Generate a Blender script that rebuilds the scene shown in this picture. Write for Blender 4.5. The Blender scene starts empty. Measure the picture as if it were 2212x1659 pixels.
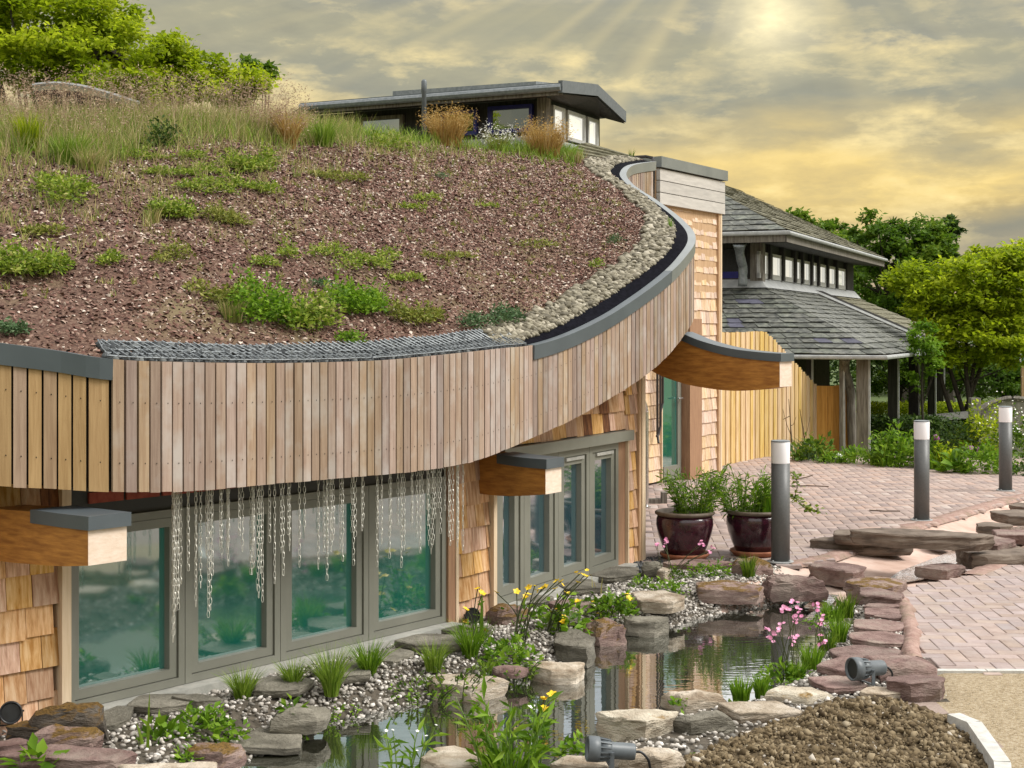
import bpy, math, random
import numpy as np
from mathutils import Vector, noise

rng = np.random.default_rng(7); random.seed(7)
SC = bpy.context.scene
COL = SC.collection

# ------------------------------------------------------------------ camera, sky, sun, exposure
F, HC, HY, CX = 3200.0, 1.9, 714.0, 1106.0      # focal length in photo units, eye height, horizon row, centre column
cam_d = bpy.data.cameras.new('camera'); cam = bpy.data.objects.new('camera', cam_d); COL.objects.link(cam)
cam.location = (0, 0, HC); cam.rotation_euler = (math.radians(90), 0, 0)
cam_d.sensor_width = 36; cam_d.lens = 36 * F / 2212.0
cam_d.shift_y = -115.5 / 2212.0
cam_d.clip_start = 0.1; cam_d.clip_end = 2000
SC.camera = cam

SUN_EL, SUN_AZ = math.radians(48), math.radians(98)   # azimuth clockwise from +Y
sun_d = bpy.data.lights.new('sun', 'SUN'); sun = bpy.data.objects.new('sun', sun_d); COL.objects.link(sun)
sun_d.energy = 2.5; sun_d.angle = math.radians(24); sun_d.color = (1.0, 0.965, 0.91)
_sd = Vector((math.sin(SUN_AZ) * math.cos(SUN_EL), math.cos(SUN_AZ) * math.cos(SUN_EL), math.sin(SUN_EL)))
sun.rotation_euler = _sd.to_track_quat('Z', 'Y').to_euler()

world = bpy.data.worlds.new('World'); SC.world = world; world.use_nodes = True
wt = world.node_tree; wt.nodes.clear()
def wn(t, **k):
    n = wt.nodes.new(t)
    for a, b in k.items(): setattr(n, a, b)
    return n
def wl(a, b): wt.links.new(a, b)
def wmath(op, a, b=None, c=None, clamp=False):
    n = wn('ShaderNodeMath', operation=op); n.use_clamp = clamp
    for i, v in enumerate((a, b, c)):
        if v is None: continue
        if isinstance(v, (int, float)): n.inputs[i].default_value = v
        else: wl(v, n.inputs[i])
    return n.outputs[0]
def wmix(f, a, b, blend='MIX'):
    n = wn('ShaderNodeMix', data_type='RGBA', blend_type=blend)
    for s, v in ((n.inputs[0], f), (n.inputs[6], a), (n.inputs[7], b)):
        if isinstance(v, (int, float)): s.default_value = v
        elif isinstance(v, tuple): s.default_value = v + (1,)
        else: wl(v, s)
    return n.outputs[2]
def wramp(v, stops):
    n = wn('ShaderNodeMapRange', clamp=True) if False else wn('ShaderNodeValToRGB')
    r = n.color_ramp
    while len(r.elements) < len(stops): r.elements.new(0.5)
    for e, (p, c) in zip(r.elements, stops):
        e.position = p; e.color = (c if isinstance(c, tuple) else (c, c, c)) + (1,)
    wl(v, n.inputs[0]); return n.outputs[0]
tc = wn('ShaderNodeTexCoord'); sep = wn('ShaderNodeSeparateXYZ'); wl(tc.outputs['Generated'], sep.inputs[0])
zz = wmath('MAXIMUM', sep.outputs[2], 0.0)
den = wmath('ADD', zz, 0.10)
cmb = wn('ShaderNodeCombineXYZ')
wl(wmath('DIVIDE', sep.outputs[0], den), cmb.inputs[0]); wl(wmath('DIVIDE', sep.outputs[1], den), cmb.inputs[1])
def wnoise(vec, scale, detail, rough, dist=0.0, off=(0, 0, 0), sc=(1, 1, 1)):
    m = wn('ShaderNodeMapping'); m.inputs['Location'].default_value = off; m.inputs['Scale'].default_value = sc
    wl(vec, m.inputs[0])
    n = wn('ShaderNodeTexNoise'); n.inputs['Scale'].default_value = scale; n.inputs['Detail'].default_value = detail
    n.inputs['Roughness'].default_value = rough; n.inputs['Distortion'].default_value = dist
    wl(m.outputs[0], n.inputs['Vector']); return n.outputs[0]
gen = tc.outputs['Generated']
big = wnoise(gen, 3.6, 2, 0.5, 0.0, (3.1, 0.4, 0.2), (1, 1, 2.4))
fine = wnoise(gen, 15.0, 9, 0.6, 0.15, (0.7, 2.2, 0), (1, 1, 3.0))
mid = wnoise(gen, 6.5, 6, 0.55, 0.1, (0, 5.1, 1.3), (1.0, 1.0, 3.4))
vv = wmath('ADD', sep.outputs[2], wmath('ADD', wmath('MULTIPLY', wmath('SUBTRACT', big, 0.5), 0.12), wmath('MULTIPLY', wmath('SUBTRACT', mid, 0.5), 0.10)))
cloud = wramp(wmath('MULTIPLY', vv, 4.0), [(0.00, (0.46, 0.33, 0.19)), (0.13, (0.27, 0.235, 0.165)), (0.25, (0.225, 0.21, 0.155)), (0.36, (0.47, 0.355, 0.15)), (0.45, (0.66, 0.49, 0.18)), (0.54, (0.42, 0.345, 0.18)), (0.64, (0.25, 0.245, 0.185)), (0.76, (0.31, 0.29, 0.195)), (0.88, (0.235, 0.235, 0.20)), (1.0, (0.20, 0.205, 0.19))])
hl = wmath('MULTIPLY', wramp(fine, [(0.48, 0.0), (0.70, 1.0)]), wramp(mid, [(0.42, 0.10), (0.58, 1.0)]))
cloud = wmix(wmath('MULTIPLY', hl, 0.75), cloud, (0.86, 0.68, 0.31))
cloud = wmix(wmath('MULTIPLY', wmath('MULTIPLY', wramp(fine, [(0.34, 1.0), (0.50, 0.0)]), wramp(mid, [(0.40, 0.2), (0.56, 1.0)])), 0.32), cloud, (0.16, 0.16, 0.135))
# soft shafts of light that fan out from the break in the cloud (azimuth of the break ~ 8.6 deg, 12 deg up)
dx = wmath('SUBTRACT', wmath('DIVIDE', sep.outputs[0], wmath('MAXIMUM', sep.outputs[1], 0.05)), 0.175)
dz = wmath('SUBTRACT', 0.30, sep.outputs[2])
ang = wmath('DIVIDE', dx, wmath('MAXIMUM', dz, 0.02))
acmb = wn('ShaderNodeCombineXYZ'); wl(ang, acmb.inputs[0])
ray = wnoise(acmb.outputs[0], 3.4, 1.5, 0.4)
near = wmath('MULTIPLY', wmath('SUBTRACT', 1.0, wmath('MULTIPLY', wmath('ABSOLUTE', wmath('ADD', dx, 0.10)), 2.9), clamp=True), wmath('MULTIPLY', wmath('GREATER_THAN', sep.outputs[1], 0.0), 1.0))
rayv = wmath('MULTIPLY', wmath('MULTIPLY', wmath('SUBTRACT', ray, 0.47), 3.2), near, clamp=True)
cloud = wmix(wmath('MULTIPLY', rayv, 0.46, clamp=True), cloud, (0.66, 0.54, 0.27))
dist = wmath('SQRT', wmath('ADD', wmath('POWER', dx, 2.0), wmath('POWER', wmath('SUBTRACT', sep.outputs[2], 0.205), 2.0)))
glow = wmath('POWER', wmath('SUBTRACT', 1.0, wmath('MULTIPLY', dist, 17.0), clamp=True), 2.0)
cloud = wmix(wmath('MULTIPLY', glow, wmath('MULTIPLY', fine, 1.3), clamp=True), cloud, (1.3, 1.1, 0.62))
# overcast brightening towards the zenith, cloud deck greyer-white overhead
up = wmath('POWER', zz, 0.8)
white = wmix(wramp(fine, [(0.35, 0.0), (0.65, 1.0)]), (0.78, 0.775, 0.76), (1.08, 1.06, 1.02))
cl2 = wmix(wramp(zz, [(0.2185, 0.0), (0.229, 1.0)]), cloud, white)
sky = wn('ShaderNodeTexSky', sky_type='NISHITA'); sky.sun_disc = False
sky.sun_elevation = SUN_EL; sky.sun_rotation = SUN_AZ
sbg = wn('ShaderNodeBackground'); sbg.inputs[1].default_value = 0.05; wl(sky.outputs[0], sbg.inputs[0])
cbg = wn('ShaderNodeBackground'); cbg.inputs[1].default_value = 1.0; wl(cl2, cbg.inputs[0])
msh = wn('ShaderNodeMixShader'); msh.inputs[0].default_value = 0.93
wl(sbg.outputs[0], msh.inputs[1]); wl(cbg.outputs[0], msh.inputs[2])
wo = wn('ShaderNodeOutputWorld'); wl(msh.outputs[0], wo.inputs[0])

vs = SC.view_settings
vs.view_transform = 'Standard'; vs.look = 'None'; vs.exposure = 0.62; vs.gamma = 1.0; vs.use_curve_mapping = False

# ------------------------------------------------------------------ helpers
def P(x, y, Y): return np.array([(x - CX) / F * Y, Y, HC - (y - HY) / F * Y])
def G(x, y, z=0.0): return P(x, y, (HC - z) * F / (y - HY))
def g2(x, y, z=0.0): return G(x, y, z)[:2]
def px(V):
    V = np.atleast_2d(V); return np.stack([CX + F * V[:, 0] / V[:, 1], HY + F * (HC - V[:, 2]) / V[:, 1]], 1)
ORG = {}
def tag(o, label=None, cat=None, group=None, kind=None):
    if label: o['label'] = label
    if cat: o['category'] = cat
    if group: o['group'] = group
    if kind: o['kind'] = kind
    return o
def thing(name, loc, label, cat, group=None):
    o = bpy.data.objects.new(name, None); COL.objects.link(o); o.empty_display_size = 0.1
    o.location = tuple(float(c) for c in loc); ORG[o.name] = np.array(loc, float)
    return tag(o, label, cat, group)
def make_mesh(name, V, Fc, mat=None, smooth=False, rnd=None):
    me = bpy.data.meshes.new(name)
    if isinstance(Fc, np.ndarray):
        V = np.asarray(V, np.float32); nf, k = Fc.shape
        me.vertices.add(len(V)); me.vertices.foreach_set('co', V.ravel())
        me.loops.add(nf * k); me.loops.foreach_set('vertex_index', Fc.astype(np.int32).ravel())
        me.polygons.add(nf); me.polygons.foreach_set('loop_start', np.arange(0, nf * k, k, dtype=np.int32))
        me.update(calc_edges=True)
    else:
        me.from_pydata([tuple(map(float, v)) for v in V], [], [tuple(int(i) for i in f) for f in Fc]); me.update()
    if smooth:
        me.polygons.foreach_set('use_smooth', np.ones(len(me.polygons), bool))
    if rnd is not None:
        a = me.attributes.new('rnd', 'FLOAT', 'FACE'); a.data.foreach_set('value', np.asarray(rnd, np.float32))
    if mat is not None: me.materials.append(mat)
    return me
def mk(name, V, Fc, mat, parent=None, smooth=False, rnd=None, loc=None):
    V = np.asarray(V, float)
    if loc is not None: V = V - np.asarray(loc, float)
    me = make_mesh(name, V, Fc, mat, smooth, rnd)
    o = bpy.data.objects.new(name, me); COL.objects.link(o)
    L = np.zeros(3) if loc is None else np.array(loc, float)
    ORG[o.name] = L
    if parent is not None:
        o.parent = parent; o.location = tuple(L - ORG[parent.name])
    else: o.location = tuple(L)
    return o
class MB:
    def __init__(s): s.V = []; s.F = []; s.n = 0
    def add(s, V, Fc):
        s.V.extend([tuple(map(float, v)) for v in V]); s.F.extend([tuple(int(i) + s.n for i in f) for f in Fc]); s.n = len(s.V); return s
    def hexa(s, bot, top):          # two rings of equal length
        n = len(bot); f = [tuple(range(n - 1, -1, -1)), tuple(range(n, 2 * n))] + [(i, (i + 1) % n, n + (i + 1) % n, n + i) for i in range(n)]
        return s.add(list(bot) + list(top), f)
    def box(s, a, b):
        x0, y0, z0 = a; x1, y1, z1 = b
        return s.hexa([(x0, y0, z0), (x1, y0, z0), (x1, y1, z0), (x0, y1, z0)], [(x0, y0, z1), (x1, y0, z1), (x1, y1, z1), (x0, y1, z1)])
    def wbox(s, O, t, n, a0, a1, d0, d1, z0, z1):   # box in a wall frame: along t, outward n
        O = np.array([O[0], O[1], 0.0]); t = np.array([t[0], t[1], 0.0]); n = np.array([n[0], n[1], 0.0])
        c = [O + t * a + n * d for a, d in ((a0, d1), (a1, d1), (a1, d0), (a0, d0))]
        return s.hexa([p + [0, 0, z0] for p in c], [p + [0, 0, z1] for p in c])
    def tube(s, pts, r, k=6, cap=True):
        pts = [np.array(p, float) for p in pts]; n = len(pts)
        rr = r if hasattr(r, '__len__') else [r] * n
        ref = None; V = []
        for i, p in enumerate(pts):
            d = pts[min(i + 1, n - 1)] - pts[max(i - 1, 0)]; d = d / (np.linalg.norm(d) + 1e-9)
            if ref is None: ref = np.array([0, 0, 1.0]) if abs(d[2]) < .9 else np.array([1.0, 0, 0])
            u = np.cross(d, ref); u /= np.linalg.norm(u) + 1e-9; v = np.cross(d, u); ref = -v if False else ref
            for j in range(k):
                a = 2 * math.pi * j / k; V.append(p + rr[i] * (u * math.cos(a) + v * math.sin(a)))
        f = []
        for i in range(n - 1):
            for j in range(k):
                f.append((i * k + j, i * k + (j + 1) % k, (i + 1) * k + (j + 1) % k, (i + 1) * k + j))
        if cap: f += [tuple(range(k - 1, -1, -1)), tuple((n - 1) * k + j for j in range(k))]
        return s.add(V, f)
    def lathe(s, c, prof, k=24):      # prof list of (r, z)
        c = np.array(c, float); V = []; m = len(prof)
        for r, z in prof:
            for j in range(k):
                a = 2 * math.pi * j / k; V.append(c + [r * math.cos(a), r * math.sin(a), z])
        f = [(i * k + j, i * k + (j + 1) % k, (i + 1) * k + (j + 1) % k, (i + 1) * k + j) for i in range(m - 1) for j in range(k)]
        f += [tuple(range(k - 1, -1, -1)), tuple((m - 1) * k + j for j in range(k))]
        return s.add(V, f)
    def build(s, name, mat, parent=None, smooth=False, loc=None):
        return mk(name, s.V, s.F, mat, parent, smooth, None, loc)

# ------------------------------------------------------------------ materials
def mat(name, c1, c2=None, c3=None, rough=.75, scale=8, stretch=(1, 1, 1), rand=0.0, huer=0.0, bump=0.0, bscale=None, metal=0.0, spec=.4,
        detail=5, lo=.35, hi=.65, coord='Object', coat=0.0, moss=None, mossamt=.5, speck=None, speckscale=120, streak=None):
    m = bpy.data.materials.new(name); m.use_nodes = True; t = m.node_tree; N = t.nodes; L = t.links
    b = N['Principled BSDF']; b.inputs['Roughness'].default_value = rough; b.inputs['Metallic'].default_value = metal
    b.inputs['Specular IOR Level'].default_value = spec
    if coat: b.inputs['Coat Weight'].default_value = coat
    tcn = N.new('ShaderNodeTexCoord'); oi = N.new('ShaderNodeObjectInfo')
    off = N.new('ShaderNodeVectorMath'); off.operation = 'MULTIPLY_ADD'
    cx = N.new('ShaderNodeCombineXYZ')
    for i in range(3): L.new(oi.outputs['Random'], cx.inputs[i])
    L.new(cx.outputs[0], off.inputs[0]); off.inputs[1].default_value = (37, 53, 71)
    L.new(tcn.outputs[coord], off.inputs[2])
    mp = N.new('ShaderNodeMapping'); mp.inputs['Scale'].default_value = stretch; L.new(off.outputs[0], mp.inputs[0])
    def nz(sc, det=detail, vec=None, r=.6):
        n = N.new('ShaderNodeTexNoise'); n.inputs['Scale'].default_value = sc; n.inputs['Detail'].default_value = det; n.inputs['Roughness'].default_value = r
        L.new(vec or mp.outputs[0], n.inputs['Vector']); return n.outputs[0]
    def ramp(v, st):
        r = N.new('ShaderNodeValToRGB'); e = r.color_ramp.elements
        while len(e) < len(st): e.new(.5)
        for q, (p, c) in zip(e, st): q.position = p; q.color = tuple(c) + (1,) if len(c) == 3 else c
        L.new(v, r.inputs[0]); return r.outputs[0]
    def mix(f, a, bb, blend='MIX'):
        n = N.new('ShaderNodeMix'); n.data_type = 'RGBA'; n.blend_type = blend
        for s_, v in ((n.inputs[0], f), (n.inputs[6], a), (n.inputs[7], bb)):
            if isinstance(v, (int, float)): s_.default_value = v
            elif isinstance(v, tuple): s_.default_value = v + (1,)
            else: L.new(v, s_)
        return n.outputs[2]
    c2 = c2 or tuple(min(1, v * 1.25) for v in c1)
    st = [(lo, c1), (hi, c2)] if c3 is None else [(lo, c1), ((lo + hi) / 2, c2), (hi, c3)]
    v = nz(scale); col = ramp(v, st)
    if speck:
        s2 = ramp(nz(speckscale, 2), [(.56, (0, 0, 0)), (.66, (1, 1, 1))]); col = mix(s2, col, speck)
    if streak:
        s3 = ramp(nz(streak[1], 4, off.outputs[0]), [(.48, (0, 0, 0)), (.7, (1, 1, 1))]); col = mix(s3, col, streak[0])
    if rand or huer:
        h = N.new('ShaderNodeHueSaturation')
        mr = N.new('ShaderNodeMapRange'); L.new(oi.outputs['Random'], mr.inputs[0]); mr.inputs[3].default_value = 1 - rand; mr.inputs[4].default_value = 1 + rand
        L.new(mr.outputs[0], h.inputs['Value'])
        if huer:
            q = N.new('ShaderNodeMath'); q.operation = 'FRACT'; q2 = N.new('ShaderNodeMath'); q2.operation = 'MULTIPLY'; L.new(oi.outputs['Random'], q2.inputs[0]); q2.inputs[1].default_value = 7.31
            L.new(q2.outputs[0], q.inputs[0])
            mr2 = N.new('ShaderNodeMapRange'); L.new(q.outputs[0], mr2.inputs[0]); mr2.inputs[3].default_value = .5 - huer; mr2.inputs[4].default_value = .5 + huer
            L.new(mr2.outputs[0], h.inputs['Hue'])
            mr3 = N.new('ShaderNodeMapRange'); L.new(q.outputs[0], mr3.inputs[0]); mr3.inputs[3].default_value = .75; mr3.inputs[4].default_value = 1.15
            L.new(mr3.outputs[0], h.inputs['Saturation'])
        L.new(col, h.inputs['Color']); col = h.outputs[0]
    if moss:
        ge = N.new('ShaderNodeNewGeometry'); sp = N.new('ShaderNodeSeparateXYZ'); L.new(ge.outputs['Normal'], sp.inputs[0])
        mm = N.new('ShaderNodeMath'); mm.operation = 'MULTIPLY'
        L.new(ramp(sp.outputs[2], [(.2, (0, 0, 0)), (.7, (1, 1, 1))]), mm.inputs[0])
        L.new(ramp(nz(7, 6), [(.62 - mossamt * .3, (0, 0, 0)), (.70 - mossamt * .3, (1, 1, 1))]), mm.inputs[1])
        mc = ramp(nz(60, 3), [(.35, tuple(x * .45 for x in moss)), (.65, moss)])
        col = mix(mm.outputs[0], col, mc)
    L.new(col, b.inputs['Base Color'])
    if bump:
        bp = N.new('ShaderNodeBump'); bp.inputs['Strength'].default_value = bump; bp.inputs['Distance'].default_value = .02
        L.new(nz(bscale or scale * 4, 6), bp.inputs['Height']); L.new(bp.outputs[0], b.inputs['Normal'])
    return m
def rmat(name, stops, rough=.6, trans=0.0, spec=.3, noisev=0.0):      # colour picked per face by the 'rnd' attribute
    m = bpy.data.materials.new(name); m.use_nodes = True; t = m.node_tree; N = t.nodes; L = t.links
    b = N['Principled BSDF']; b.inputs['Roughness'].default_value = rough; b.inputs['Specular IOR Level'].default_value = spec
    at = N.new('ShaderNodeAttribute'); at.attribute_name = 'rnd'
    r = N.new('ShaderNodeValToRGB'); e = r.color_ramp.elements
    while len(e) < len(stops): e.new(.5)
    for q, (p, c) in zip(e, stops): q.position = p; q.color = tuple(c) + (1,)
    L.new(at.outputs['Fac'], r.inputs[0]); L.new(r.outputs[0], b.inputs['Base Color'])
    if trans:
        tr = N.new('ShaderNodeBsdfTranslucent'); L.new(r.outputs[0], tr.inputs[0])
        mx = N.new('ShaderNodeMixShader'); mx.inputs[0].default_value = trans
        L.new(b.outputs[0], mx.inputs[1]); L.new(tr.outputs[0], mx.inputs[2]); L.new(mx.outputs[0], N['Material Output'].inputs[0])
    return m
M = {}
M['slat'] = mat('weathered_cedar_slat', (.25, .165, .112), (.34, .245, .175), rough=.8, scale=9, stretch=(6, 6, .35), rand=.22, huer=.012, bump=.15, streak=((.37, .32, .275), 3.0))
M['slat_new'] = mat('warm_cedar_slat', (.31, .195, .105), (.42, .28, .16), rough=.75, scale=9, stretch=(6, 6, .35), rand=.13, huer=.008, bump=.12)
M['shingle'] = mat('cedar_shingle', (.40, .19, .07), (.56, .32, .155), (.66, .44, .26), rough=.8, scale=10, stretch=(5, 5, .5), rand=.26, huer=.012, bump=.25)
M['shingle_dark'] = mat('dark_stained_shingle', (.07, .025, .01), (.16, .06, .02), (.26, .11, .04), rough=.8, scale=10, stretch=(5, 5, .5), bump=.25)
M['shingle_pale'] = mat('pale_cedar_shingle', (.52, .34, .20), (.64, .45, .30), (.72, .55, .41), rough=.8, scale=10, stretch=(5, 5, .5), rand=.14, huer=.012, bump=.25)
M['timber'] = mat('timber_trim', (.42, .26, .14), (.55, .37, .22), rough=.75, scale=8, stretch=(6, 6, .5), bump=.1)
M['timber_pale'] = mat('pale_timber_trim', (.58, .44, .29), (.68, .54, .38), rough=.75, scale=8, stretch=(6, 6, .5), bump=.1)
M['timber_brown'] = mat('brown_jamb_timber', (.27, .15, .085), (.36, .21, .12), rough=.75, scale=8, stretch=(6, 6, .5), bump=.1)
M['beam'] = mat('laminated_beam', (.27, .10, .018), (.48, .21, .04), rough=.5, scale=6, stretch=(1.2, 1.2, 9), bump=.06, spec=.5, detail=8)
M['beam_end'] = mat('sawn_end_grain', (.66, .52, .40), (.75, .62, .51), rough=.8, scale=10, stretch=(2, 2, 6), bump=.1)
M['cap'] = mat('grey_metal_capping', (.065, .08, .09), (.08, .098, .108), rough=.42, scale=3, spec=.6, bump=.02)
M['cap_pale_and_sheen'] = mat('pale_and_sky_sheen_capping', (.19, .21, .21), (.24, .26, .255), rough=.34, scale=3, spec=.7, metal=.35)  # pale parapet metal; also carries painted sky sheen on the fascia capping
M['rubber'] = mat('black_roof_membrane', (.004, .004, .006), (.008, .008, .012), rough=.95, scale=30, spec=.04, bump=.1)
M['dark'] = mat('dark_recess', (.012, .011, .010), (.02, .018, .016), rough=.9, spec=.1)
M['soffit'] = mat('timber_soffit', (.13, .07, .035), (.18, .10, .05), rough=.8, stretch=(1, 6, 6))
M['frame'] = mat('grey_green_window_frame', (.175, .175, .145), (.20, .20, .165), rough=.45, scale=3, spec=.5)
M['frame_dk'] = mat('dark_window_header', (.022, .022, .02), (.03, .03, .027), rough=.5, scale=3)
M['sill'] = mat('concrete_sill', (.30, .30, .27), (.40, .39, .35), rough=.85, scale=14, bump=.2)
M['lead'] = mat('lead_flashing', (.30, .31, .31), (.42, .43, .42), rough=.5, scale=9, spec=.5)
M['galv'] = mat('galvanised_steel', (.17, .19, .20), (.26, .28, .29), rough=.45, metal=.4, scale=20)
M['steel'] = mat('stainless_steel', (.55, .54, .52), rough=.25, metal=1.0, scale=4)
M['chain'] = mat('aluminium_chain', (.62, .60, .52), (.75, .73, .66), rough=.35, metal=.55, scale=30)
M['blackpipe'] = mat('black_pipe', (.02, .017, .016), (.035, .03, .028), rough=.5, scale=8)
M['slate'] = mat('roof_slate', (.042, .046, .043), (.085, .09, .077), (.145, .15, .12), rough=.7, scale=7, rand=.28, huer=.02, bump=.3, spec=.4, streak=((.17, .175, .15), 9.0))
M['slate_moss'] = mat('mossy_roof_slate', (.09, .085, .055), (.165, .155, .10), (.23, .215, .15), rough=.85, scale=9, rand=.2, bump=.3)
M['slate_blue'] = mat('purple_slate', (.06, .06, .085), (.10, .10, .135), rough=.65, scale=7, rand=.2, bump=.25)
M['grey_wood'] = mat('weathered_grey_timber', (.10, .085, .07), (.24, .22, .185), rough=.85, scale=8, stretch=(5, 5, .4), bump=.3)
M['black_wood'] = mat('black_stained_timber', (.018, .017, .016), (.05, .046, .04), rough=.8, scale=8, stretch=(5, 5, .4), bump=.3)
M['white_frame'] = mat('grey_painted_frame', (.38, .38, .37), (.46, .46, .44), rough=.5)
M['blue'] = mat('blue_paint', (.012, .012, .13), (.02, .02, .17), rough=.4)
M['fence'] = mat('new_pine_board', (.47, .29, .10), (.60, .41, .185), (.66, .48, .26), rough=.7, scale=7, stretch=(6, 6, .35), rand=.14, huer=.01, bump=.12)
M['fence_or'] = mat('orange_pine_board', (.42, .19, .03), (.55, .28, .06), rough=.7, scale=7, stretch=(6, 6, .35), rand=.1, bump=.12)
M['boll'] = mat('grey_powder_coat', (.085, .088, .088), (.105, .108, .105), rough=.45, scale=60, spec=.45, bump=.05)
M['opal'] = rmat('opal_lamp_glass', [(0, (.88, .88, .90)), (1, (.88, .88, .90))], rough=.3)
M['glaze'] = mat('oxblood_glaze', (.022, .006, .010), (.055, .010, .022), rough=.22, scale=14, spec=.6, coat=.4)
M['terra'] = mat('terracotta', (.28, .10, .05), (.38, .16, .085), rough=.8, scale=14, bump=.1)
M['rim'] = mat('bare_pot_rim', (.10, .075, .055), (.15, .115, .085), rough=.6, scale=20)
M['lampmetal'] = mat('grey_lamp_metal', (.085, .10, .11), (.115, .13, .14), rough=.45, scale=20, spec=.5)
M['lampblack'] = mat('black_lamp_metal', (.012, .013, .015), (.02, .022, .024), rough=.35, scale=20, spec=.5)
M['brick'] = mat('paving_brick', (.30, .225, .20), (.385, .30, .265), rough=.85, scale=9, rand=.11, huer=.016, bump=.25, streak=((.36, .30, .28), 4.0))
M['mortar'] = mat('jointing_sand', (.27, .205, .175), (.35, .275, .235), rough=.95, scale=60, bump=.3)
M['pinkcon'] = mat('pink_concrete', (.46, .31, .245), (.58, .42, .345), rough=.8, scale=5, bump=.15, streak=((.62, .50, .43), 2.0))
M['mortarlip'] = mat('pink_mortar', (.27, .165, .135), (.40, .275, .23), rough=.9, scale=14, bump=.7, bscale=40, detail=8, streak=((.23, .17, .12), 6.0))
M['gravelpath'] = mat('tan_path_gravel', (.20, .145, .075), (.34, .26, .15), (.44, .36, .25), rough=.95, scale=55, bump=.6, speck=(.55, .50, .42), speckscale=170)
M['kerb'] = mat('concrete_edging', (.42, .41, .38), (.56, .55, .51), rough=.85, scale=20, bump=.2)
M['bank'] = mat('damp_bank_soil', (.05, .042, .03), (.12, .10, .075), rough=.95, scale=30, bump=.5)
M['bed'] = mat('pond_bed', (.018, .016, .008), (.035, .03, .016), rough=.9, scale=12)
M['soil'] = mat('dug_soil', (.07, .047, .022), (.13, .095, .05), rough=1, scale=25, bump=.8)
M['lawn'] = mat('distant_lawn', (.05, .075, .02), (.085, .12, .03), rough=1, scale=2, bump=.3)
M['substrate'] = mat('crushed_brick_substrate', (.05, .026, .018), (.11, .06, .042), (.18, .115, .083), rough=1, scale=60, bump=.5, bscale=90, detail=8, streak=((.17, .135, .07), 1.3))
M['st_red'] = mat('mauve_sandstone', (.13, .075, .064), (.21, .135, .118), (.28, .195, .17), rough=.85, scale=6, detail=8, bump=1.0, bscale=38, stretch=(1, 1, 3.2), rand=.15, streak=((.30, .24, .20), 4.0))
M['st_grey'] = mat('grey_sandstone', (.10, .09, .068), (.175, .16, .125), (.245, .225, .18), rough=.85, scale=6, detail=8, bump=1.0, bscale=38, stretch=(1, 1, 3.2), rand=.15)
M['st_pale'] = mat('pale_sandstone', (.25, .19, .13), (.42, .35, .265), (.58, .51, .42), rough=.85, scale=6, detail=8, bump=1.0, bscale=38, stretch=(1, 1, 3.2), rand=.12)
M['st_redm'] = mat('mossy_mauve_sandstone', (.16, .10, .085), (.26, .18, .155), (.33, .25, .21), rough=.9, scale=6, detail=8, bump=1.0, bscale=38, stretch=(1, 1, 3.2), moss=(.20, .115, .025), mossamt=.6)
M['st_palem'] = mat('lichened_pale_sandstone', (.33, .27, .20), (.50, .44, .34), (.60, .55, .45), rough=.9, scale=6, detail=8, bump=1.0, bscale=38, stretch=(1, 1, 3.2), moss=(.34, .20, .05), mossamt=.15)
M['st_dark'] = mat('dark_mossy_stone', (.045, .036, .028), (.09, .075, .06), (.13, .11, .09), rough=.9, scale=6, detail=8, bump=1.0, bscale=38, stretch=(1, 1, 3.2), moss=(.17, .095, .02), mossamt=.8)
M['st_bench'] = mat('brown_slab_stone', (.085, .063, .047), (.15, .115, .088), (.20, .16, .125), rough=.85, scale=5, stretch=(1, 1, 4), bump=.6, bscale=20)
M['bark'] = mat('tree_bark', (.025, .02, .014), (.06, .05, .035), rough=.9, scale=12, stretch=(4, 4, 1), bump=.4)
M['twig'] = mat('dry_twig', (.05, .03, .015), (.10, .06, .03), rough=.9)
M['stem_dk'] = mat('dark_plant_stem', (.03, .035, .012), (.06, .075, .02), rough=.6)
M['stem'] = mat('green_plant_stem', (.10, .17, .03), (.15, .24, .05), rough=.6)
M['yellow'] = mat('yellow_petal', (.80, .52, .01), (.85, .62, .03), rough=.5)
M['orange'] = mat('orange_leaf', (.55, .20, .02), (.65, .30, .04), rough=.6)
M['pink'] = mat('pink_petal', (.72, .22, .42), (.80, .38, .55), rough=.5)
M['white'] = mat('white_petal', (.78, .78, .72), (.85, .85, .8), rough=.6)
M['purple'] = mat('purple_bloom', (.22, .06, .20), (.30, .10, .27), rough=.6)
M['signgreen'] = mat('green_sign_paint', (.01, .13, .06), (.012, .15, .07), rough=.4)
M['signwhite'] = mat('white_sign_paint', (.78, .78, .76), (.82, .82, .8), rough=.4)
M['redbrick'] = mat('red_brick', (.22, .045, .03), (.32, .08, .05), rough=.9, scale=20, rand=.2)
M['darkbrick'] = mat('dark_brick_wall', (.035, .028, .022), (.07, .055, .045), rough=.9, scale=12, bump=.3)
M['haywall'] = mat('old_stone_wall', (.16, .15, .12), (.28, .265, .22), rough=.9, scale=8, bump=.5)
M['leaf_yel'] = rmat('spring_leaves', [(0, (.13, .21, .007)), (.5, (.31, .40, .012)), (1, (.52, .58, .035))], trans=.65)
M['leaf_mid'] = rmat('mid_green_leaves', [(0, (.04, .095, .008)), (.5, (.10, .19, .013)), (1, (.21, .30, .026))], trans=.45)
M['leaf_dark'] = rmat('dark_green_leaves', [(0, (.018, .045, .008)), (.6, (.05, .10, .014)), (1, (.11, .17, .03))], trans=.35)
M['leaf_bright'] = rmat('bright_green_leaves', [(0, (.06, .14, .007)), (.5, (.15, .29, .013)), (1, (.28, .43, .04))], trans=.45)
M['leaf_blue'] = rmat('blue_green_leaves', [(0, (.04, .085, .03)), (.5, (.08, .15, .06)), (1, (.15, .22, .10))], trans=.25)
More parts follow.
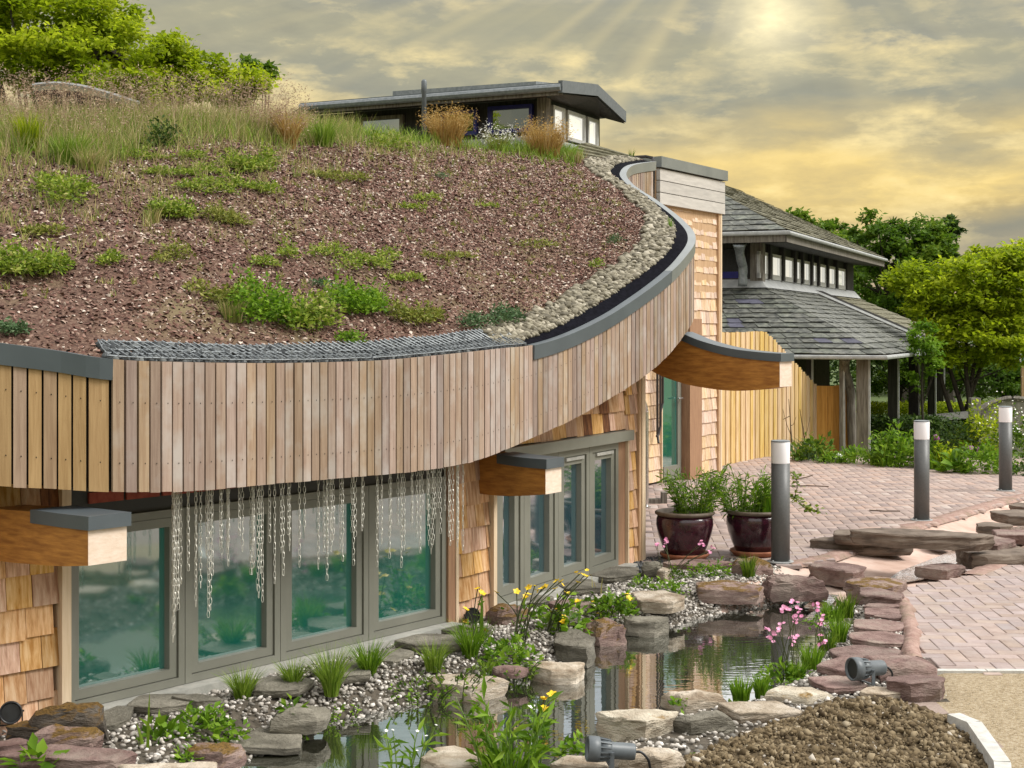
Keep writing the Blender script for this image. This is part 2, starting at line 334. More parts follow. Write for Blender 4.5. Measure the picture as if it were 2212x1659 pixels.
M['sedum'] = rmat('sedum_green', [(0, (.08, .13, .012)), (.45, (.19, .28, .025)), (.85, (.33, .41, .05)), (1, (.55, .5, .2))], trans=.4)
M['sedum_y'] = rmat('sedum_yellow_green', [(0, (.10, .12, .016)), (.5, (.20, .24, .03)), (1, (.38, .36, .10))], trans=.3)
M['grass'] = rmat('green_grass_blades', [(0, (.09, .17, .012)), (.5, (.18, .29, .022)), (1, (.31, .42, .06))], trans=.35)
M['straw'] = rmat('straw_grass', [(0, (.15, .22, .035)), (.4, (.29, .31, .085)), (.75, (.45, .37, .16)), (1, (.58, .46, .27))], trans=.35)
M['seed'] = rmat('grass_seed_heads', [(0, (.27, .17, .12)), (.5, (.42, .29, .19)), (1, (.58, .46, .32))], trans=.3)
M['amber'] = rmat('amber_grass', [(0, (.28, .16, .04)), (.5, (.48, .31, .09)), (1, (.62, .46, .2))], trans=.35)
M['chips'] = rmat('brick_chips', [(0, (.046, .022, .017)), (.42, (.15, .074, .056)), (.70, (.245, .145, .112)), (.90, (.37, .28, .22)), (1, (.62, .54, .46))], rough=.95)
M['cobble'] = rmat('roof_cobbles', [(0, (.09, .08, .058)), (.4, (.18, .16, .115)), (.8, (.28, .255, .19)), (1, (.44, .40, .32))], rough=.8)
M['pebble'] = rmat('pond_pebbles', [(0, (.13, .12, .105)), (.35, (.30, .275, .24)), (.75, (.50, .46, .41)), (1, (.74, .70, .65))], rough=.75)
M['clod'] = rmat('soil_clods', [(0, (.055, .038, .02)), (.5, (.15, .11, .06)), (.88, (.29, .23, .145)), (.96, (.36, .31, .23)), (1, (.50, .45, .38))], rough=1)
M['darkstone'] = rmat('dark_gravel', [(0, (.02, .023, .026)), (.6, (.06, .066, .07)), (1, (.14, .15, .15))], rough=.8)

def glass_mat(name, base, refl, tint=(.9, .95, .97), rough=.02, lit=None):
    m = bpy.data.materials.new(name); m.use_nodes = True; N = m.node_tree.nodes; L = m.node_tree.links
    b = N['Principled BSDF']; b.inputs['Base Color'].default_value = base + (1,); b.inputs['Roughness'].default_value = .6; b.inputs['Specular IOR Level'].default_value = .2
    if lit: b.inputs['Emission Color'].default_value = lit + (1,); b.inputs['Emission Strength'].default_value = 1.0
    g = N.new('ShaderNodeBsdfGlossy'); g.inputs['Color'].default_value = tint + (1,); g.inputs['Roughness'].default_value = rough
    lw = N.new('ShaderNodeLayerWeight'); lw.inputs[0].default_value = .35
    mr = N.new('ShaderNodeMapRange'); L.new(lw.outputs['Fresnel'], mr.inputs[0]); mr.inputs[3].default_value = refl; mr.inputs[4].default_value = 1.0
    tcn = N.new('ShaderNodeTexCoord'); nz = N.new('ShaderNodeTexNoise'); nz.inputs['Scale'].default_value = 1.6; nz.inputs['Detail'].default_value = 1; L.new(tcn.outputs['Object'], nz.inputs['Vector'])
    bp = N.new('ShaderNodeBump'); bp.inputs['Strength'].default_value = .03; bp.inputs['Distance'].default_value = .05; L.new(nz.outputs[0], bp.inputs['Height']); L.new(bp.outputs[0], g.inputs['Normal'])
    mx = N.new('ShaderNodeMixShader'); L.new(mr.outputs[0], mx.inputs[0]); L.new(b.outputs[0], mx.inputs[1]); L.new(g.outputs[0], mx.inputs[2])
    L.new(mx.outputs[0], N['Material Output'].inputs[0]); return m
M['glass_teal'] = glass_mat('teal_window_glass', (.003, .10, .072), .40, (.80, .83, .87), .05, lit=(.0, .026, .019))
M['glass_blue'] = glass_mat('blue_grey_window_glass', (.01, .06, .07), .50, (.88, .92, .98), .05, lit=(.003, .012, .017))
M['glass_dark'] = glass_mat('dark_window_glass', (.012, .015, .016), .30)
M['glass_sky_glow'] = glass_mat('daylight_glow_window_glass', (.50, .50, .46), .30, (1, 1, 1), lit=(.75, .73, .66))  # panes glow by emission in place of daylight seen through them
M['glass_dk2'] = glass_mat('dim_window_glass', (.03, .03, .03), .15)
def water_mat(name, base, wave, wscale, refl):
    m = glass_mat(name, base, refl, (.93, .95, .96), .0); N = m.node_tree.nodes; L = m.node_tree.links
    nz = [n for n in N if n.type == 'TEX_NOISE'][0]; nz.inputs['Scale'].default_value = wscale; nz.inputs['Detail'].default_value = 2
    mp = N.new('ShaderNodeMapping'); mp.inputs['Scale'].default_value = (.7, 2.2, 1); tcn = [n for n in N if n.type == 'TEX_COORD'][0]
    L.new(tcn.outputs['Object'], mp.inputs[0]); L.new(mp.outputs[0], nz.inputs['Vector'])
    bp = [n for n in N if n.type == 'BUMP'][0]; bp.inputs['Strength'].default_value = wave; bp.inputs['Distance'].default_value = .02
    return m
M['water'] = water_mat('pond_water_surface', (.016, .016, .007), .035, 9, .46)
M['stream'] = water_mat('stream_water_surface', (.16, .085, .03), .5, 22, .62)

# ------------------------------------------------------------------ scatter, blades, leaves (numpy)
def ico(sub=1):
    t = (1 + 5 ** .5) / 2
    V = [(-1, t, 0), (1, t, 0), (-1, -t, 0), (1, -t, 0), (0, -1, t), (0, 1, t), (0, -1, -t), (0, 1, -t), (t, 0, -1), (t, 0, 1), (-t, 0, -1), (-t, 0, 1)]
    Fc = [(0, 11, 5), (0, 5, 1), (0, 1, 7), (0, 7, 10), (0, 10, 11), (1, 5, 9), (5, 11, 4), (11, 10, 2), (10, 7, 6), (7, 1, 8), (3, 9, 4), (3, 4, 2), (3, 2, 6), (3, 6, 8), (3, 8, 9), (4, 9, 5), (2, 4, 11), (6, 2, 10), (8, 6, 7), (9, 8, 1)]
    V = [np.array(v) / np.linalg.norm(v) for v in V]
    for _ in range(sub):
        c = {}; nf = []
        def mid(a, b):
            k = (min(a, b), max(a, b))
            if k not in c:
                m = V[a] + V[b]; V.append(m / np.linalg.norm(m)); c[k] = len(V) - 1
            return c[k]
        for a, b, d in Fc:
            ab, bd, da = mid(a, b), mid(b, d), mid(d, a); nf += [(a, ab, da), (b, bd, ab), (d, da, bd), (ab, bd, da)]
        Fc = nf
    return np.array(V), np.array(Fc)
OCT = (np.array([(1, 0, 0), (-1, 0, 0), (0, 1, 0), (0, -1, 0), (0, 0, 1), (0, 0, -1)], float), np.array([(0, 2, 4), (2, 1, 4), (1, 3, 4), (3, 0, 4), (2, 0, 5), (1, 2, 5), (3, 1, 5), (0, 3, 5)]))
ICO0, ICO1, ICO2 = ico(0), ico(1), ico(2)
CHIP = (np.array([(-1, -.6, 0), (1, -.5, 0), (.7, .7, 0), (-.8, .5, 0), (-.5, -.2, .55), (.5, .1, .6)], float), np.array([(0, 1, 5), (0, 5, 4), (1, 2, 5), (2, 3, 4), (2, 4, 5), (3, 0, 4)]))
def rot_mats(n, tilt=.5):
    yaw = rng.uniform(0, 2 * np.pi, n); a = rng.normal(0, tilt, n); b = rng.normal(0, tilt, n)
    cz, sz, ca, sa, cb, sb = np.cos(yaw), np.sin(yaw), np.cos(a), np.sin(a), np.cos(b), np.sin(b); o = np.zeros(n); i = np.ones(n)
    Z = np.stack([cz, -sz, o, sz, cz, o, o, o, i], 1).reshape(n, 3, 3); X = np.stack([i, o, o, o, ca, -sa, o, sa, ca], 1).reshape(n, 3, 3); Yr = np.stack([cb, o, sb, o, i, o, -sb, o, cb], 1).reshape(n, 3, 3)
    return Z @ X @ Yr
def scatter(base, pos, scale, tilt=.4, jitter=0.0, rnd=None):
    bv, bf = base; n = len(pos); R = rot_mats(n, tilt)
    v = bv[None] * scale[:, None, :]
    if jitter: v = v * (1 + rng.uniform(-jitter, jitter, (n, len(bv), 1)))
    v = np.einsum('nij,nkj->nki', R, v) + pos[:, None, :]
    f = bf[None] + (np.arange(n) * len(bv))[:, None, None]
    r = rng.random(n) if rnd is None else rnd
    return v.reshape(-1, 3), f.reshape(-1, bf.shape[1]), np.repeat(r, len(bf))
def join(parts):
    V, Fc, R = [], [], []; n = 0
    for v, f, r in parts:
        V.append(v); Fc.append(f + n); R.append(r); n += len(v)
    return np.concatenate(V), np.concatenate(Fc), np.concatenate(R)
def blades(base, h, w, lean, seg=3, rnd=None, az=None):
    """tapered grass blades; base (N,3), h, w, lean arrays (lean = horizontal reach / height)"""
    n = len(base); h = np.broadcast_to(h, n); w = np.broadcast_to(w, n); lean = np.broadcast_to(lean, n)
    az = rng.uniform(0, 2 * np.pi, n) if az is None else az
    d = np.stack([np.cos(az), np.sin(az), np.zeros(n)], 1); sd = rng.uniform(0, 2 * np.pi, n); s = np.stack([np.cos(sd), np.sin(sd), np.zeros(n)], 1)
    V = np.zeros((n, 2 * seg + 1, 3))
    for i in range(seg + 1):
        t = i / seg; c = base + d * (lean * h * t ** 1.8)[:, None]; c[:, 2] += h * (t - .28 * np.minimum(lean, 1.5) * t ** 2.6)
        if i < seg:
            ww = (w * (1 - .75 * t) * .5)[:, None] * s; V[:, 2 * i] = c - ww; V[:, 2 * i + 1] = c + ww
        else: V[:, 2 * seg] = c
    f = []
    for i in range(seg - 1): f += [(2 * i, 2 * i + 1, 2 * i + 3), (2 * i, 2 * i + 3, 2 * i + 2)]
    f.append((2 * seg - 2, 2 * seg - 1, 2 * seg)); f = np.array(f)
    Fc = f[None] + (np.arange(n) * (2 * seg + 1))[:, None, None]
    r = rng.random(n) if rnd is None else rnd
    return V.reshape(-1, 3), Fc.reshape(-1, 3), np.repeat(r, len(f))
def leaves(pos, size, up=.5, rnd=None, asp=.5, outdir=None):
    n = len(pos); size = np.broadcast_to(size, n)
    a = rng.normal(0, 1, (n, 3)); a[:, 2] *= .6
    if outdir is not None: a += outdir * .8
    a /= np.linalg.norm(a, axis=1)[:, None]
    nn = rng.normal(0, 1, (n, 3)); nn[:, 2] = np.abs(nn[:, 2]) + up * 2
    b = np.cross(a, nn); b /= np.linalg.norm(b, axis=1)[:, None] + 1e-9; c = np.cross(b, a)
    s = size[:, None]
    V = np.stack([pos, pos + a * s * .5 + b * s * asp * .5 + c * s * .1, pos + a * s, pos + a * s * .5 - b * s * asp * .5 + c * s * .1], 1)
    Fc = np.array([(0, 1, 2), (0, 2, 3)])[None] + (np.arange(n) * 4)[:, None, None]
    r = rng.random(n) if rnd is None else rnd
    return V.reshape(-1, 3), Fc.reshape(-1, 3), np.repeat(r, 2)
def in_poly(pts, poly):
    x, y = pts[:, 0], pts[:, 1]; c = np.zeros(len(pts), bool); n = len(poly)
    for i in range(n):
        x0, y0 = poly[i]; x1, y1 = poly[(i + 1) % n]
        k = (y0 > y) != (y1 > y); xi = (x1 - x0) * (y - y0) / ((y1 - y0) if abs(y1 - y0) > 1e-12 else 1e-12) + x0
        c ^= k & (x < xi)
    return c
def seg_dist(pts, line, closed=False):
    d = np.full(len(pts), 1e9); n = len(line)
    for i in range(n if closed else n - 1):
        a = np.array(line[i]); b = np.array(line[(i + 1) % n]); ab = b - a
        t = np.clip(((pts - a) @ ab) / (ab @ ab + 1e-12), 0, 1); q = a + t[:, None] * ab
        d = np.minimum(d, np.linalg.norm(pts - q, axis=1))
    return d
def sdist(pts, poly):          # positive inside
    d = seg_dist(pts, poly, True); return np.where(in_poly(pts, poly), d, -d)
def catmull(P_, n):
    P_ = np.asarray(P_, float); out = []; m = len(P_)
    for i in range(m - 1):
        p0, p1, p2, p3 = P_[max(i - 1, 0)], P_[i], P_[i + 1], P_[min(i + 2, m - 1)]
        for k in range(n):
            t = k / n; out.append(.5 * ((2 * p1) + (-p0 + p2) * t + (2 * p0 - 5 * p1 + 4 * p2 - p3) * t * t + (-p0 + 3 * p1 - 3 * p2 + p3) * t ** 3))
    out.append(P_[-1]); return np.array(out)
# ------------------------------------------------------------------ ground, pond, stream, paving
ZW = -0.15
def poly(pts, z=0.0): return [tuple(g2(x, y, z)) for x, y in pts]
POND = poly([(430, 1740), (520, 1659), (570, 1622), (640, 1585), (700, 1560), (790, 1545), (900, 1522), (960, 1500), (1060, 1490), (1110, 1470), (1200, 1452), (1262, 1425), (1285, 1392), (1350, 1362), (1440, 1356), (1530, 1332), (1640, 1312), (1720, 1303), (1775, 1285), (1800, 1300), (1768, 1335), (1792, 1385), (1780, 1425), (1712, 1462), (1655, 1500), (1580, 1538), (1470, 1560), (1380, 1575), (1305, 1598), (1285, 1630), (1200, 1660), (1040, 1710), (800, 1760)], ZW)
STREAM = poly([(1745, 1290), (1790, 1268), (1850, 1250), (1930, 1236), (1990, 1214), (2060, 1190), (2110, 1160), (2190, 1135), (2290, 1100), (2420, 1070)], -.05)
SOIL = poly([(1455, 1640), (1580, 1590), (1700, 1545), (1800, 1508), (1925, 1503), (2030, 1540), (2060, 1545), (2110, 1570), (2165, 1659), (2240, 1800), (1380, 1800), (1440, 1680)])
GRAVEL = poly([(1990, 1450), (2600, 1452), (2900, 1900), (2250, 1900), (2178, 1659), (2116, 1554), (2060, 1538), (2035, 1513), (2010, 1440)])
BANK = [(-2.7, 6.9)] + poly([(143, 1548), (965, 1350), (1060, 1318), (1345, 1218), (1388, 1212), (1500, 1203), (1580, 1203), (1665, 1216), (1770, 1262), (1830, 1285), (1945, 1300), (1962, 1340), (1975, 1400), (2012, 1432), (2035, 1513), (1925, 1503), (1800, 1508), (1700, 1545), (1580, 1590), (1455, 1640), (1440, 1680), (1380, 1800)]) + [(-.2, 4.2), (-4.2, 4.2), (-4.2, 6.9)]
def height(p):
    n1 = np.array([noise.noise((a * 2.2, b * 2.2, 0)) for a, b in p]) * .02
    h = np.full(len(p), -.0055)
    bk = sdist(p, BANK); h = np.where(bk > -.02, -.03 + n1, h)
    sd = sdist(p, POND)
    h = np.where(sd > -.28, np.minimum(h, -.03 - .16 * np.clip((sd + .28) / .34, 0, 1)), h)
    h = np.where(sd > .02, -.17 - np.minimum(.45, (sd - .02) * 1.1), h)
    ds = seg_dist(p, STREAM); w = .62
    ch = -.11 * np.clip(1 - (ds / w) ** 2, 0, 1) ** .8
    h = np.where((ds < w) & (sd < -.05), np.minimum(h, ch - .009), h)
    so = sdist(p, SOIL); n2 = np.array([noise.fractal((a * 5, b * 5, 3), 1, 2, 4) for a, b in p])
    h = np.where(so > 0, -.02 + np.minimum(so, .22) * .24 + n2 * .035 * np.minimum(1, so * 6), h)
    return h
def hz(x, y): return float(height(np.array([[x, y]]))[0])
GX0, GX1, GY0, GY1, GS = -4.2, 9.6, 4.0, 22.4, .075
gx = np.arange(GX0, GX1 + .001, GS); gy = np.arange(GY0, GY1 + .001, GS)
GXX, GYY = np.meshgrid(gx, gy); gp = np.stack([GXX.ravel(), GYY.ravel()], 1)
gh = height(gp); gv = np.column_stack([gp, gh]); nx = len(gx)
ii, jj = np.meshgrid(np.arange(nx - 1), np.arange(len(gy) - 1)); q = (jj * nx + ii).ravel()
quads = np.stack([q, q + 1, q + nx + 1, q + nx], 1); qc = gp[quads].mean(1)
c_pond = sdist(qc, POND) > .0; c_soil = in_poly(qc, SOIL); c_grav = in_poly(qc, GRAVEL)
c_bank = in_poly(qc, BANK); c_str = (seg_dist(qc, STREAM) < .66) & ~c_pond
reg = np.zeros(len(qc), int); reg[c_bank] = 1; reg[c_str] = 5; reg[c_grav] = 3; reg[c_soil] = 4; reg[c_pond] = 2
def region(name, k, m):
    f = quads[reg == k]; u, inv = np.unique(f, return_inverse=True)
    o = mk(name, gv[u], inv.reshape(f.shape), m, smooth=True); o['kind'] = 'structure'; return o
region('pavement', 0, M['mortar']); bank_o = region('pond_bank', 1, M['bank']); region('pond_bed', 2, M['bed'])
region('gravel_path', 3, M['gravelpath']); region('soil_bed', 4, M['soil']); region('stream_channel', 5, M['pinkcon'])
# wide ground under and beyond everything
gm = MB()
R_ = 600.0
gm.add([(-R_, GY1, -.35), (R_, GY1, -.35), (R_, R_, -.35), (-R_, R_, -.35)], [(0, 1, 2, 3)])
gm.add([(-R_, -R_, -.06), (R_, -R_, -.06), (R_, GY0, -.06), (-R_, GY0, -.06)], [(0, 1, 2, 3)])
gm.add([(-R_, GY0, -.06), (GX0, GY0, -.06), (GX0, GY1, -.06), (-R_, GY1, -.06)], [(0, 1, 2, 3)])
gm.add([(GX1, GY0, -.03), (R_, GY0, -.03), (R_, GY1, -.03), (GX1, GY1, -.03)], [(0, 1, 2, 3)])
gm.build('ground', M['lawn'])['kind'] = 'structure'
# water
wv = [(x, y, ZW) for x, y in POND]
import mathutils
def fill(pts, z, name, m, sub=0.0):
    tri = mathutils.geometry.tessellate_polygon([[Vector((x, y, 0)) for x, y in pts]])
    o = mk(name, [(x, y, z) for x, y in pts], [t if True else t for t in tri], m)
    me = o.data
    if me.polygons[0].normal.z < 0: me.flip_normals()
    return tag(o, kind='structure')
def grow(pts, d):
    c = np.array(pts); n = len(c); out = []
    area = sum(c[i][0] * c[(i + 1) % n][1] - c[(i + 1) % n][0] * c[i][1] for i in range(n))
    for i in range(n):
        t = c[(i + 1) % n] - c[i - 1]; t /= np.linalg.norm(t); nn = np.array([t[1], -t[0]]) * (1 if area > 0 else -1); out.append(tuple(c[i] + nn * d))
    return out
fill(grow(POND, .10), ZW, 'pond_water', M['water'])
fill(poly([(1915, 1246), (1945, 1226), (2000, 1206), (2050, 1186), (2090, 1170), (2140, 1147), (2212, 1128), (2330, 1090), (2330, 1104), (2240, 1134), (2160, 1160), (2115, 1176), (2085, 1200), (2035, 1228), (1990, 1246), (1950, 1252)], -.06), -.085, 'stream_water', M['stream'])
fill(poly([(1735, 1310), (1752, 1296), (1790, 1282), (1812, 1284), (1800, 1300), (1780, 1318)], -.1), -.105, 'stream_pool', M['stream'])

# paving bricks: herringbone, turned a few degrees
PAVE = poly([(1388, 1212), (1388, 1062), (1400, 1048), (1548, 1020), (1556, 1007), (1640, 987), (1700, 991), (2212, 1026), (2460, 1045)]) + [(9.4, 14.0), (9.4, 8.27)] + poly([(2150, 1449), (2008, 1449)])
A_ = math.radians(-4); ca_, sa_ = math.cos(A_), math.sin(A_)
BL, BW, BJ = .21, .105, .005
cand = []
for gy_ in range(0, 165):
    for gx_ in range(-30, 120):
        m_ = (gx_ - gy_) % 4
        if m_ == 0: u, v, vert = (gx_ + 1) * BW, 7.0 + (gy_ + .5) * BW, 0
        elif m_ == 3: u, v, vert = (gx_ + .5) * BW, 7.0 + (gy_ + 1) * BW, 1
        else: continue
        cand.append((u * ca_ - (v - 7) * sa_, 7 + u * sa_ + (v - 7) * ca_, vert))
cand = np.array(cand); cand = cand[(cand[:, 0] > -.5) & (cand[:, 0] < 9.4) & (cand[:, 1] > 8) & (cand[:, 1] < 22.2)]
vert_ = cand[:, 2]; cand = cand[:, :2]
ok = in_poly(cand, PAVE) & ~in_poly(cand, BANK) & (sdist(cand, POND) < -.1) & (seg_dist(cand, STREAM) > .60) & ~in_poly(cand, SOIL)
cand = cand[ok]; vert_ = vert_[ok]
infr = np.abs(cand[:, 0] / cand[:, 1]) < .36
order = np.argsort(np.where(infr, cand[:, 1], 1e3)); near_i = order[:300]; far_i = order[300:]
hl, hw = (BL - BJ) / 2, (BW - BJ) / 2
BRV = np.array([(-hl, -hw, -.03), (hl, -hw, -.03), (hl, hw, -.03), (-hl, hw, -.03), (-hl, -hw, -.003), (hl, -hw, -.003), (hl, hw, -.003), (-hl, hw, -.003), (-hl + .004, -hw + .004, 0), (hl - .004, -hw + .004, 0), (hl - .004, hw - .004, 0), (-hl + .004, hw - .004, 0)])
BRF = [(0, 1, 5, 4), (1, 2, 6, 5), (2, 3, 7, 6), (3, 0, 4, 7), (4, 5, 9, 8), (5, 6, 10, 9), (6, 7, 11, 10), (7, 4, 8, 11), (8, 9, 10, 11)]
pav = thing('brick_paving', (3, 10, 0), 'pinkish block paving of the forecourt around the stone stream', 'paving'); pav['kind'] = 'structure'; del pav['category']; del pav['label']
bme = make_mesh('brick', BRV, BRF, M['brick'])
for i in near_i:
    o = bpy.data.objects.new('brick', bme); COL.objects.link(o); o.parent = pav
    o.location = (cand[i, 0] - 3, cand[i, 1] - 10, random.uniform(-.0015, .0015)); o.rotation_euler = (random.gauss(0, .006), random.gauss(0, .006), A_ + vert_[i] * math.pi / 2)
n = len(far_i); base = BRV[None] @ np.array([[ca_, sa_, 0], [-sa_, ca_, 0], [0, 0, 1]])
baseV = BRV[None] @ np.array([[0, 1, 0], [-1, 0, 0], [0, 0, 1]]) @ np.array([[ca_, sa_, 0], [-sa_, ca_, 0], [0, 0, 1]]); fv = np.where(vert_[far_i][:, None, None] > .5, baseV, base) + np.column_stack([cand[far_i], rng.uniform(-.0015, .0015, n)])[:, None, :]
ff = np.array(BRF)[None] + (np.arange(n) * 12)[:, None, None]
M['brick_far'] = rmat('paving_brick_field', [(0, (.26, .205, .19)), (.3, (.335, .26, .23)), (.6, (.375, .29, .255)), (.87, (.40, .285, .235)), (1, (.43, .365, .33))], rough=.85)
mk('brick_field', fv.reshape(-1, 3), ff.reshape(-1, 4), M['brick_far'], pav, rnd=np.repeat(rng.random(n), 9))['kind'] = 'stuff'

# pink mortar lips that finish the channel and the back of the slab edge
def lip(name, pts, w, h, z=.0, seed=0):
    pts = catmull(pts, 10); V = []; k = len(pts)
    for i, p in enumerate(pts):
        t = pts[min(i + 1, k - 1)] - pts[max(i - 1, 0)]; t = t / np.linalg.norm(t); nn = np.array([-t[1], t[0]]); q = noise.noise((i * .45, seed, 0)); ww = w * (1 + .45 * q); hh = h * (1 + .5 * noise.noise((i * .6, seed, 7)))
        for o_, zz_ in ((-.5, -.03), (-.32, .62), (0, 1.0), (.32, .55), (.5, -.03)): V.append(np.r_[p + nn * o_ * ww + nn * q * .03, z + (hh * zz_ if zz_ > 0 else zz_)])
    f = [(i * 5 + j, i * 5 + j + 1, (i + 1) * 5 + j + 1, (i + 1) * 5 + j) for i in range(k - 1) for j in range(4)]
    o = mk(name, V, f, M['mortarlip'], smooth=True); o['kind'] = 'structure'; return o
lip('mortar_edge', [g2(x, y) for x, y in ((1948, 1296), (1958, 1318), (1964, 1345), (1972, 1372), (1968, 1400), (1976, 1428))], .12, .030, .0, 3)
sp_ = np.array(STREAM); off_l, off_r = [], []
for i in range(len(sp_)):
    t = sp_[min(i + 1, len(sp_) - 1)] - sp_[max(i - 1, 0)]; t /= np.linalg.norm(t); nn = np.array([-t[1], t[0]]); off_l.append(sp_[i] + nn * .66); off_r.append(sp_[i] - nn * .66)
lip('channel_lip', off_l[2:], .22, .006, .001, 5); lip('channel_lip', off_r[3:], .22, .006, .001, 9)

# edging between paving and gravel, and the kerb round the soil bed
def strip(name, pts, w, z0, z1, m, label, cat, segl=.9):
    t = thing(name, (pts[0][0], pts[0][1], 0), label, cat)
    for a, b in zip(pts[:-1], pts[1:]):
        a, b = np.array(a), np.array(b); L = np.linalg.norm(b - a); k = max(1, int(round(L / segl))); d = (b - a) / L; nn = np.array([-d[1], d[0]])
        for i in range(k):
            mb = MB(); mb.wbox(a, d, nn, i * L / k + .003, (i + 1) * L / k - .003, -w / 2, w / 2, z0, z1 + random.uniform(-.003, .003)); mb.build('kerb_stone', m, t)
    return t
strip('soil_kerb', [g2(2059, 1538, .06), g2(2104, 1556, .06), g2(2165, 1642, .06), g2(2172, 1700, .06), g2(2195, 1800, .06)], .07, -.1, .055, M['kerb'], 'pale concrete kerb that holds the soil bed beside the tan gravel path', 'kerb', 5)
strip('path_edging', [g2(2016, 1450), g2(2130, 1450), g2(2400, 1452)], .05, -.1, .006, M['kerb'], 'thin pale edging strip between block paving and tan gravel path', 'edging', .9)
# ------------------------------------------------------------------ the timber building with the green roof
bld = thing('green_roof_building', (0, 10, 0), 'low curved timber building under a planted roof with vertical slat fascia', 'building')
# fascia control points: photo x, depth, top y, bottom y
CT = [(-150, 6.60, 722, 1042), (0, 6.72, 741, 1050), (120, 6.81, 757, 1056), (243, 6.90, 776, 1062), (400, 7.20, 782, 1060), (600, 7.65, 784, 1043), (800, 8.25, 779, 1026), (900, 8.6, 771, 1016), (1000, 9.0, 761, 1000), (1080, 9.38, 752, 972), (1145, 9.75, 745, 944), (1220, 10.13, 722, 910), (1300, 10.6, 684, 866), (1360, 10.97, 646, 829), (1410, 11.32, 610, 792), (1450, 11.65, 576, 751), (1476, 11.95, 546, 715), (1488, 12.2, 528, 695), (1491, 12.45, 514, 676), (1487, 12.72, 500, 655), (1474, 12.98, 484, 640), (1449, 13.28, 461, 615), (1408, 13.66, 431, 580), (1376, 13.98, 411, 555), (1354, 14.28, 394, 535), (1343, 14.62, 375, 510), (1360, 15.1, 357, 487), (1409, 15.75, 349, 470)]
ctl = np.array([np.r_[P(x, yt, Y), P(x, yb, Y)[2]] for x, Y, yt, yb in CT])
crv = catmull(ctl, 24)                                     # X, Y, ztop, zbot
arc = np.r_[0, np.cumsum(np.linalg.norm(np.diff(crv[:, :2], axis=0), axis=1))]
def at(s): return np.array([np.interp(s, arc, crv[:, k]) for k in range(4)])
def s_of(x, after=0.0):
    p = px(np.column_stack([crv[:, :2], crv[:, 2]]))[:, 0]; i = np.where((p[:-1] < x) & (p[1:] >= x) & (arc[:-1] >= after))[0][0]; return arc[i]
S_TOT = arc[-1]; S_L = s_of(243); S_CAP = s_of(1145)
def frame_at(s):
    a, b = at(max(s - .02, 0)), at(min(s + .02, S_TOT)); t = (b - a)[:2]; t /= np.linalg.norm(t); return t, np.array([t[1], -t[0]])   # tangent, outward
def slat(s0, s1, ext, ztop_off, m):
    a, b = at(s0), at(s1); t, nn = frame_at((s0 + s1) / 2); O = ext
    jit = random.uniform(0, .004)
    def ring(e0): return [np.r_[a[:2] + nn * (e0 + jit), 0], np.r_[b[:2] + nn * (e0 + jit), 0]]
    outr, inr = ring(O + .018), ring(O)
    def zr(zc): return [np.r_[outr[0][:2], a[zc]], np.r_[outr[1][:2], b[zc]], np.r_[inr[1][:2], b[zc]], np.r_[inr[0][:2], a[zc]]]
    bot = zr(3); top = [v - [0, 0, ztop_off] for v in zr(2)]
    dz = random.uniform(-.002, .002)
    for v in bot: v[2] += dz
    mb = MB(); mb.hexa(bot, top); return mb.build('slat', m, bld)
s = 0.02
nails = MB()
while s < S_TOT - .07:
    left = s < S_L - .03
    w = .066 if left else .0645
    if left and s + w > S_L - .05: w = max(.03, S_L - .012 - s)
    slat(s, s + w - .0095, 0 if left else .012, .03 if (left or s > S_CAP) else 0.0, M['slat_new'] if left else M['slat'])
    if s < S_CAP + 1.0:
        for fr in (.22, .68):
            c = at(s + w / 2); t, nn = frame_at(s + w / 2); z = c[3] + (c[2] - c[3]) * fr
            e = (0 if left else .012) + .0225; p = np.r_[c[:2] + nn * e, z]
            nails.add([p + np.r_[t * .003, 0], p + [0, 0, .005], p - np.r_[t * .003, 0], p - [0, 0, .005]], [(0, 1, 2, 3)])
    s += w
nails.build('nail_heads', M['dark'], bld)['kind'] = 'stuff'
# dark backing board behind the slats, metal cappings
def ribbon(name, s0, s1, prof, m, step=.05, ends=True):     # prof: list of (outward offset, 't' or 'b', dz)
    ss = np.linspace(s0, s1, max(2, int((s1 - s0) / step))); V = []
    for s_ in ss:
        c = at(s_); t, nn = frame_at(s_)
        for o_, w_, dz in prof: V.append(np.r_[c[:2] + nn * o_, c[2 if w_ == 't' else 3] + dz])
    k = len(prof); f = []
    for i in range(len(ss) - 1):
        for j in range(k): f.append((i * k + j, (i + 1) * k + j, (i + 1) * k + (j + 1) % k, i * k + (j + 1) % k))
    if ends: f += [tuple(range(k)), tuple((len(ss) - 1) * k + j for j in reversed(range(k)))]
    return mk(name, V, f, m, bld)
ribbon('fascia_backing', 0, S_TOT, [(-.004, 'b', .012), (-.004, 't', -.035), (-.04, 't', -.035), (-.04, 'b', .012)], M['dark'])
ribbon('fascia_capping', -.0, S_L - .01, [(.030, 't', -.098), (.036, 't', 0), (-.03, 't', .002), (-.03, 't', -.05), (.020, 't', -.05), (.020, 't', -.098)], M['cap'])
S_MID = s_of(1440)
ribbon('fascia_capping', S_CAP, S_MID, [(.042, 't', -.095), (.046, 't', 0), (-.02, 't', .002), (-.02, 't', -.05), (.034, 't', -.05), (.034, 't', -.095)], M['cap'])
ribbon('fascia_capping', S_MID + .004, S_TOT, [(.042, 't', -.095), (.046, 't', 0), (-.02, 't', .002), (-.02, 't', -.05), (.034, 't', -.05), (.034, 't', -.095)], M['cap_pale_and_sheen'])  # sky reflection on the far capping is put into its paler colour

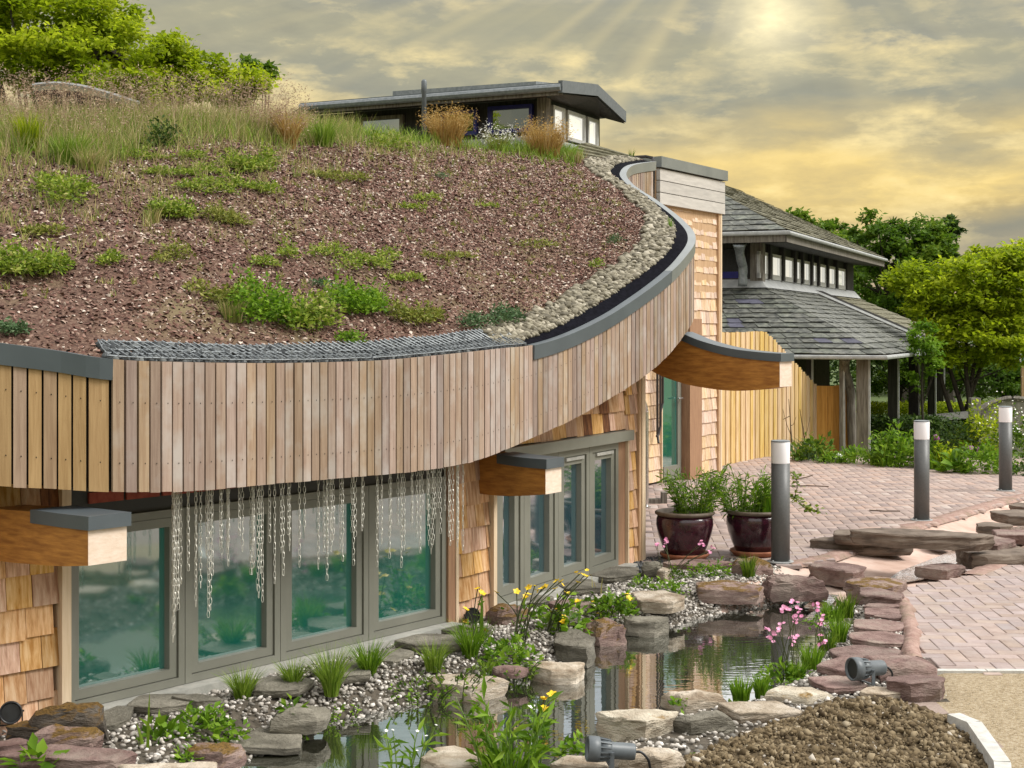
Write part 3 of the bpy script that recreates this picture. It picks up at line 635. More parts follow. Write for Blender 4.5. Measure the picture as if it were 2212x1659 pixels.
# roof surface: ruled from the edge to the ridge
RC = {-150: (-230, 262, 10.8), 0: (-40, 262, 10.9), 243: (235, 270, 11.2), 400: (390, 272, 11.6), 600: (560, 274, 12.2), 800: (715, 288, 12.8), 1000: (850, 298, 13.3), 1145: (950, 312, 13.8), 1300: (1050, 324, 14.2), 1410: (1120, 330, 14.6)}
rs, rp = [], []
for k, v in RC.items(): rs.append(0 if k == -150 else s_of(k)); rp.append(P(*v))
s_sil = arc[np.argmin(np.abs(crv[:, 1] - 12.45))]
def s_Y(Y): return arc[np.argmin(np.abs(crv[:, 1] - Y))]
for Y, v in ((12.45, (1180, 334, 14.9)), (13.28, (1228, 338, 15.1)), (13.98, (1258, 341, 15.3)), (14.62, (1290, 343, 15.5)), (15.1, (1318, 343, 15.8)), (15.75, (1345, 343, 16.3))): rs.append(s_Y(Y)); rp.append(P(*v))
rp = np.array(rp); NS, NT = 260, 90
ss = np.linspace(0, S_TOT, NS)
RV = np.zeros((NS, NT + 6, 3))
for i, s_ in enumerate(ss):
    c = at(s_); e = np.array([c[0], c[1], c[2] - .012]); t, nn = frame_at(s_); e[:2] -= nn * .02
    r = np.array([np.interp(s_, rs, rp[:, k]) for k in range(3)])
    for j in range(NT):
        u = j / (NT - 1); p = e + (r - e) * u; p[2] = e[2] + (r[2] - e[2]) * (1 - (1 - u) ** 1.22)
        d_ = u * np.linalg.norm(r[:2] - e[:2])
        p[2] += (noise.noise((p[0] * 1.3, p[1] * 1.3, 5)) * .05 + noise.noise((p[0] * 5, p[1] * 5, 9)) * .018) * min(1, d_ / .6) * min(1, (1 - u) * 8 + .3)
        RV[i, j] = p
    bk = r[:2] - e[:2]; bk = np.array([-.25, .97])
    for q_, (dd, dz) in enumerate(((.5, -.01), (1.2, -.10), (2.2, -.35), (3.5, -.9), (3.7, -4.2), (3.7, -4.4))): RV[i, NT + q_] = np.r_[RV[i, NT - 1, :2] + bk * dd, max(RV[i, NT - 1, 2] + dz, -.1)]
NTT = NT + 6
qi, qj = np.meshgrid(np.arange(NS - 1), np.arange(NTT - 1), indexing='ij'); q0 = (qi * NTT + qj).ravel()
mk('roof_substrate', RV.reshape(-1, 3), np.stack([q0, q0 + NTT, q0 + NTT + 1, q0 + 1], 1), M['substrate'], bld, smooth=True)
roof_px = px(RV[:, :NT].reshape(-1, 3)); roof_v = RV[:, :NT].reshape(-1, 3)
def roof_at(x, y):
    d = (roof_px[:, 0] - x) ** 2 + (roof_px[:, 1] - y) ** 2
    c = np.argsort(d)[:6]; return roof_v[c].mean(0)
def roof_pt(s_, d_):           # point at distance d_ inside the edge
    fi = np.interp(s_, ss, np.arange(NS)); i = int(min(fi, NS - 2)); f = fi - i
    row = RV[i, :NT] * (1 - f) + RV[i + 1, :NT] * f
    dd = np.r_[0, np.cumsum(np.linalg.norm(np.diff(row[:, :2], axis=0), axis=1))]
    return np.array([np.interp(d_, dd, row[:, k]) for k in range(3)])
def inner(s_, d_, dz=0.0):      # same but square to the edge
    c = at(s_); t, nn = frame_at(s_); xy = c[:2] - nn * d_
    d2 = (roof_v[:, 0] - xy[0]) ** 2 + (roof_v[:, 1] - xy[1]) ** 2; j = np.argpartition(d2, 6)[:6]; w_ = 1 / (d2[j] + 1e-4)
    return np.r_[xy, max((roof_v[j, 2] * w_).sum() / w_.sum(), c[2] - .02) + dz]
# black membrane upstand inside the capping
S_B0 = s_of(1142)
bs = np.linspace(S_B0, S_TOT, 120); V = []; f = []
for i, s_ in enumerate(bs):
    wd = .10 * min(1, .35 + (s_ - S_B0) / 1.6); c = at(s_); t, nn = frame_at(s_)
    V += [np.r_[c[:2] - nn * .022, c[2] - .03], np.r_[c[:2] - nn * .022, c[2] + .006]] + [np.r_[(c[:2] - nn * (.022 + wd * q)), max(c[2] + .008, inner(s_, .022 + wd * q)[2] + .016)] for q in (.25, .5, .75, 1)] + [inner(s_, .024 + wd, -.04)]
for i in range(119):
    for j in range(6): f.append((i * 7 + j, i * 7 + j + 1, (i + 1) * 7 + j + 1, (i + 1) * 7 + j))
mk('membrane_upstand', V, f, M['rubber'], bld)
# steel grating over dark stones along the middle of the eave
S_G0, S_G1 = S_L - .02, s_of(1135)
gr = MB(); nb = 6; GW = .15
gs = np.linspace(S_G0, S_G1, 70)
def gpt(s_, d_): c = at(s_); return np.r_[c[:2] - frame_at(s_)[1] * d_, max(c[2] + .012, inner(s_, d_)[2] + .024)]
lines = [[gpt(s_, -.008 + GW * k / (nb - 1)) for s_ in gs] for k in range(nb)]
for ln in lines: gr.tube(ln, .0035, 4)
s_ = S_G0
while s_ < S_G1:
    c = at(s_); t, nn = frame_at(s_); a = gpt(s_, -.012); b = gpt(min(s_ + .0, S_G1), GW * .5); b2 = gpt(max(s_ - .06, S_G0), GW)
    gr.tube([a + [0, 0, .006], b + [0, 0, .006], b2 + [0, 0, .006]], .0030, 4); s_ += .046
gr.build('grating', M['galv'], bld)
n = 2600; sr = rng.uniform(S_G0, S_G1, n); dr = rng.uniform(.0, GW, n)
pp = np.array([inner(a, b, .010) for a, b in zip(sr, dr)])
v, f, r = scatter(ICO0, pp, rng.uniform(.010, .024, (n, 3)), .8, .3); mk('eave_stones', v, f, M['darkstone'], bld, rnd=r)['kind'] = 'stuff'
# cobble strip inside the membrane
S_P0 = s_of(1085); n = 4300; sr = S_P0 + (S_TOT - S_P0) * rng.random(n) ** .9; pp = []
for s_ in sr:
    lo_ = .035 + .10 * np.clip((s_ - S_B0) / 1.6 + .30, 0, 1) * (s_ > S_B0); wd = .12 + .11 * np.clip((s_ - S_P0) / 1.8, 0, 1)
    d_ = lo_ + wd * rng.random() ** 1.15 * (1 + .25 * noise.noise((s_ * 3, 0, 0))); p = inner(s_, d_, .004); pp.append(p)
pp = np.array(pp); sz = rng.uniform(.015, .030, (n, 1)) * np.array([[1.15, .95, .6]]) * rng.uniform(.8, 1.2, (n, 3)); pp[:, 2] += rng.uniform(0, .022, n)
v, f, r = scatter(ICO1, pp, sz, .35, .07); tag(mk('roof_cobbles', v, f, M['cobble'], smooth=True, rnd=r), 'strip of rounded pale cobbles along the black roof edge', 'cobbles', kind='stuff')
# loose crushed brick over the substrate
n = 175000; si = rng.integers(0, NS - 1, n); tj = (rng.random(n) ** .85 * (NT - 2)).astype(int); fr, fq = rng.random(n), rng.random(n)
pp = (RV[si, tj] * (1 - fr)[:, None] + RV[si + 1, tj] * fr[:, None]) * (1 - fq)[:, None] + (RV[si, tj + 1] * (1 - fr)[:, None] + RV[si + 1, tj + 1] * fr[:, None]) * fq[:, None]
pp[:, 2] += rng.uniform(-.002, .006, n)
ed = np.full(n, 9.0); near_e = tj < 30; ed[near_e] = seg_dist(pp[near_e][:, :2], crv[::6, :2]); pos_s = ss[si]
keep = (ed > np.where(pos_s > S_CAP - .1, .04 + .10 * np.clip((pos_s - S_B0) / 1.6 + .30, 0, 1), np.where(pos_s > S_G0, .14, .02))); pp = pp[keep]; n = len(pp)
sz = (.0045 + .010 * rng.random((n, 1)) ** 1.6) * rng.uniform(.7, 1.4, (n, 3)); sz[:, 2] *= .9
v, f, r = scatter(CHIP, pp, sz, .5, .25); tag(mk('roof_gravel', v, f, M['chips'], rnd=r), 'loose crushed red brick spread over the planted roof', 'gravel', kind='stuff')
# soffit under the overhang
V, f = [], []
for i, s_ in enumerate(ss):
    c = at(s_); t, nn = frame_at(s_)
    V += [np.r_[c[:2] - nn * .03, c[3] + .02], np.r_[c[:2] - nn * 1.5, c[3] + .14]]
for i in range(NS - 1): f.append((2 * i, 2 * i + 1, 2 * i + 3, 2 * i + 2))
mk('soffit', V, f, M['soffit'], bld)

# ---- walls
W1, W2 = g2(143, 1541), g2(965, 1345); W0 = W1 + np.array([-.52, -.545]) * 1.3
W3 = g2(1062, 1319); W4 = g2(1388, 1207); WB = np.array([.2, 16.5])
E0, E1 = g2(1370, 1054), g2(1552, 1018)
def unit(a, b): d = np.array(b) - np.array(a); L = np.linalg.norm(d); return d / L, L
def on(A, B, x):                 # distance along A->B at photo column x
    t, L = unit(A, B); u = (x - CX) / F; return (u * A[1] - A[0]) / (t[0] - u * t[1])
def zat(A, B, x, y):
    t, L = unit(A, B); Y = A[1] + t[1] * on(A, B, x); return HC - (y - HY) / F * Y
def wall(A, B, z0, z1, m=None, th=.15):
    t, L = unit(A, B); nn = np.array([t[1], -t[0]]); mb = MB(); mb.wbox(A, t, nn, 0, L, -th - .06, -.065, z0, z1); mb.build('wall', m or M['dark'], bld)
wall(W0, W1, -.2, 1.32); wall(W1, W2, -.2, 1.28); wall(W2, W3, -.2, 1.30); wall(W3, W4, -.2, 1.78); wall(W4, WB, -.2, 2.3); wall(E0, E1, -.2, 4.0)
def shingles(A, B, a0, a1, z0, z1, m, expo=.155, wr=(.10, .20), top=None, d0=0.0):
    t, L = unit(A, B); nn = np.array([t[1], -t[0]]); z = z0; row = 0
    while z < z1 - .02:
        a = a0 - random.uniform(0, .1)
        zt = min(z + expo + .03, z1 + .02)
        while a < a1 - .004:
            w = random.uniform(*wr); s0, s1 = max(a, a0), min(a + w - .004, a1); a += w
            if s1 - s0 < .025: continue
            if top is not None and z > top((s0 + s1) / 2): continue
            zb = z + random.uniform(-.006, .006); pb = d0 + random.uniform(.018, .026)
            O = np.array([A[0], A[1], 0]); t3 = np.r_[t, 0]; n3 = np.r_[nn, 0]
            lo_ = [O + t3 * s0 + n3 * pb, O + t3 * s1 + n3 * (pb + random.uniform(-.003, .003)), O + t3 * s1 + n3 * (d0 - .07), O + t3 * s0 + n3 * (d0 - .07)]
            hi_ = [O + t3 * s0 + n3 * (d0 + .003), O + t3 * s1 + n3 * (d0 + .003), O + t3 * s1 + n3 * (d0 - .07), O + t3 * s0 + n3 * (d0 - .07)]
            mb = MB(); mb.hexa([p + [0, 0, zb] for p in lo_], [p + [0, 0, zt] for p in hi_]); mb.build('shingle', M['shingle_dark'] if (m is M['shingle'] and random.random() < .05) else m, bld)
        z += expo; row += 1
LW, _ = None, None
L01 = unit(W0, W1)[1]; L23 = unit(W2, W3)[1]; L34 = unit(W3, W4)[1]; LE = unit(E0, E1)[1]
shingles(W0, W1, 0, L01 - .05, -.06, 1.15, M['shingle'])
shingles(W2, W3, on(W2, W3, 979), on(W2, W3, 1053), -.03, 1.12, M['shingle'], wr=(.09, .16))
a_l = on(W3, W4, 1095); a_j0, a_j1 = on(W3, W4, 1347), on(W3, W4, 1373)
shingles(W3, W4, a_l, a_j0, 1.10, 1.72, M['shingle'])
shingles(W3, W4, a_j0, a_j1, -.02, 1.74, M['shingle'], wr=(.07, .14))
aE = [on(E0, E1, x) for x in (1390, 1424, 1426, 1464, 1466, 1492, 1494, 1546)]
shingles(E0, E1, aE[0], aE[1], .02, 2.9, M['shingle_pale'], expo=.16)
shingles(E0, E1, aE[6], aE[7], .02, 3.45, M['shingle_pale'], expo=.165, wr=(.09, .18))
shingles(E0, E1, on(E0, E1, 1415), aE[6], 2.6, 3.45, M['shingle_pale'], expo=.165, wr=(.09, .18))
def post(name, A, B, a0, a1, d0, d1, z0, z1, m):
    t, L = unit(A, B); nn = np.array([t[1], -t[0]]); mb = MB(); mb.wbox(A, t, nn, a0, a1, d0, d1, z0, z1); return mb.build(name, m, bld)
post('jamb', W0, W1, L01 - .05, L01, -.1, .05, -.05, 1.15, M['timber_pale'])
post('jamb', W2, W3, on(W2, W3, 957), on(W2, W3, 972), -.15, .045, -.04, 1.15, M['timber_brown'])
post('jamb', W2, W3, on(W2, W3, 972) + .002, on(W2, W3, 978), -.05, .05, -.04, 1.15, M['timber_pale'])
post('jamb', W2, W3, on(W2, W3, 1054), on(W2, W3, 1061), -.1, .05, -.04, 1.15, M['timber_pale'])
post('jamb', W3, W4, on(W3, W4, 1329), a_j0 - .012, -.1, .02, .02, 1.03, M['timber_brown'])
post('jamb', W3, W4, a_j0 - .010, a_j0 + .012, -.05, .045, -.03, 1.03, M['timber_pale'])
post('corner_trim', W3, W4, a_j1, a_j1 + .035, -.05, .035, -.03, 1.78, M['timber'])
post('corner_trim', W3, W4, a_j1 + .037, L34 - .04, -.1, .045, -.03, 1.78, M['timber_pale'])
post('lintel', W3, W4, on(W3, W4, 1070), on(W3, W4, 1352), -.02, .075, 1.015, 1.095, M['frame'])
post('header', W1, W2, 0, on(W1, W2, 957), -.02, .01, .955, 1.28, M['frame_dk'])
for k in range(9): post('brick', W1, W2, .12 + k * .23, .33 + k * .23, .01, .022, 1.03, 1.085, M['redbrick'])
post('sill', W1, W2, -.02, on(W1, W2, 965), -.05, .13, -.16, .012, M['sill'])
post('sill', W3, W4, -.02, on(W3, W4, 1348), -.05, .12, -.12, .022, M['sill'])
post('threshold', W2, W3, -.0, L23, -.05, .09, -.16, -.02, M['sill'])
def window(A, B, x0, x1, z0, z1, gl, vent=False, fw=.055, lw=None):
    t, L = unit(A, B); nn = np.array([t[1], -t[0]]); a0, a1 = on(A, B, x0) + .002, on(A, B, x1) - .002; lw = lw or fw
    def ring(mb, a0, a1, z0, z1, w, d0, d1, wl_=None):
        wl_ = wl_ or w
        mb.wbox(A, t, nn, a0, a0 + wl_, d0, d1, z0, z1); mb.wbox(A, t, nn, a1 - w, a1, d0, d1, z0, z1)
        mb.wbox(A, t, nn, a0 + wl_, a1 - w, d0, d1, z0, z0 + w); mb.wbox(A, t, nn, a0 + wl_, a1 - w, d0, d1, z1 - w, z1)
    mb = MB(); ring(mb, a0, a1, z0, z1, fw * .62, -.06, .03, lw * .62); w = mb.build('window', M['frame'], bld)
    mb = MB(); g = fw * .62 + .004; gl_ = lw * .62 + .004; ring(mb, a0 + gl_, a1 - g, z0 + g, z1 - g, fw * .72, -.06, .018, lw * .72); mb.build('sash', M['frame'], w)
    mb = MB(); e = g + fw * .6; el = gl_ + lw * .6; mb.wbox(A, t, nn, a0 + el, a1 - e, -.045, -.025, z0 + e, z1 - e); mb.build('pane', gl, w)
    if vent:
        mb = MB(); mb.wbox(A, t, nn, a0 + .15 * (a1 - a0) + .05, a1 - .1, .018, .034, z1 - .085, z1 - .062); mb.build('vent', M['sill'], w)
for x0, x1, lw in ((144, 392, .04), (392, 598, .07), (598, 789, .07), (789, 957, .07)): window(W1, W2, x0, x1, .015, .955, M['glass_teal'], fw=.066, lw=lw)
for x0, x1, v_ in ((1063, 1124, 0), (1124, 1198, 1), (1198, 1266, 1), (1266, 1329, 1)): window(W3, W4, x0, x1, .025, 1.012, M['glass_blue'], bool(v_), fw=.085)
# entrance: glazed door, posts, trims and the tower boards
post('door_frame', E0, E1, aE[2] - .03, aE[3] + .02, -.05, .0, 0, 2.35, M['frame'])
dr_ = post('door', E0, E1, aE[2], aE[3], .002, .03, .03, 2.32, M['glass_teal'])
tE, _l = unit(E0, E1); nE = np.array([tE[1], -tE[0]])
mb = MB(); mb.wbox(E0, tE, nE, aE[3] - .10, aE[3], .031, .05, .03, 2.32); mb.wbox(E0, tE, nE, aE[2], aE[3] - .1, .031, .05, .03, .2); mb.build('door_rail', M['frame'], dr_)
mb = MB(); hA = np.r_[E0 + tE * (aE[3] - .05) + nE * .10, 1.04]; mb.tube([hA - np.r_[nE * .05, 0], hA, hA - np.r_[tE * .14, 0]], .012, 6); mb.build('door_handle', M['steel'], dr_)
post('timber_column', E0, E1, aE[4], aE[5], .0, .16, .0, 2.05, M['timber_brown'])
post('corner_trim', E0, E1, aE[6] - .012, aE[6], -.05, .04, .0, 3.0, M['timber_pale'])
post('corner_trim', E0, E1, aE[1], aE[1] + .02, -.05, .04, .0, 2.9, M['timber_pale'])
post('corner_trim', E0, E1, aE[7] - .0, aE[7] + .045, -.05, .045, .0, 3.47, M['timber'])
post('corner_trim', E0, E1, aE[7] + .047, aE[7] + .10, -.15, .05, .0, 3.47, M['timber_pale'])
aT0, aT1 = on(E0, E1, 1415), on(E0, E1, 1556)
M['silver_board'] = mat('silvered_board', (.44, .415, .38), (.54, .51, .465), rough=.75, scale=6, stretch=(.6, .6, 5), rand=.08, bump=.1)
zt0 = 3.47
for k in range(3): post('parapet_board', E0, E1, aT0, aT1, .02, .07, zt0 + k * .148, zt0 + k * .148 + .138, M['silver_board'])
post('parapet_capping', E0, E1, aT0 - .02, aT1 + .03, -.35, .10, zt0 + .452, zt0 + .585, M['cap_pale_and_sheen'])
mb = MB(); mb.wbox(E0, tE, nE, aT0, aT1 - .0, -2.2, .015, 2.4, zt0 + .45); mb.build('tower_core', M['timber'], bld)
# thin pipes beside the door and over the parapet
ap = on(E0, E1, 1406); pipes = MB()
def ep(a, d, z): return np.r_[E0 + tE * a + nE * d, z]
pipes.tube([ep(ap, .09, 2.9), ep(ap, .09, .62), ep(ap - .03, .12, .52)], .017, 6)
pipes.tube([ep(ap + .08, .09, 2.9), ep(ap + .08, .09, .72), ep(ap + .03, .09, .62), ep(ap - .02, .09, .6)], .017, 6)
pipes.tube([ep(ap + .15, .09, 2.9), ep(ap + .15, .09, 1.0), ep(ap + .09, .09, .9)], .015, 6)
pipes.build('door_pipes', M['blackpipe'], bld)
pp2 = MB()
for off_ in (0, .05):
    pp2.tube([P(1310 + off_ * 60, 346, 15.9), P(1345, 343 - off_ * 60, 15.95), P(1395, 339 - off_ * 40, 15.95), P(1409 + off_ * 40, 342 - off_ * 40, 15.9), P(1411 + off_ * 45, 352, 15.85), P(1411 + off_ * 45, 452, 15.85)], .012, 6)
pp2.build('roof_pipes', M['blackpipe'], bld)

# ---- curved laminated beams: stations of the near face given as (x, ytop, ybot, depth)
def beam(st, wv, capx, label):
    st = catmull(np.array([np.r_[P(x, yt, Y), P(x, yb, Y)] for x, yt, yb, Y in st]), 10); w3 = np.array([wv[0], wv[1], 0.0])
    mb = MB(); V = []
    for r in st: V += [r[3:], r[:3], r[:3] + w3, r[3:] + w3]
    k = len(st); f = [(i * 4 + j, (i + 1) * 4 + j, (i + 1) * 4 + (j + 1) % 4, i * 4 + (j + 1) % 4) for i in range(k - 1) for j in range(4)]; f.append((0, 1, 2, 3))
    mb.add(V, f); b = mb.build('beam', M['beam'], bld)
    d = st[-1, :3] - st[-3, :3]; d[2] = 0; d /= np.linalg.norm(d); e = d * .003
    l = st[-1]; mb = MB(); ring = [l[3:], l[3:] + w3, l[:3] + w3, l[:3]]; mb.hexa([p for p in ring], [p + e for p in ring]); mb.build('beam_end', M['beam_end'], b)
    idx = [i for i in range(k) if px(st[i, :3])[0, 0] >= capx]; V = []; wn_ = w3 / np.linalg.norm(w3)
    for i in idx:
        r = st[i, :3] + (d * .02 if i == idx[-1] else 0)
        V += [r - wn_ * .012 + [0, 0, -.05], r - wn_ * .012 + [0, 0, .012], r + w3 + wn_ * .012 + [0, 0, .012], r + w3 + wn_ * .012 + [0, 0, -.05]]
    k = len(idx); f = [(i * 4 + j, (i + 1) * 4 + j, (i + 1) * 4 + (j + 1) % 4, i * 4 + (j + 1) % 4) for i in range(k - 1) for j in range(4)] + [(0, 1, 2, 3), ((k - 1) * 4 + 3, (k - 1) * 4 + 2, (k - 1) * 4 + 1, (k - 1) * 4)]
    mb = MB(); mb.add(V, f); mb.build('beam_cap', M['cap'], b); return b
beam([(-130, 1092, 1190, 7.25), (0, 1100, 1212, 6.97), (70, 1106, 1219, 6.83), (130, 1114, 1223, 6.70), (190, 1121, 1222, 6.58)], (.13, .155), 66, '')
beam([(985, 958, 1052, 10.1), (1030, 974, 1065, 9.93), (1080, 985, 1071, 9.78), (1130, 992, 1071, 9.62), (1178, 996, 1068, 9.46)], (.106, .17), 1070, '')
beam([(1370, 690, 775, 12.35), (1420, 702, 808, 12.18), (1472, 722, 827, 12.0), (1517, 740, 837, 11.85), (1579, 756, 844, 11.65), (1642, 764, 842, 11.44), (1684, 767, 836, 11.3)], (.12, .16), 1462, '')
# ---- the chains that hang from the eave
CH = [(395, 1330), (399, 1388), (403, 1376), (415, 1322), (432, 1246), (436, 1180), (448, 1318), (453, 1230), (462, 1272), (473, 1252), (477, 1343), (504, 1190), (508, 1222), (515, 1231), (523, 1221), (534, 1166), (555, 1196), (567, 1246), (573, 1252), (580, 1300), (586, 1287), (592, 1310), (612, 1272), (617, 1172), (627, 1202), (641, 1250), (646, 1160), (662, 1196), (676, 1232), (688, 1160), (718, 1236), (728, 1254), (731, 1202), (741, 1198), (759, 1220), (782, 1221), (796, 1166), (812, 1140), (832, 1228), (842, 1179), (868, 1210), (876, 1156), (886, 1231), (893, 1170), (914, 1150), (922, 1170), (926, 1196), (936, 1108), (943, 1140), (949, 1188), (956, 1179), (962, 1200), (968, 1122), (985, 1168), (993, 1184), (1012, 1188), (1016, 1160), (1025, 1190)]
CH += [(x + random.uniform(3.5, 7), yb - random.uniform(8, 70)) for x, yb in list(CH) if (x > 700 and random.random() < .6) or (x < 600 and random.random() < .35)]; CH.sort()
lk = []
for k in range(8):
    a = 2 * math.pi * k / 8; cx_, cz_ = .0062 * math.cos(a), .0070 * math.sin(a) + (.0105 if math.sin(a) > .01 else -.0105 if math.sin(a) < -.01 else 0)
    for j in range(3):
        b = 2 * math.pi * j / 3; rr = .0019; lk.append((cx_ + rr * math.cos(b) * math.cos(a), rr * math.sin(b), cz_ + rr * math.cos(b) * math.sin(a)))
lk = np.array(lk); lf = np.array([(i * 3 + j, ((i + 1) % 8) * 3 + j, ((i + 1) % 8) * 3 + (j + 1) % 3, i * 3 + (j + 1) % 3) for i in range(8) for j in range(3)])
ORD = ['first', 'second', 'third', 'fourth', 'fifth', 'sixth', 'seventh', 'eighth', 'ninth', 'tenth', 'eleventh', 'twelfth', 'thirteenth', 'fourteenth', 'fifteenth', 'sixteenth', 'seventeenth', 'eighteenth', 'nineteenth', 'twentieth', 'twenty first', 'twenty second', 'twenty third', 'twenty fourth', 'twenty fifth', 'twenty sixth', 'twenty seventh', 'twenty eighth', 'twenty ninth', 'thirtieth', 'thirty first', 'thirty second', 'thirty third', 'thirty fourth', 'thirty fifth', 'thirty sixth', 'thirty seventh', 'thirty eighth']
def zone(x): return 'second window' if x < 597 else 'third window' if x < 789 else 'fourth window' if x < 957 else 'shingle pier'
cnt = {}
for x, yb in CH:
    zn = zone(x); k_ = cnt.get(zn, 0); cnt[zn] = k_ + 1
    ln_ = yb - np.interp(x, [390, 1030], [1058, 985]); lw_ = 'long' if ln_ > 225 else 'short' if ln_ < 130 else 'medium length'
    lab_ = f'{lw_} silvery chain, {ORD[k_]} from the left among those hanging before the {zn}'
    s_ = s_of(x); c = at(s_); t, nn = frame_at(s_); o2 = c[:2] - nn * (.05 + random.uniform(0, .05)); ztop = c[3] + .02
    zb = HC - (yb - HY) / F * o2[1]; k = max(4, int((ztop - zb) / .0305)); V, Fc = [], []
    yaw = random.uniform(0, 3.14)
    for i in range(k):
        a = yaw + (math.pi / 2 if i % 2 else 0) + random.gauss(0, .25); R = np.array([[math.cos(a), -math.sin(a), 0], [math.sin(a), math.cos(a), 0], [0, 0, 1]])
        V.append(lk @ R.T + [0, 0, -.015 - i * .0305]); Fc.append(lf + i * len(lk))
    o = mk('hanging_chain', np.concatenate(V) + np.r_[o2, ztop], np.concatenate(Fc), M['chain'], smooth=True, loc=np.r_[o2, ztop])
    tag(o, lab_, 'chain', 'chains hanging in front of the windows')
# ------------------------------------------------------------------ stones round the pond and the stream
def stone_mesh(w, d, h, seed, slab, rough_=1.0):
    r_ = random.Random(seed); k = 26; m = 8
    ph = [r_.uniform(0, 6.28) for _ in range(4)]; corners = r_.choice([4, 5, 5, 6]); rot0 = r_.uniform(0, 6.28); V = []
    cor = sorted([(rot0 + 2 * math.pi * (i + r_.uniform(-.22, .22)) / corners) for i in range(corners)])
    cp = [(math.cos(a) * r_.uniform(.92, 1.1), math.sin(a) * r_.uniform(.92, 1.1)) for a in cor]
    def outline(a):             # angular polygon, so the stone has straight faces and corners
        ca, sa = math.cos(a), math.sin(a); best = 1.0
        for i in range(corners):
            x0, y0 = cp[i]; x1, y1 = cp[(i + 1) % corners]
            den = ca * (y1 - y0) - sa * (x1 - x0)
            if abs(den) < 1e-6: continue
            t = (x0 * (y1 - y0) - y0 * (x1 - x0)) / den; u = (x0 * sa - y0 * ca) / (-den) if abs(den) > 1e-9 else 0
            u = ((t * ca - x0) * (x1 - x0) + (t * sa - y0) * (y1 - y0)) / ((x1 - x0) ** 2 + (y1 - y0) ** 2)
            if t > 0 and -1e-3 <= u <= 1.001: best = t; break
        return .35 + .65 * best if False else best
    O = np.array([[math.cos(2 * math.pi * j / k) * outline(2 * math.pi * j / k), math.sin(2 * math.pi * j / k) * outline(2 * math.pi * j / k)] for j in range(k)])
    O = O - (O.max(0) + O.min(0)) / 2; O = O / (O.max(0) - O.min(0)) * np.array([w, d])
    lay = ([(1.0 - r_.uniform(.02, .10), -.35), (.98, 0), (1.0, .3), (.985, .62), (1.0, .86), (.975, .97), (.93, 1.0), (.62, 1.03), (.28, 1.04)] if slab else
           [(.92, -.35), (1.0, .0), (1.0, .28), (.97, .55), (.90, .78), (.80, .92), (.66, 1.0), (.42, 1.06), (.18, 1.08)])
    sl = r_.uniform(-.12, .12), r_.uniform(-.10, .10)
    for s_, z in lay:
        for j in range(k): V.append([O[j, 0] * s_, O[j, 1] * s_, z * h])
    V.append([0, 0, lay[-1][1] * h]); V = np.array(V)
    amp = min(.035, .13 * min(w, d, h * 1.6)) * rough_; o_ = seed * 3.7
    for i, v in enumerate(V):
        q = Vector((v[0] * 7 + o_, v[1] * 7, v[2] * 16)); n1 = noise.noise_vector(q); n2 = noise.noise_vector(q * 3.1) * 1.5
        zf = .45 if slab else 1.0
        V[i] += np.array([n1.x + .5 * n2.x, n1.y + .5 * n2.y, (n1.z + .5 * n2.z) * zf]) * amp
        if v[2] > .5 * h: V[i, 2] += (v[0] / w * sl[0] + v[1] / d * sl[1]) * h
    f = [(i * k + j, i * k + (j + 1) % k, (i + 1) * k + (j + 1) % k, (i + 1) * k + j) for i in range(len(lay) - 1) for j in range(k)]
    t = (len(lay) - 1) * k; f += [(t + j, t + (j + 1) % k, len(V) - 1) for j in range(k)]
    return V, f
def stone(x0, x1, ytop, yfront, ybot, m, label, slab=True, z=0.0, yaw=None, cat='stone', name=None, dmax=1.4, tilt=0.0):
    xc = (x0 + x1) / 2; b = G(xc, ybot, z); Y = b[1]; w = (x1 - x0) / F * Y; h = max(.03, (ybot - yfront) / F * Y); zt = z + h
    d = min(max((HC - zt) * F / (ytop - HY) - Y, .16 if not slab else .12), dmax)
    if slab: w *= 1.07; d *= 1.18
    V, f = stone_mesh(w, d, h, stone.n, slab); stone.n += 1
    c = np.array([P(xc, ybot, Y)[0] * (1 + d / 2 / Y), Y + d / 2, z]); a = random.uniform(-.12, .12) if yaw is None else yaw
    R = np.array([[math.cos(a), -math.sin(a), 0], [math.sin(a), math.cos(a), 0], [0, 0, 1]]); Rt = np.array([[math.cos(tilt), 0, math.sin(tilt)], [0, 1, 0], [-math.sin(tilt), 0, math.cos(tilt)]])
    o = mk(name or ('flat_stone' if slab else 'boulder'), V @ Rt.T @ R.T + c, f, M[m], loc=c)
    return tag(o, label, cat, 'stones laid round the pond and stream')
stone.n = 1
B_, S_ = False, True
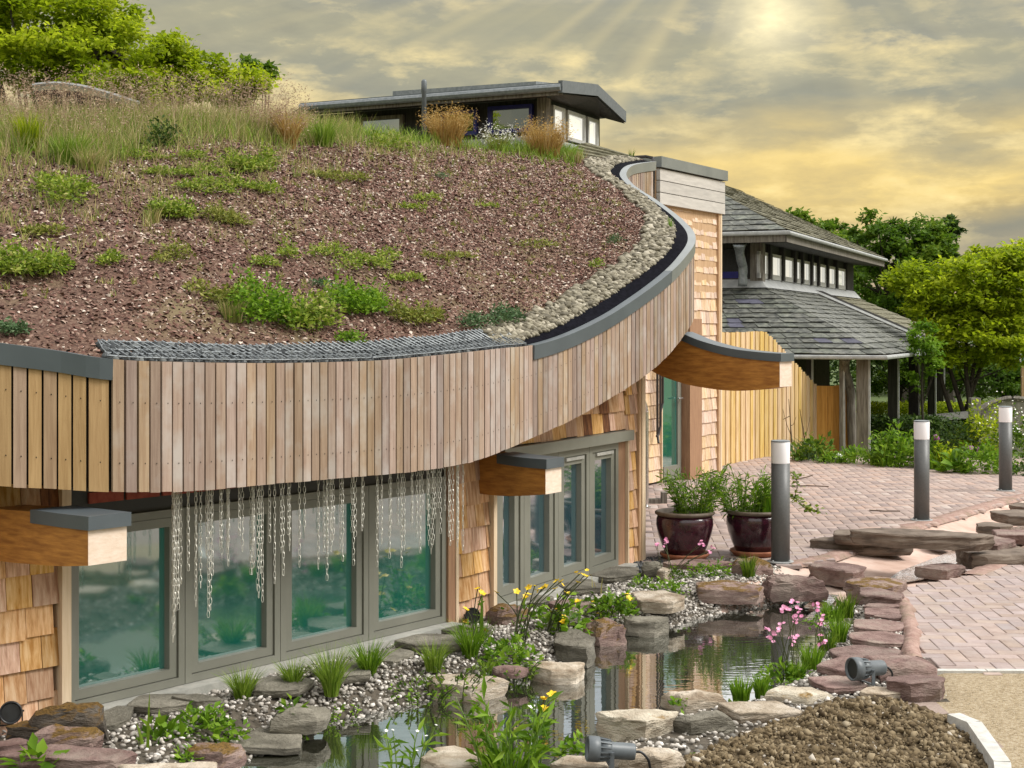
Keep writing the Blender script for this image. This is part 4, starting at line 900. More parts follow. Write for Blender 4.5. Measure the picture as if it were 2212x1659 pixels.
STN = [
 (63, 232, 1521, 1540, 1606, 'st_dark', 'dark boulder covered in orange moss below the shingle wall at far left', B_, 0, 0),
 (18, 160, 1560, 1574, 1603, 'st_dark', 'low dark mossy stone behind the pinkish boulder by the left spotlight', S_, 0, 0),
 (72, 222, 1567, 1583, 1617, 'st_redm', 'pinkish rounded boulder in front of the dark mossy boulder', B_, 0, 0),
 (-20, 75, 1600, 1612, 1628, 'st_red', 'mauve flat stone at the left edge behind the long slab', S_, 0, 0),
 (-10, 292, 1612, 1640, 1668, 'st_red', 'long grey pink slab in the bottom left corner', S_, 0, 0),
 (255, 470, 1648, 1668, 1700, 'st_pale', 'pale slab cut by the bottom edge right of the long grey pink slab', S_, -.02, 0),
 (398, 528, 1607, 1622, 1657, 'st_redm', 'small mossy boulder between leafy pond plants and dark water', B_, -.10, 0),
 (472, 652, 1572, 1618, 1628, 'st_grey', 'wet flat slab dipping into the near left pond edge', S_, -.13, .05),
 (586, 712, 1519, 1543, 1577, 'st_grey', 'sloping grey stone at the pond edge with one small sprout on it', B_, -.08, 0),
 (205, 285, 1530, 1568, 1585, 'st_grey', 'grey slab between the window sill and leafy plants at left', S_, -.02, 0),
 (290, 420, 1500, 1528, 1545, 'st_grey', 'broad grey slab under the window sill behind the sedges', S_, -.02, 0),
 (372, 480, 1505, 1518, 1526, 'st_grey', 'thin brown splinter of slab lying below the second window', S_, 0, .1),
 (550, 670, 1462, 1492, 1506, 'st_grey', 'grey slab below the third window behind two sedge clumps', S_, -.02, 0),
 (680, 800, 1432, 1462, 1476, 'st_grey', 'grey slab under the sill behind the tallest sedge clump', S_, -.02, 0),
 (812, 892, 1402, 1428, 1440, 'st_grey', 'grey slab beside the white pebbles under the fourth window', S_, -.02, 0),
 (856, 1012, 1372, 1392, 1408, 'st_grey', 'long grey stepped slab at the foot of the fourth window', S_, 0, 0),
 (955, 1060, 1352, 1365, 1375, 'st_grey', 'small grey slab at the foot of the shingle pier', S_, 0, 0),
 (928, 1093, 1459, 1483, 1515, 'st_pale', 'white topped rock overhanging the pond with black shade below', S_, -.14, .05),
 (1061, 1146, 1439, 1448, 1462, 'st_red', 'small brown stone between the white topped rock and pebbles', B_, -.08, 0),
 (1150, 1262, 1430, 1446, 1473, 'st_pale', 'thin pale slab jutting over the water beside the yellow flowers', S_, -.13, -.05),
 (1198, 1282, 1362, 1398, 1436, 'st_grey', 'big square grey block standing at the corner of the pond', S_, -.12, -.15),
 (1256, 1352, 1334, 1352, 1392, 'st_redm', 'red boulder with a thick cap of orange moss at the water', B_, -.13, 0),
 (1348, 1443, 1331, 1342, 1368, 'st_grey', 'dark grey block at the water edge right of the mossy red boulder', S_, -.12, 0),
 (1374, 1476, 1278, 1299, 1320, 'st_pale', 'cream topped pink block among pebbles behind the dark grey block', S_, -.04, 0),
 (1507, 1643, 1256, 1274, 1298, 'st_redm', 'wide stone with orange lichen on its top in the pebble bank', S_, -.06, 0),
 (1650, 1783, 1241, 1252, 1288, 'st_red', 'large mauve boulder with a white vein beside the pink channel', B_, -.06, 0),
 (1752, 1868, 1214, 1234, 1262, 'st_red', 'square block with tan base at the mouth of the stream', S_, -.06, 0),
 (1828, 1957, 1247, 1268, 1298, 'st_redm', 'mossy layered stone at the head of the dry stone edge', S_, -.04, 0),
 (1850, 1950, 1271, 1292, 1315, 'st_red', 'angled purple stone below the mossy layered stone', S_, -.02, .1),
 (1866, 1952, 1304, 1312, 1322, 'st_red', 'thin mauve slab just below the angled purple stone', S_, -.02, 0),
 (1862, 1962, 1314, 1328, 1338, 'st_red', 'thin mauve slab between pebbles and the pink mortar edge', S_, -.02, 0),
 (1890, 1966, 1327, 1338, 1345, 'st_red', 'short thin mauve slab above the large flat slab', S_, -.02, 0),
 (1842, 1966, 1340, 1362, 1374, 'st_red', 'upper half of the large cracked mauve slab beside the brick path', S_, -.02, 0),
 (1836, 1964, 1366, 1390, 1401, 'st_red', 'lower half of the large cracked mauve slab with a pointed left end', S_, -.02, .05),
 (1798, 1948, 1396, 1420, 1434, 'st_red', 'broad grey mauve slab above the spotlight boulder', S_, -.02, 0),
 (1766, 1900, 1420, 1448, 1470, 'st_red', 'weathered brown slab right behind the grey spotlight', S_, -.01, -.1),
 (1870, 2018, 1410, 1438, 1466, 'st_red', 'lumpy weathered stone between spotlight and brick path', B_, 0, 0),
 (1920, 2038, 1458, 1478, 1515, 'st_red', 'dark red block beside the tan gravel with a flat pale top', S_, 0, -.1),
 (1758, 1862, 1462, 1486, 1497, 'st_red', 'flat pale mauve slab in pebbles left of the grey spotlight', S_, -.02, 0),
 (1860, 1985, 1485, 1502, 1512, 'st_pale', 'thin pale slab half buried under the edge of the dug soil', S_, 0, 0),
 (1645, 1800, 1479, 1502, 1528, 'st_palem', 'pale rock with a tuft of orange lichen beside the dug soil', B_, -.04, 0),
 (1428, 1572, 1486, 1508, 1540, 'st_pale', 'cream rock at the near shore left of the green rushes', B_, -.12, 0),
 (1555, 1725, 1515, 1542, 1562, 'st_pale', 'flat cream slab between the lichened rock and soil bed', S_, -.02, .08),
 (1452, 1584, 1536, 1552, 1583, 'st_grey', 'sloping grey stone right of the big pale boulder', B_, -.02, 0),
 (1294, 1460, 1531, 1562, 1614, 'st_palem', 'big pale cratered boulder above the front spotlight', S_, -.06, 0),
 (1335, 1478, 1612, 1634, 1672, 'st_pale', 'pale rock with dark pits behind the front spotlight', B_, 0, 0),
 (910, 1048, 1617, 1652, 1690, 'st_pale', 'smooth buff slab at the bottom edge left of the bright green plant', S_, -.06, .1),
 (1195, 1310, 1636, 1656, 1690, 'st_pale', 'cream slab under the front spotlight at the bottom edge', S_, -.02, 0),
 (1190, 1306, 1253, 1272, 1284, 'st_grey', 'large brown grey flagstone in front of the right hand windows', S_, -.01, 0),
 (1256, 1380, 1223, 1246, 1258, 'st_grey', 'flagstone with a mossy edge under the last window', S_, -.01, 0),
 (1100, 1196, 1285, 1302, 1312, 'st_grey', 'grey flagstone under the first of the right hand windows', S_, -.01, 0),
 (1385, 1432, 1211, 1218, 1245, 'st_grey', 'grey boulder at the building corner behind a small white stone', B_, 0, 0),
 (1418, 1450, 1226, 1232, 1251, 'st_pale', 'small white stone in front of the grey corner boulder', B_, 0, 0),
 (1574, 1666, 1204, 1216, 1244, 'st_redm', 'mossy grey stone standing at the foot of the nearest bollard', B_, -.02, 0),
 (1432, 1578, 1206, 1222, 1234, 'st_red', 'row stone of red rubble below the left glazed pot', S_, -.02, 0),
 (1050, 1146, 1303, 1318, 1348, 'st_redm', 'moss topped brown boulder behind the yellow flowers by the wall', B_, -.01, 0),
 (1186, 1276, 1297, 1310, 1322, 'st_red', 'brown flat stone between yellow flowers and the flagstones', S_, -.02, 0),
 (1150, 1260, 1322, 1340, 1352, 'st_grey', 'low tan slab under the yellow flowers above the square block', S_, -.04, 0),
 (1750, 1960, 1158, 1172, 1195, 'st_bench', 'lowest of the three stacked slabs left of the stone bench', S_, -.02, 0),
 (1796, 1978, 1143, 1155, 1172, 'st_bench', 'middle stacked slab that carries the left end of the stone bench', S_, .085, 0),
 (2003, 2070, 1163, 1172, 1184, 'st_red', 'small wet stone in the channel below the bench', S_, -.05, 0),
 (2066, 2188, 1158, 1176, 1193, 'st_red', 'upper stone of the right pile that carries the stone bench', S_, .07, 0),
 (2083, 2250, 1180, 1199, 1226, 'st_bench', 'large square slab at the bottom of the right hand pile', S_, -.02, 0),
 (1978, 2084, 1217, 1232, 1250, 'st_red', 'flat mauve stone at the lower edge of the stream water', S_, -.05, 0),
 (2108, 2184, 1129, 1138, 1152, 'st_bench', 'thin brown slab behind the right end of the bench', S_, -.02, 0),
 (2155, 2260, 1102, 1118, 1133, 'st_bench', 'brown slab at the right edge on the far side of the stream', S_, 0, 0),
 (2185, 2270, 1087, 1097, 1106, 'st_bench', 'farthest brown slab on the stream cut by the right edge', S_, 0, 0),
 (2150, 2250, 1146, 1158, 1173, 'st_red', 'mauve stone between bench and right edge in the pink channel', S_, -.02, 0),
]
for x0, x1, yt, yf, yb, m, lab, sl, z, ti in STN: stone(x0, x1, yt, yf, yb, m, lab, sl, z, tilt=ti * .5)
# the bench slab lies across the two piles
bz = .185; a = P(1845, 1140, 11.9); b3 = P(2153, 1168, 12.1)
V, f = stone_mesh(1.16, .36, .085, 91, True, .8); c = np.array([(a[0] + b3[0]) / 2, 12.12, .165]); yw = -.10; ty = .035
R = np.array([[math.cos(yw), -math.sin(yw), 0], [math.sin(yw), math.cos(yw), 0], [0, 0, 1]]); T_ = np.array([[math.cos(ty), 0, math.sin(ty)], [0, 1, 0], [-math.sin(ty), 0, math.cos(ty)]])
tag(mk('stone_bench', V @ T_.T @ R.T + c, f, M['st_bench'], loc=c), 'long thick brown stone slab laid as a bench bridge over the stream', 'stone bench')
# pebbles on the bank, clods on the soil
def rand_in(poly_, n, zf, keep=None):
    pa = np.array(poly_); lo_, hi_ = pa.min(0), pa.max(0); out = []
    while sum(map(len, out)) < n:
        p = rng.uniform(lo_, hi_, (n * 2, 2)); p = p[in_poly(p, poly_)]
        if keep is not None: p = p[keep(p)]
        out.append(p)
    p = np.concatenate(out)[:n]; return np.column_stack([p, zf(p)])
pb = rand_in(BANK, 27000, height, lambda p: (sdist(p, POND) < .10) & (p[:, 1] > 6.0) & (np.abs(p[:, 0] / p[:, 1]) < .40))
pb[:, 2] += rng.uniform(-.002, .018, len(pb)); sz = (.006 + .012 * rng.random((len(pb), 1)) ** 1.8) * np.array([[1.2, .95, .65]]) * rng.uniform(.8, 1.25, (len(pb), 3))
pq = px(pb); kp = ~((pq[:, 1] > 1515) & (pq[:, 0] > 980) & (pq[:, 0] < 1860) & (rng.random(len(pb)) < .72)); kp &= ~((pq[:, 0] < 560) & (rng.random(len(pb)) < .55)); pb, sz = pb[kp], sz[kp]
v, f, r = scatter(ICO0, pb, sz, .4, .12); tag(mk('pebbles', v, f, M['pebble'], smooth=True, rnd=r), 'rounded white and grey pebbles spread over the pond bank', 'pebbles', kind='stuff')
cl = rand_in(SOIL, 22000, height, lambda p: (p[:, 1] > 5.6))
cl[:, 2] += rng.uniform(-.012, .010, len(cl)); sz = (.0035 + .015 * rng.random((len(cl), 1)) ** 3.2) * rng.uniform(.45, 1.5, (len(cl), 3))
v, f, r = scatter(ICO0, cl, sz, .8, .48, np.clip(rng.normal(.48, .22, len(cl)), 0, 1)); tag(mk('soil_clods', v, f, M['clod'], rnd=r), 'rough brown clods of freshly dug soil in the bed', 'soil', kind='stuff')
sg = rand_in(GRAVEL, 2600, lambda p: np.full(len(p), -.022), lambda p: p[:, 1] > 5.5)
v, f, r = scatter(OCT, sg, rng.uniform(.003, .008, (len(sg), 3)), .6, .2, rng.uniform(.3, 1, len(sg))); tag(mk('path_grit', v, f, M['pebble'], rnd=r), 'fine loose grit on the tan path', 'grit', kind='stuff')
vp = rand_in(poly([(1378, 1206), (1412, 1200), (1440, 1203), (1398, 1232), (1352, 1232)]), 420, lambda p: np.full(len(p), -.008))
v, f, r = scatter(ICO0, vp, rng.uniform(.008, .018, (len(vp), 3)), .6, .25); mk('drain_stones', v, f, M['darkstone'], rnd=r)['kind'] = 'stuff'
# ------------------------------------------------------------------ bollards, pots, lamps, rail
def bollard(x, y, ytop, label):
    b = G(x, y + 2); Y = b[1]; h = (y - ytop) / F * Y; r = .076
    t = thing('bollard_light', b, label, 'bollard light', 'grey bollard lights on the paving')
    mb = MB(); mb.lathe(b, [(r * 1.42, 0), (r * 1.42, .010), (r * 1.34, .012)], 28)
    for k in range(4): mb.lathe(b + [r * 1.22 * math.cos(k * 1.57 + .7), r * 1.22 * math.sin(k * 1.57 + .7), .012], [(.009, 0), (.009, .01), (.003, .012)], 6)
    mb.build('base_plate', M['lead'], t)
    MB().lathe(b, [(r, .012), (r, h * .815)], 32).build('post', M['boll'], t, True)
    MB().lathe(b, [(r * .985, h * .815), (r * 1.0, h * .819), (r * 1.02, h * .985), (r * 1.0, h * .992)], 32).build('lamp_shade', M['opal'], t, True)
    MB().lathe(b, [(r * 1.035, h * .992), (r * 1.035, h), (r * .9, h + .004)], 32).build('lamp_cap', M['galv'], t)
    for o in t.children:
        if o.name.startswith(('post', 'lamp_shade')):
            o.data.polygons[len(o.data.polygons) - 1].use_smooth = False; o.data.polygons[len(o.data.polygons) - 2].use_smooth = False
bollard(1686, 1212, 950, 'nearest grey bollard light standing beside the glazed plant pots')
bollard(1991, 1122, 907, 'grey bollard light behind the stone bench slab')
bollard(2172, 1058, 876, 'farthest grey bollard light in front of the garden bed at right')
def pot(x, ybase, yrim, wpx, label, lab2):
    b = G(x, ybase); Y = b[1]; R_ = wpx / F * Y / 2; h = (ybase - yrim) / F * Y - .0
    s = thing('pot_saucer', b, lab2, 'saucer', 'saucers under the glazed pots')
    MB().lathe(b, [(R_ * .72, 0), (R_ * .86, .035), (R_ * .86, .05), (R_ * .80, .05), (R_ * .74, .02), (.01, .018)], 36).build('saucer', M['terra'], s, True)
    t = thing('flower_pot', b + [0, 0, .02], label, 'flower pot', 'dark glazed flower pots')
    pr = [(.60, .02), (.66, .05), (.80, .25), (.93, .48), (1.0, .70), (.985, .82), (.94, .90)]
    MB().lathe(b, [(R_ * a, .02 + h * c) for a, c in pr], 40).build('pot_body', M['glaze'], t, True)
    MB().lathe(b, [(R_ * .94, .02 + h * .90), (R_ * 1.03, .02 + h * .93), (R_ * 1.04, .02 + h * .975), (R_ * .97, .02 + h), (R_ * .88, .02 + h * .98), (R_ * .84, .02 + h * .85)], 40).build('pot_rim', M['rim'], t, True)
    MB().lathe(b, [(R_ * .88, .02 + h * .87), (R_ * .86, .02 + h * .90), (.01, .02 + h * .92)], 24).build('potting_soil', M['soil'], t)
    return b + [0, 0, .02 + h * .9], R_
pot1, R1 = pot(1479, 1206, 1108, 124, 'left dark oxblood glazed pot with spiky and trailing plants', 'terracotta saucer under the left glazed pot')
pot2, R2 = pot(1630, 1199, 1105, 122, 'right dark oxblood glazed pot partly behind the nearest bollard', 'terracotta saucer under the right glazed pot')
def spot(c, d, r, L, m, label, cable=True):
    c = np.array(c, float); d = np.array(d, float); d /= np.linalg.norm(d); up = np.array([0, 0, 1.0]); s = np.cross(d, up); s /= np.linalg.norm(s); u = np.cross(s, d)
    t = thing('garden_spotlight', c - [0, 0, r * 1.25], label, 'spotlight', 'garden spotlights')
    def lathe_d(prof, k=28):
        V = []; mb = MB(); n = len(prof)
        for rr, z in prof:
            for j in range(k): a_ = 2 * math.pi * j / k; V.append(c + d * z + s * rr * math.cos(a_) + u * rr * math.sin(a_))
        f = [(i * k + j, i * k + (j + 1) % k, (i + 1) * k + (j + 1) % k, (i + 1) * k + j) for i in range(n - 1) for j in range(k)] + [tuple(range(k - 1, -1, -1)), tuple((n - 1) * k + j for j in range(k))]
        return mb.add(V, f)
    lathe_d([(r * .3, -L * .52), (r * .62, -L * .5), (r * .66, -L * .46), (r * .66, -.02 * L), (r * .72, 0), (r * .80, L * .02), (r * .84, L * .22)]).build('lamp_body', m, t, True)
    lathe_d([(r * .86, L * .22), (r, L * .24), (r * 1.0, L * .46), (r * .90, L * .48), (r * .84, L * .42), (r * .55, L * .30)]).build('lamp_head', m, t, True)
    lathe_d([(r * .80, L * .405), (r * .80, L * .415)]).build('lens', M['lampblack'], t)
    mb = MB()
    for k in range(14):
        a_ = 2 * math.pi * k / 14; e = s * math.cos(a_) + u * math.sin(a_); g = np.cross(d, e)
        q = [c + d * (L * z) + e * (r * rr) + g * (w_ * r * .05) for z, rr in ((-.0, .66), (-.0, .84), (.24, .98), (.24, .80)) for w_ in (-1, 1)]
        mb.add(q, [(0, 2, 3, 1), (2, 4, 5, 3), (4, 6, 7, 5), (0, 1, 7, 6), (0, 6, 4, 2), (1, 3, 5, 7)])
    mb.build('cooling_fins', m, t)
    mb = MB()
    for sg_ in (-1, 1):
        a0 = c + s * sg_ * r * .9; a0b = a0 + [0, 0, -r * 1.25]
        mb.hexa([a0b - d * r * .16, a0b + d * r * .16, a0b + d * r * .16 + s * sg_ * .006, a0b - d * r * .16 + s * sg_ * .006], [a0 - d * r * .16 + u * r * .1, a0 + d * r * .16 + u * r * .1, a0 + d * r * .16 + s * sg_ * .006 + u * r * .1, a0 - d * r * .16 + s * sg_ * .006 + u * r * .1])
        mb.tube([a0, a0 + s * sg_ * .012], r * .09, 8)
    a0 = c + [0, 0, -r * 1.25]; mb.hexa([a0 - d * r * .16 - s * r * .9, a0 + d * r * .16 - s * r * .9, a0 + d * r * .16 + s * r * .9, a0 - d * r * .16 + s * r * .9], [a0 - d * r * .16 - s * r * .9 + [0, 0, .006], a0 + d * r * .16 - s * r * .9 + [0, 0, .006], a0 + d * r * .16 + s * r * .9 + [0, 0, .006], a0 - d * r * .16 + s * r * .9 + [0, 0, .006]])
    mb.build('bracket', m, t)
    if cable:
        e0 = c - d * L * .5; MB().tube(catmull([e0, e0 - d * .03, e0 - d * .06 + [0, 0, -.03], e0 - d * .075 + s * .01 + [0, 0, -r * 1.4], e0 - d * .12 + s * .02 + [0, 0, -r * 1.9]], 5), .006, 6).build('cable', M['lampblack'], t, True)
q = G(1874, 1476, .015); spot(q + [0, .02, .075], (-1, -.42, .05), .062, .21, M['lampmetal'], 'grey finned spotlight lying on pebbles by the dug soil')
q = G(1318, 1652, .06); spot(q + [0, 0, .062], (-1, -.10, .10), .054, .21, M['lampmetal'], 'grey finned spotlight in front at the bottom edge beside pale rocks')
q = P(24, 1537, 7.05); spot(q, (.30, -1, .15), .053, .13, M['lampblack'], 'black round spotlight facing out below the shingles at far left')
q = P(1020, 1328, 9.72); spot(q, (.10, -1, .12), .050, .13, M['lampblack'], 'black round spotlight at the foot of the shingle pier by yellow flowers')
# curved steel hand rail and a dropped timber block by the entrance
b = G(1396, 1096); Y = b[1]; t = thing('hand_rail', b, 'bent stainless steel rail post beside the entrance pipes', 'handrail')
MB().tube(catmull([b, b + [0, 0, .6], b + [0, 0, 1.0], P(1396, 890, Y), P(1393, 874, Y - .02), P(1386, 866, Y - .05), P(1366, 862, Y - .1)], 6), .026, 10).build('rail_tube', M['steel'], t, True)
MB().lathe(b, [(.05, 0), (.05, .008), (.03, .012)], 16).build('rail_flange', M['steel'], t)
mb = MB(); q = G(1410, 1088); mb.box(q + [-.12, 0, 0], q + [.09, .10, .05]); mb.box(q + [.10, .02, 0], q + [.16, .14, .12]); o = mb.build('timber_block', M['grey_wood'], None, loc=q); tag(o, 'dark weathered timber offcut lying on the paving by the rail', 'timber block')
# ------------------------------------------------------------------ pine fence
F0, F1 = g2(1553, 1006), g2(1762, 962); F2 = F1 + np.array([.62, -.05])
fn = thing('board_fence', (F0[0], F0[1], 0), 'new honey coloured pine board fence stepping down beside the entrance tower', 'fence')
def fboards(A, B, topf, m, w=.098):
    t, L = unit(A, B); nn = np.array([t[1], -t[0]]); a_ = 0; k = 0
    while a_ < L - .02:
        p = A + t * (a_ + w / 2); x = px(np.r_[p, 0])[0, 0]; zt = topf(x, p[1]); mb = MB(); d = .0 if k % 2 else .014
        a1_ = min(a_ + w - .003, L); mb.wbox(A, t, nn, a_, a1_, d, d + .018, -.3, zt + random.uniform(-.006, .006)); mb.build('fence_board', m, fn); a_ += w * (1 if True else 1); k += 1
    mb = MB()
    for z in (.25, .8): mb.wbox(A, t, nn, 0, L, -.05, -.002, z, z + .08)
    mb.build('rail', m, fn)
def ftop(x, Y):
    yy = np.interp(x, [1550, 1648, 1664, 1760], [718, 716, 728, 832]); return HC - (yy - HY) / F * Y
fboards(F0, F1, ftop, M['fence']); fboards(F1, F2, lambda x, Y: HC - (833 - HY) / F * Y, M['fence_or'])
# ------------------------------------------------------------------ slate roofed pavilion at right
pv = thing('slate_pavilion', (6, 26, -.2), 'weathered pavilion with two tiered slate roof and dark posts', 'building')
u_ = np.array([.387, .922]); s_ = np.array([.922, -.387]); C0 = np.array([4.52, 27.0])
def pw(a, b, z): return np.r_[C0 + u_ * a + s_ * b, z]      # a: back along the side wall, b: out to the right
def xa(x, b=0.0): u = (x - CX) / F; p = C0 + s_ * b; return (u * p[1] - p[0]) / (u_[0] - u * u_[1])
ZT, ZE, RUN = 2.70, 1.50, 2.60; ZW0, ZEV = 2.86, 3.50
mb = MB(); L_ = 9.9
def quad3(mb, a, b, c, d, th=.04):
    n_ = np.cross(b - a, d - a); n_ /= np.linalg.norm(n_); n_ = n_ if n_[2] > 0 else -n_
    mb.hexa([p - n_ * th for p in (a, b, c, d)], [a, b, c, d])
W_ = -14.0
quad3(mb, pw(0, 0, ZT), pw(-RUN, RUN, ZE), pw(-RUN, W_, ZE), pw(0, W_, ZT)); quad3(mb, pw(L_, 0, ZT), pw(L_ + RUN, RUN, ZE), pw(-RUN, RUN, ZE), pw(0, 0, ZT))
mb.build('lower_roof', M['darkbrick'], pv)
def slates(A, B, Bt, At, rows, w, m, cap, name='slate', mdl=None):
    """courses on the plane A (eave start) -> B (eave end), At/Bt the ridge ends"""
    A, B, Bt, At = map(np.array, (A, B, Bt, At)); n_ = np.cross(B - A, At - A); n_ /= np.linalg.norm(n_); n_ = n_ if n_[2] > 0 else -n_; cnt = 0; rest = MB()
    for r in range(rows):
        f0, f1 = r / rows, min(1.0, (r + 1.25) / rows); a0, b0, a1, b1 = A + (At - A) * f0, B + (Bt - B) * f0, A + (At - A) * f1, B + (Bt - B) * f1
        L = np.linalg.norm(b0 - a0); k = max(1, int(L / w)); cuts = [0] + [(i + .5 * (r % 2) + random.uniform(-.08, .08)) / k for i in range(1, k)] + [1]
        for i in range(len(cuts) - 1):
            c0, c1 = cuts[i], cuts[i + 1] - .006 / L * 1.2
            if c1 <= c0: continue
            th = random.uniform(.016, .032); dr = (At - A) / np.linalg.norm(At - A) * random.uniform(-.015, .012)
            top_ = [a0 + (b0 - a0) * c0 + n_ * (th + .012) + dr, a0 + (b0 - a0) * c1 + n_ * (th + .012) + dr, a1 + (b1 - a1) * c1 + n_ * .012, a1 + (b1 - a1) * c0 + n_ * .012]
            bot_ = [p - n_ * .012 for p in top_]
            vis = px(top_[0])[0]; inf = 1540 < vis[0] < 2220
            if cnt < cap and inf:
                q = MB(); q.hexa(bot_, top_); q.build(name, (mdl if mdl and random.random() < .08 else m), pv); cnt += 1
            elif inf: rest.hexa(bot_, top_)
    if rest.n: rest.build(name + '_field', m, pv)['kind'] = 'stuff'
af = xa(1545, 0); bl = -1.6      # left limit of what shows past the tower
slates(pw(-RUN, -2.6, ZE), pw(-RUN, RUN, ZE), pw(0, 0, ZT), pw(0, -2.6, ZT), 14, .235, M['slate'], 190, mdl=M['slate_blue'])
slates(pw(-RUN, RUN, ZE), pw(5.2, RUN, ZE), pw(4.4, 0, ZT), pw(0, 0, ZT), 14, .30, M['slate'], 50)
slates(pw(6.2, RUN, ZE), pw(L_ + 2, RUN, ZE), pw(L_, 0, ZT), pw(5.4, 0, ZT), 11, .4, M['slate_moss'], 0)
# ribbed dark valley strip down the right slope
for k in range(6):
    q = MB(); q.tube([pw(4.55 + k * .15, .0, ZT + .05), pw(5.25 + k * .16, RUN, ZE + .05)], .05, 6); q.build('ribbed_strip', M['black_wood'] if k else M['lead'], pv)
# gutter and downpipe of the lower eave
def pbuild(mb, name, m, sm=False): return mb.build(name, m, pv, sm)
pbuild(MB().tube([pw(-RUN - .05, -2.6, ZE - .03), pw(-RUN - .05, RUN + .05, ZE - .03), pw(5.5, RUN + .05, ZE - .03), pw(L_ + RUN, RUN + .05, ZE - .03)], .036, 8), 'gutter', M['lead'])
xdp = C0 + s_ * .0
def pat(x, y, Y): return P(x, y, Y)
pbuild(MB().tube(catmull([P(1826, 772, 24.2), P(1826, 800, 24.3), P(1832, 822, 24.35), P(1838, 850, 24.4), P(1839, 900, 24.4), P(1842, 985, 24.4)], 5), [.10] * 2 + [.075] * 24, 8), 'downpipe', M['grey_wood'], True)
# posts under the eave
for a_, b_, w_, m in ((-2.2, 2.22, .19, 'grey_wood'), (-2.15, 1.86, .06, 'grey_wood'), (1.2, 2.2, .17, 'black_wood'), (4.0, 2.2, .19, 'black_wood'), (6.8, 2.2, .15, 'black_wood'), (8.4, 2.2, .15, 'black_wood'), (-2.2, .6, .10, 'black_wood'), (-2.2, -.2, .12, 'grey_wood'), (-2.0, 1.3, .09, 'black_wood')):
    p = pw(a_, b_, 0); q = MB(); q.wbox(p[:2] - u_ * w_ / 2 - s_ * w_ / 2, u_, s_, 0, w_, 0, w_, -.45, ZE + .05 + max(0, (RUN - b_) * 0.0)); q.build('timber_post', M[m], pv)
    q = MB(); q.wbox(p[:2] - u_ * (w_ / 2 + .012) + s_ * (w_ / 2 + .002), u_, s_, 0, .05, 0, .03, -.45, ZE); q.build('post_edge', M['lead'], pv)
q = MB(); q.wbox(C0 - u_ * .02 + s_ * -2.6, u_, s_, 0, 7.0, 0, 2.55, -.5, ZW0); q.build('core_wall', M['darkbrick'], pv)
# clerestory
q = MB(); q.wbox(C0, s_, -u_, -3, 0, -.2, -.02, ZT, ZEV + .1); q.wbox(C0, u_, s_, 0, L_, -.2, -.02, ZT, ZEV + .1); q.build('clerestory_wall', M['black_wood'], pv)
q = MB(); q.add([pw(-.16, -3, ZT - .02), pw(-.16, .16, ZT - .02), pw(.0, .0, ZW0), pw(0, -3, ZW0)], [(0, 1, 2, 3)]); q.add([pw(-.16, .16, ZT - .02), pw(L_, .16, ZT - .02), pw(L_, 0, ZW0), pw(0, 0, ZW0)], [(0, 1, 2, 3)]); q.build('flashing', M['lead'], pv)
q = MB(); q.wbox(C0, u_, s_, -.05, .16, -.17, .06, ZT, ZEV); q.build('corner_post', M['grey_wood'], pv)
WX = [(1637, 1656), (1665, 1685), (1692, 1711), (1717, 1727), (1731, 1747), (1752, 1762), (1766, 1782), (1787, 1802), (1808, 1824)]
for x0, x1 in WX:
    a0, a1 = xa(x0), xa(x1); q = MB()
    for aa, bb, zz0, zz1 in ((a0, a0 + .06, ZW0, 3.33), (a1 - .06, a1, ZW0, 3.33), (a0, a1, ZW0 - .005, ZW0 + .09), (a0, a1, 3.28, 3.34)): q.wbox(C0, u_, s_, aa, bb, -.02, .03, zz0, zz1)
    w = pbuild(q, 'window', M['white_frame']); q = MB(); q.wbox(C0, u_, s_, a0 + .06, a1 - .06, -.015, .005, ZW0 + .09, 3.28); q.build('pane', M['glass_sky_glow'], w)
    q = MB(); q.wbox(C0, u_, s_, a1 + .02, a1 + .17, -.02, .07, ZW0, ZEV); q.build('window_post', M['black_wood'], pv)
q = MB(); q.wbox(C0, s_, -u_, -.85, -.82, -.02, .02, ZW0, 3.4); q.wbox(C0, s_, -u_, -.35, -.30, -.02, .02, ZW0, 3.4); q.wbox(C0, s_, -u_, -.82, -.35, -.02, .02, ZW0, ZW0 + .12); w = pbuild(q, 'window', M['blue'])
q = MB(); q.wbox(C0, s_, -u_, -.82, -.35, -.018, -.002, ZW0 + .12, 3.4); q.build('pane', M['glass_dk2'], w)
OV = .62; ZR = ZEV + .17
pbuild(MB().tube([pw(-OV - .05, -3, ZR - .04), pw(-OV - .05, OV + .05, ZR - .04), pw(L_ + OV, OV + .05, ZR - .04)], .038, 8), 'gutter', M['lead'])
q = MB(); q.wbox(C0 - u_ * OV, s_, -u_, -3, OV, -.03, .0, ZEV - .03, ZR - .06); q.wbox(C0 + s_ * OV, u_, s_, -OV, L_ + OV, -.03, 0, ZEV - .03, ZR - .06); pbuild(q, 'eaves_board', M['grey_wood'])
q = MB(); q.add([pw(-OV, -3, ZEV - .04), pw(-OV, OV, ZEV - .04), pw(0, 0, ZEV), pw(0, -3, ZEV)], [(0, 1, 2, 3)]); q.add([pw(-OV, OV, ZEV - .04), pw(L_ + OV, OV, ZEV - .04), pw(L_, 0, ZEV), pw(0, 0, ZEV)], [(0, 1, 2, 3)]); pbuild(q, 'eaves_soffit', M['black_wood'])
rise = .52; rb = 3.0
A0, B0 = pw(-OV, OV, ZR), pw(L_ + OV, OV, ZR); R0, R1_ = pw(-OV + rb, OV - rb, ZR + rb * rise), pw(L_ + OV - rb, OV - rb, ZR + rb * rise)
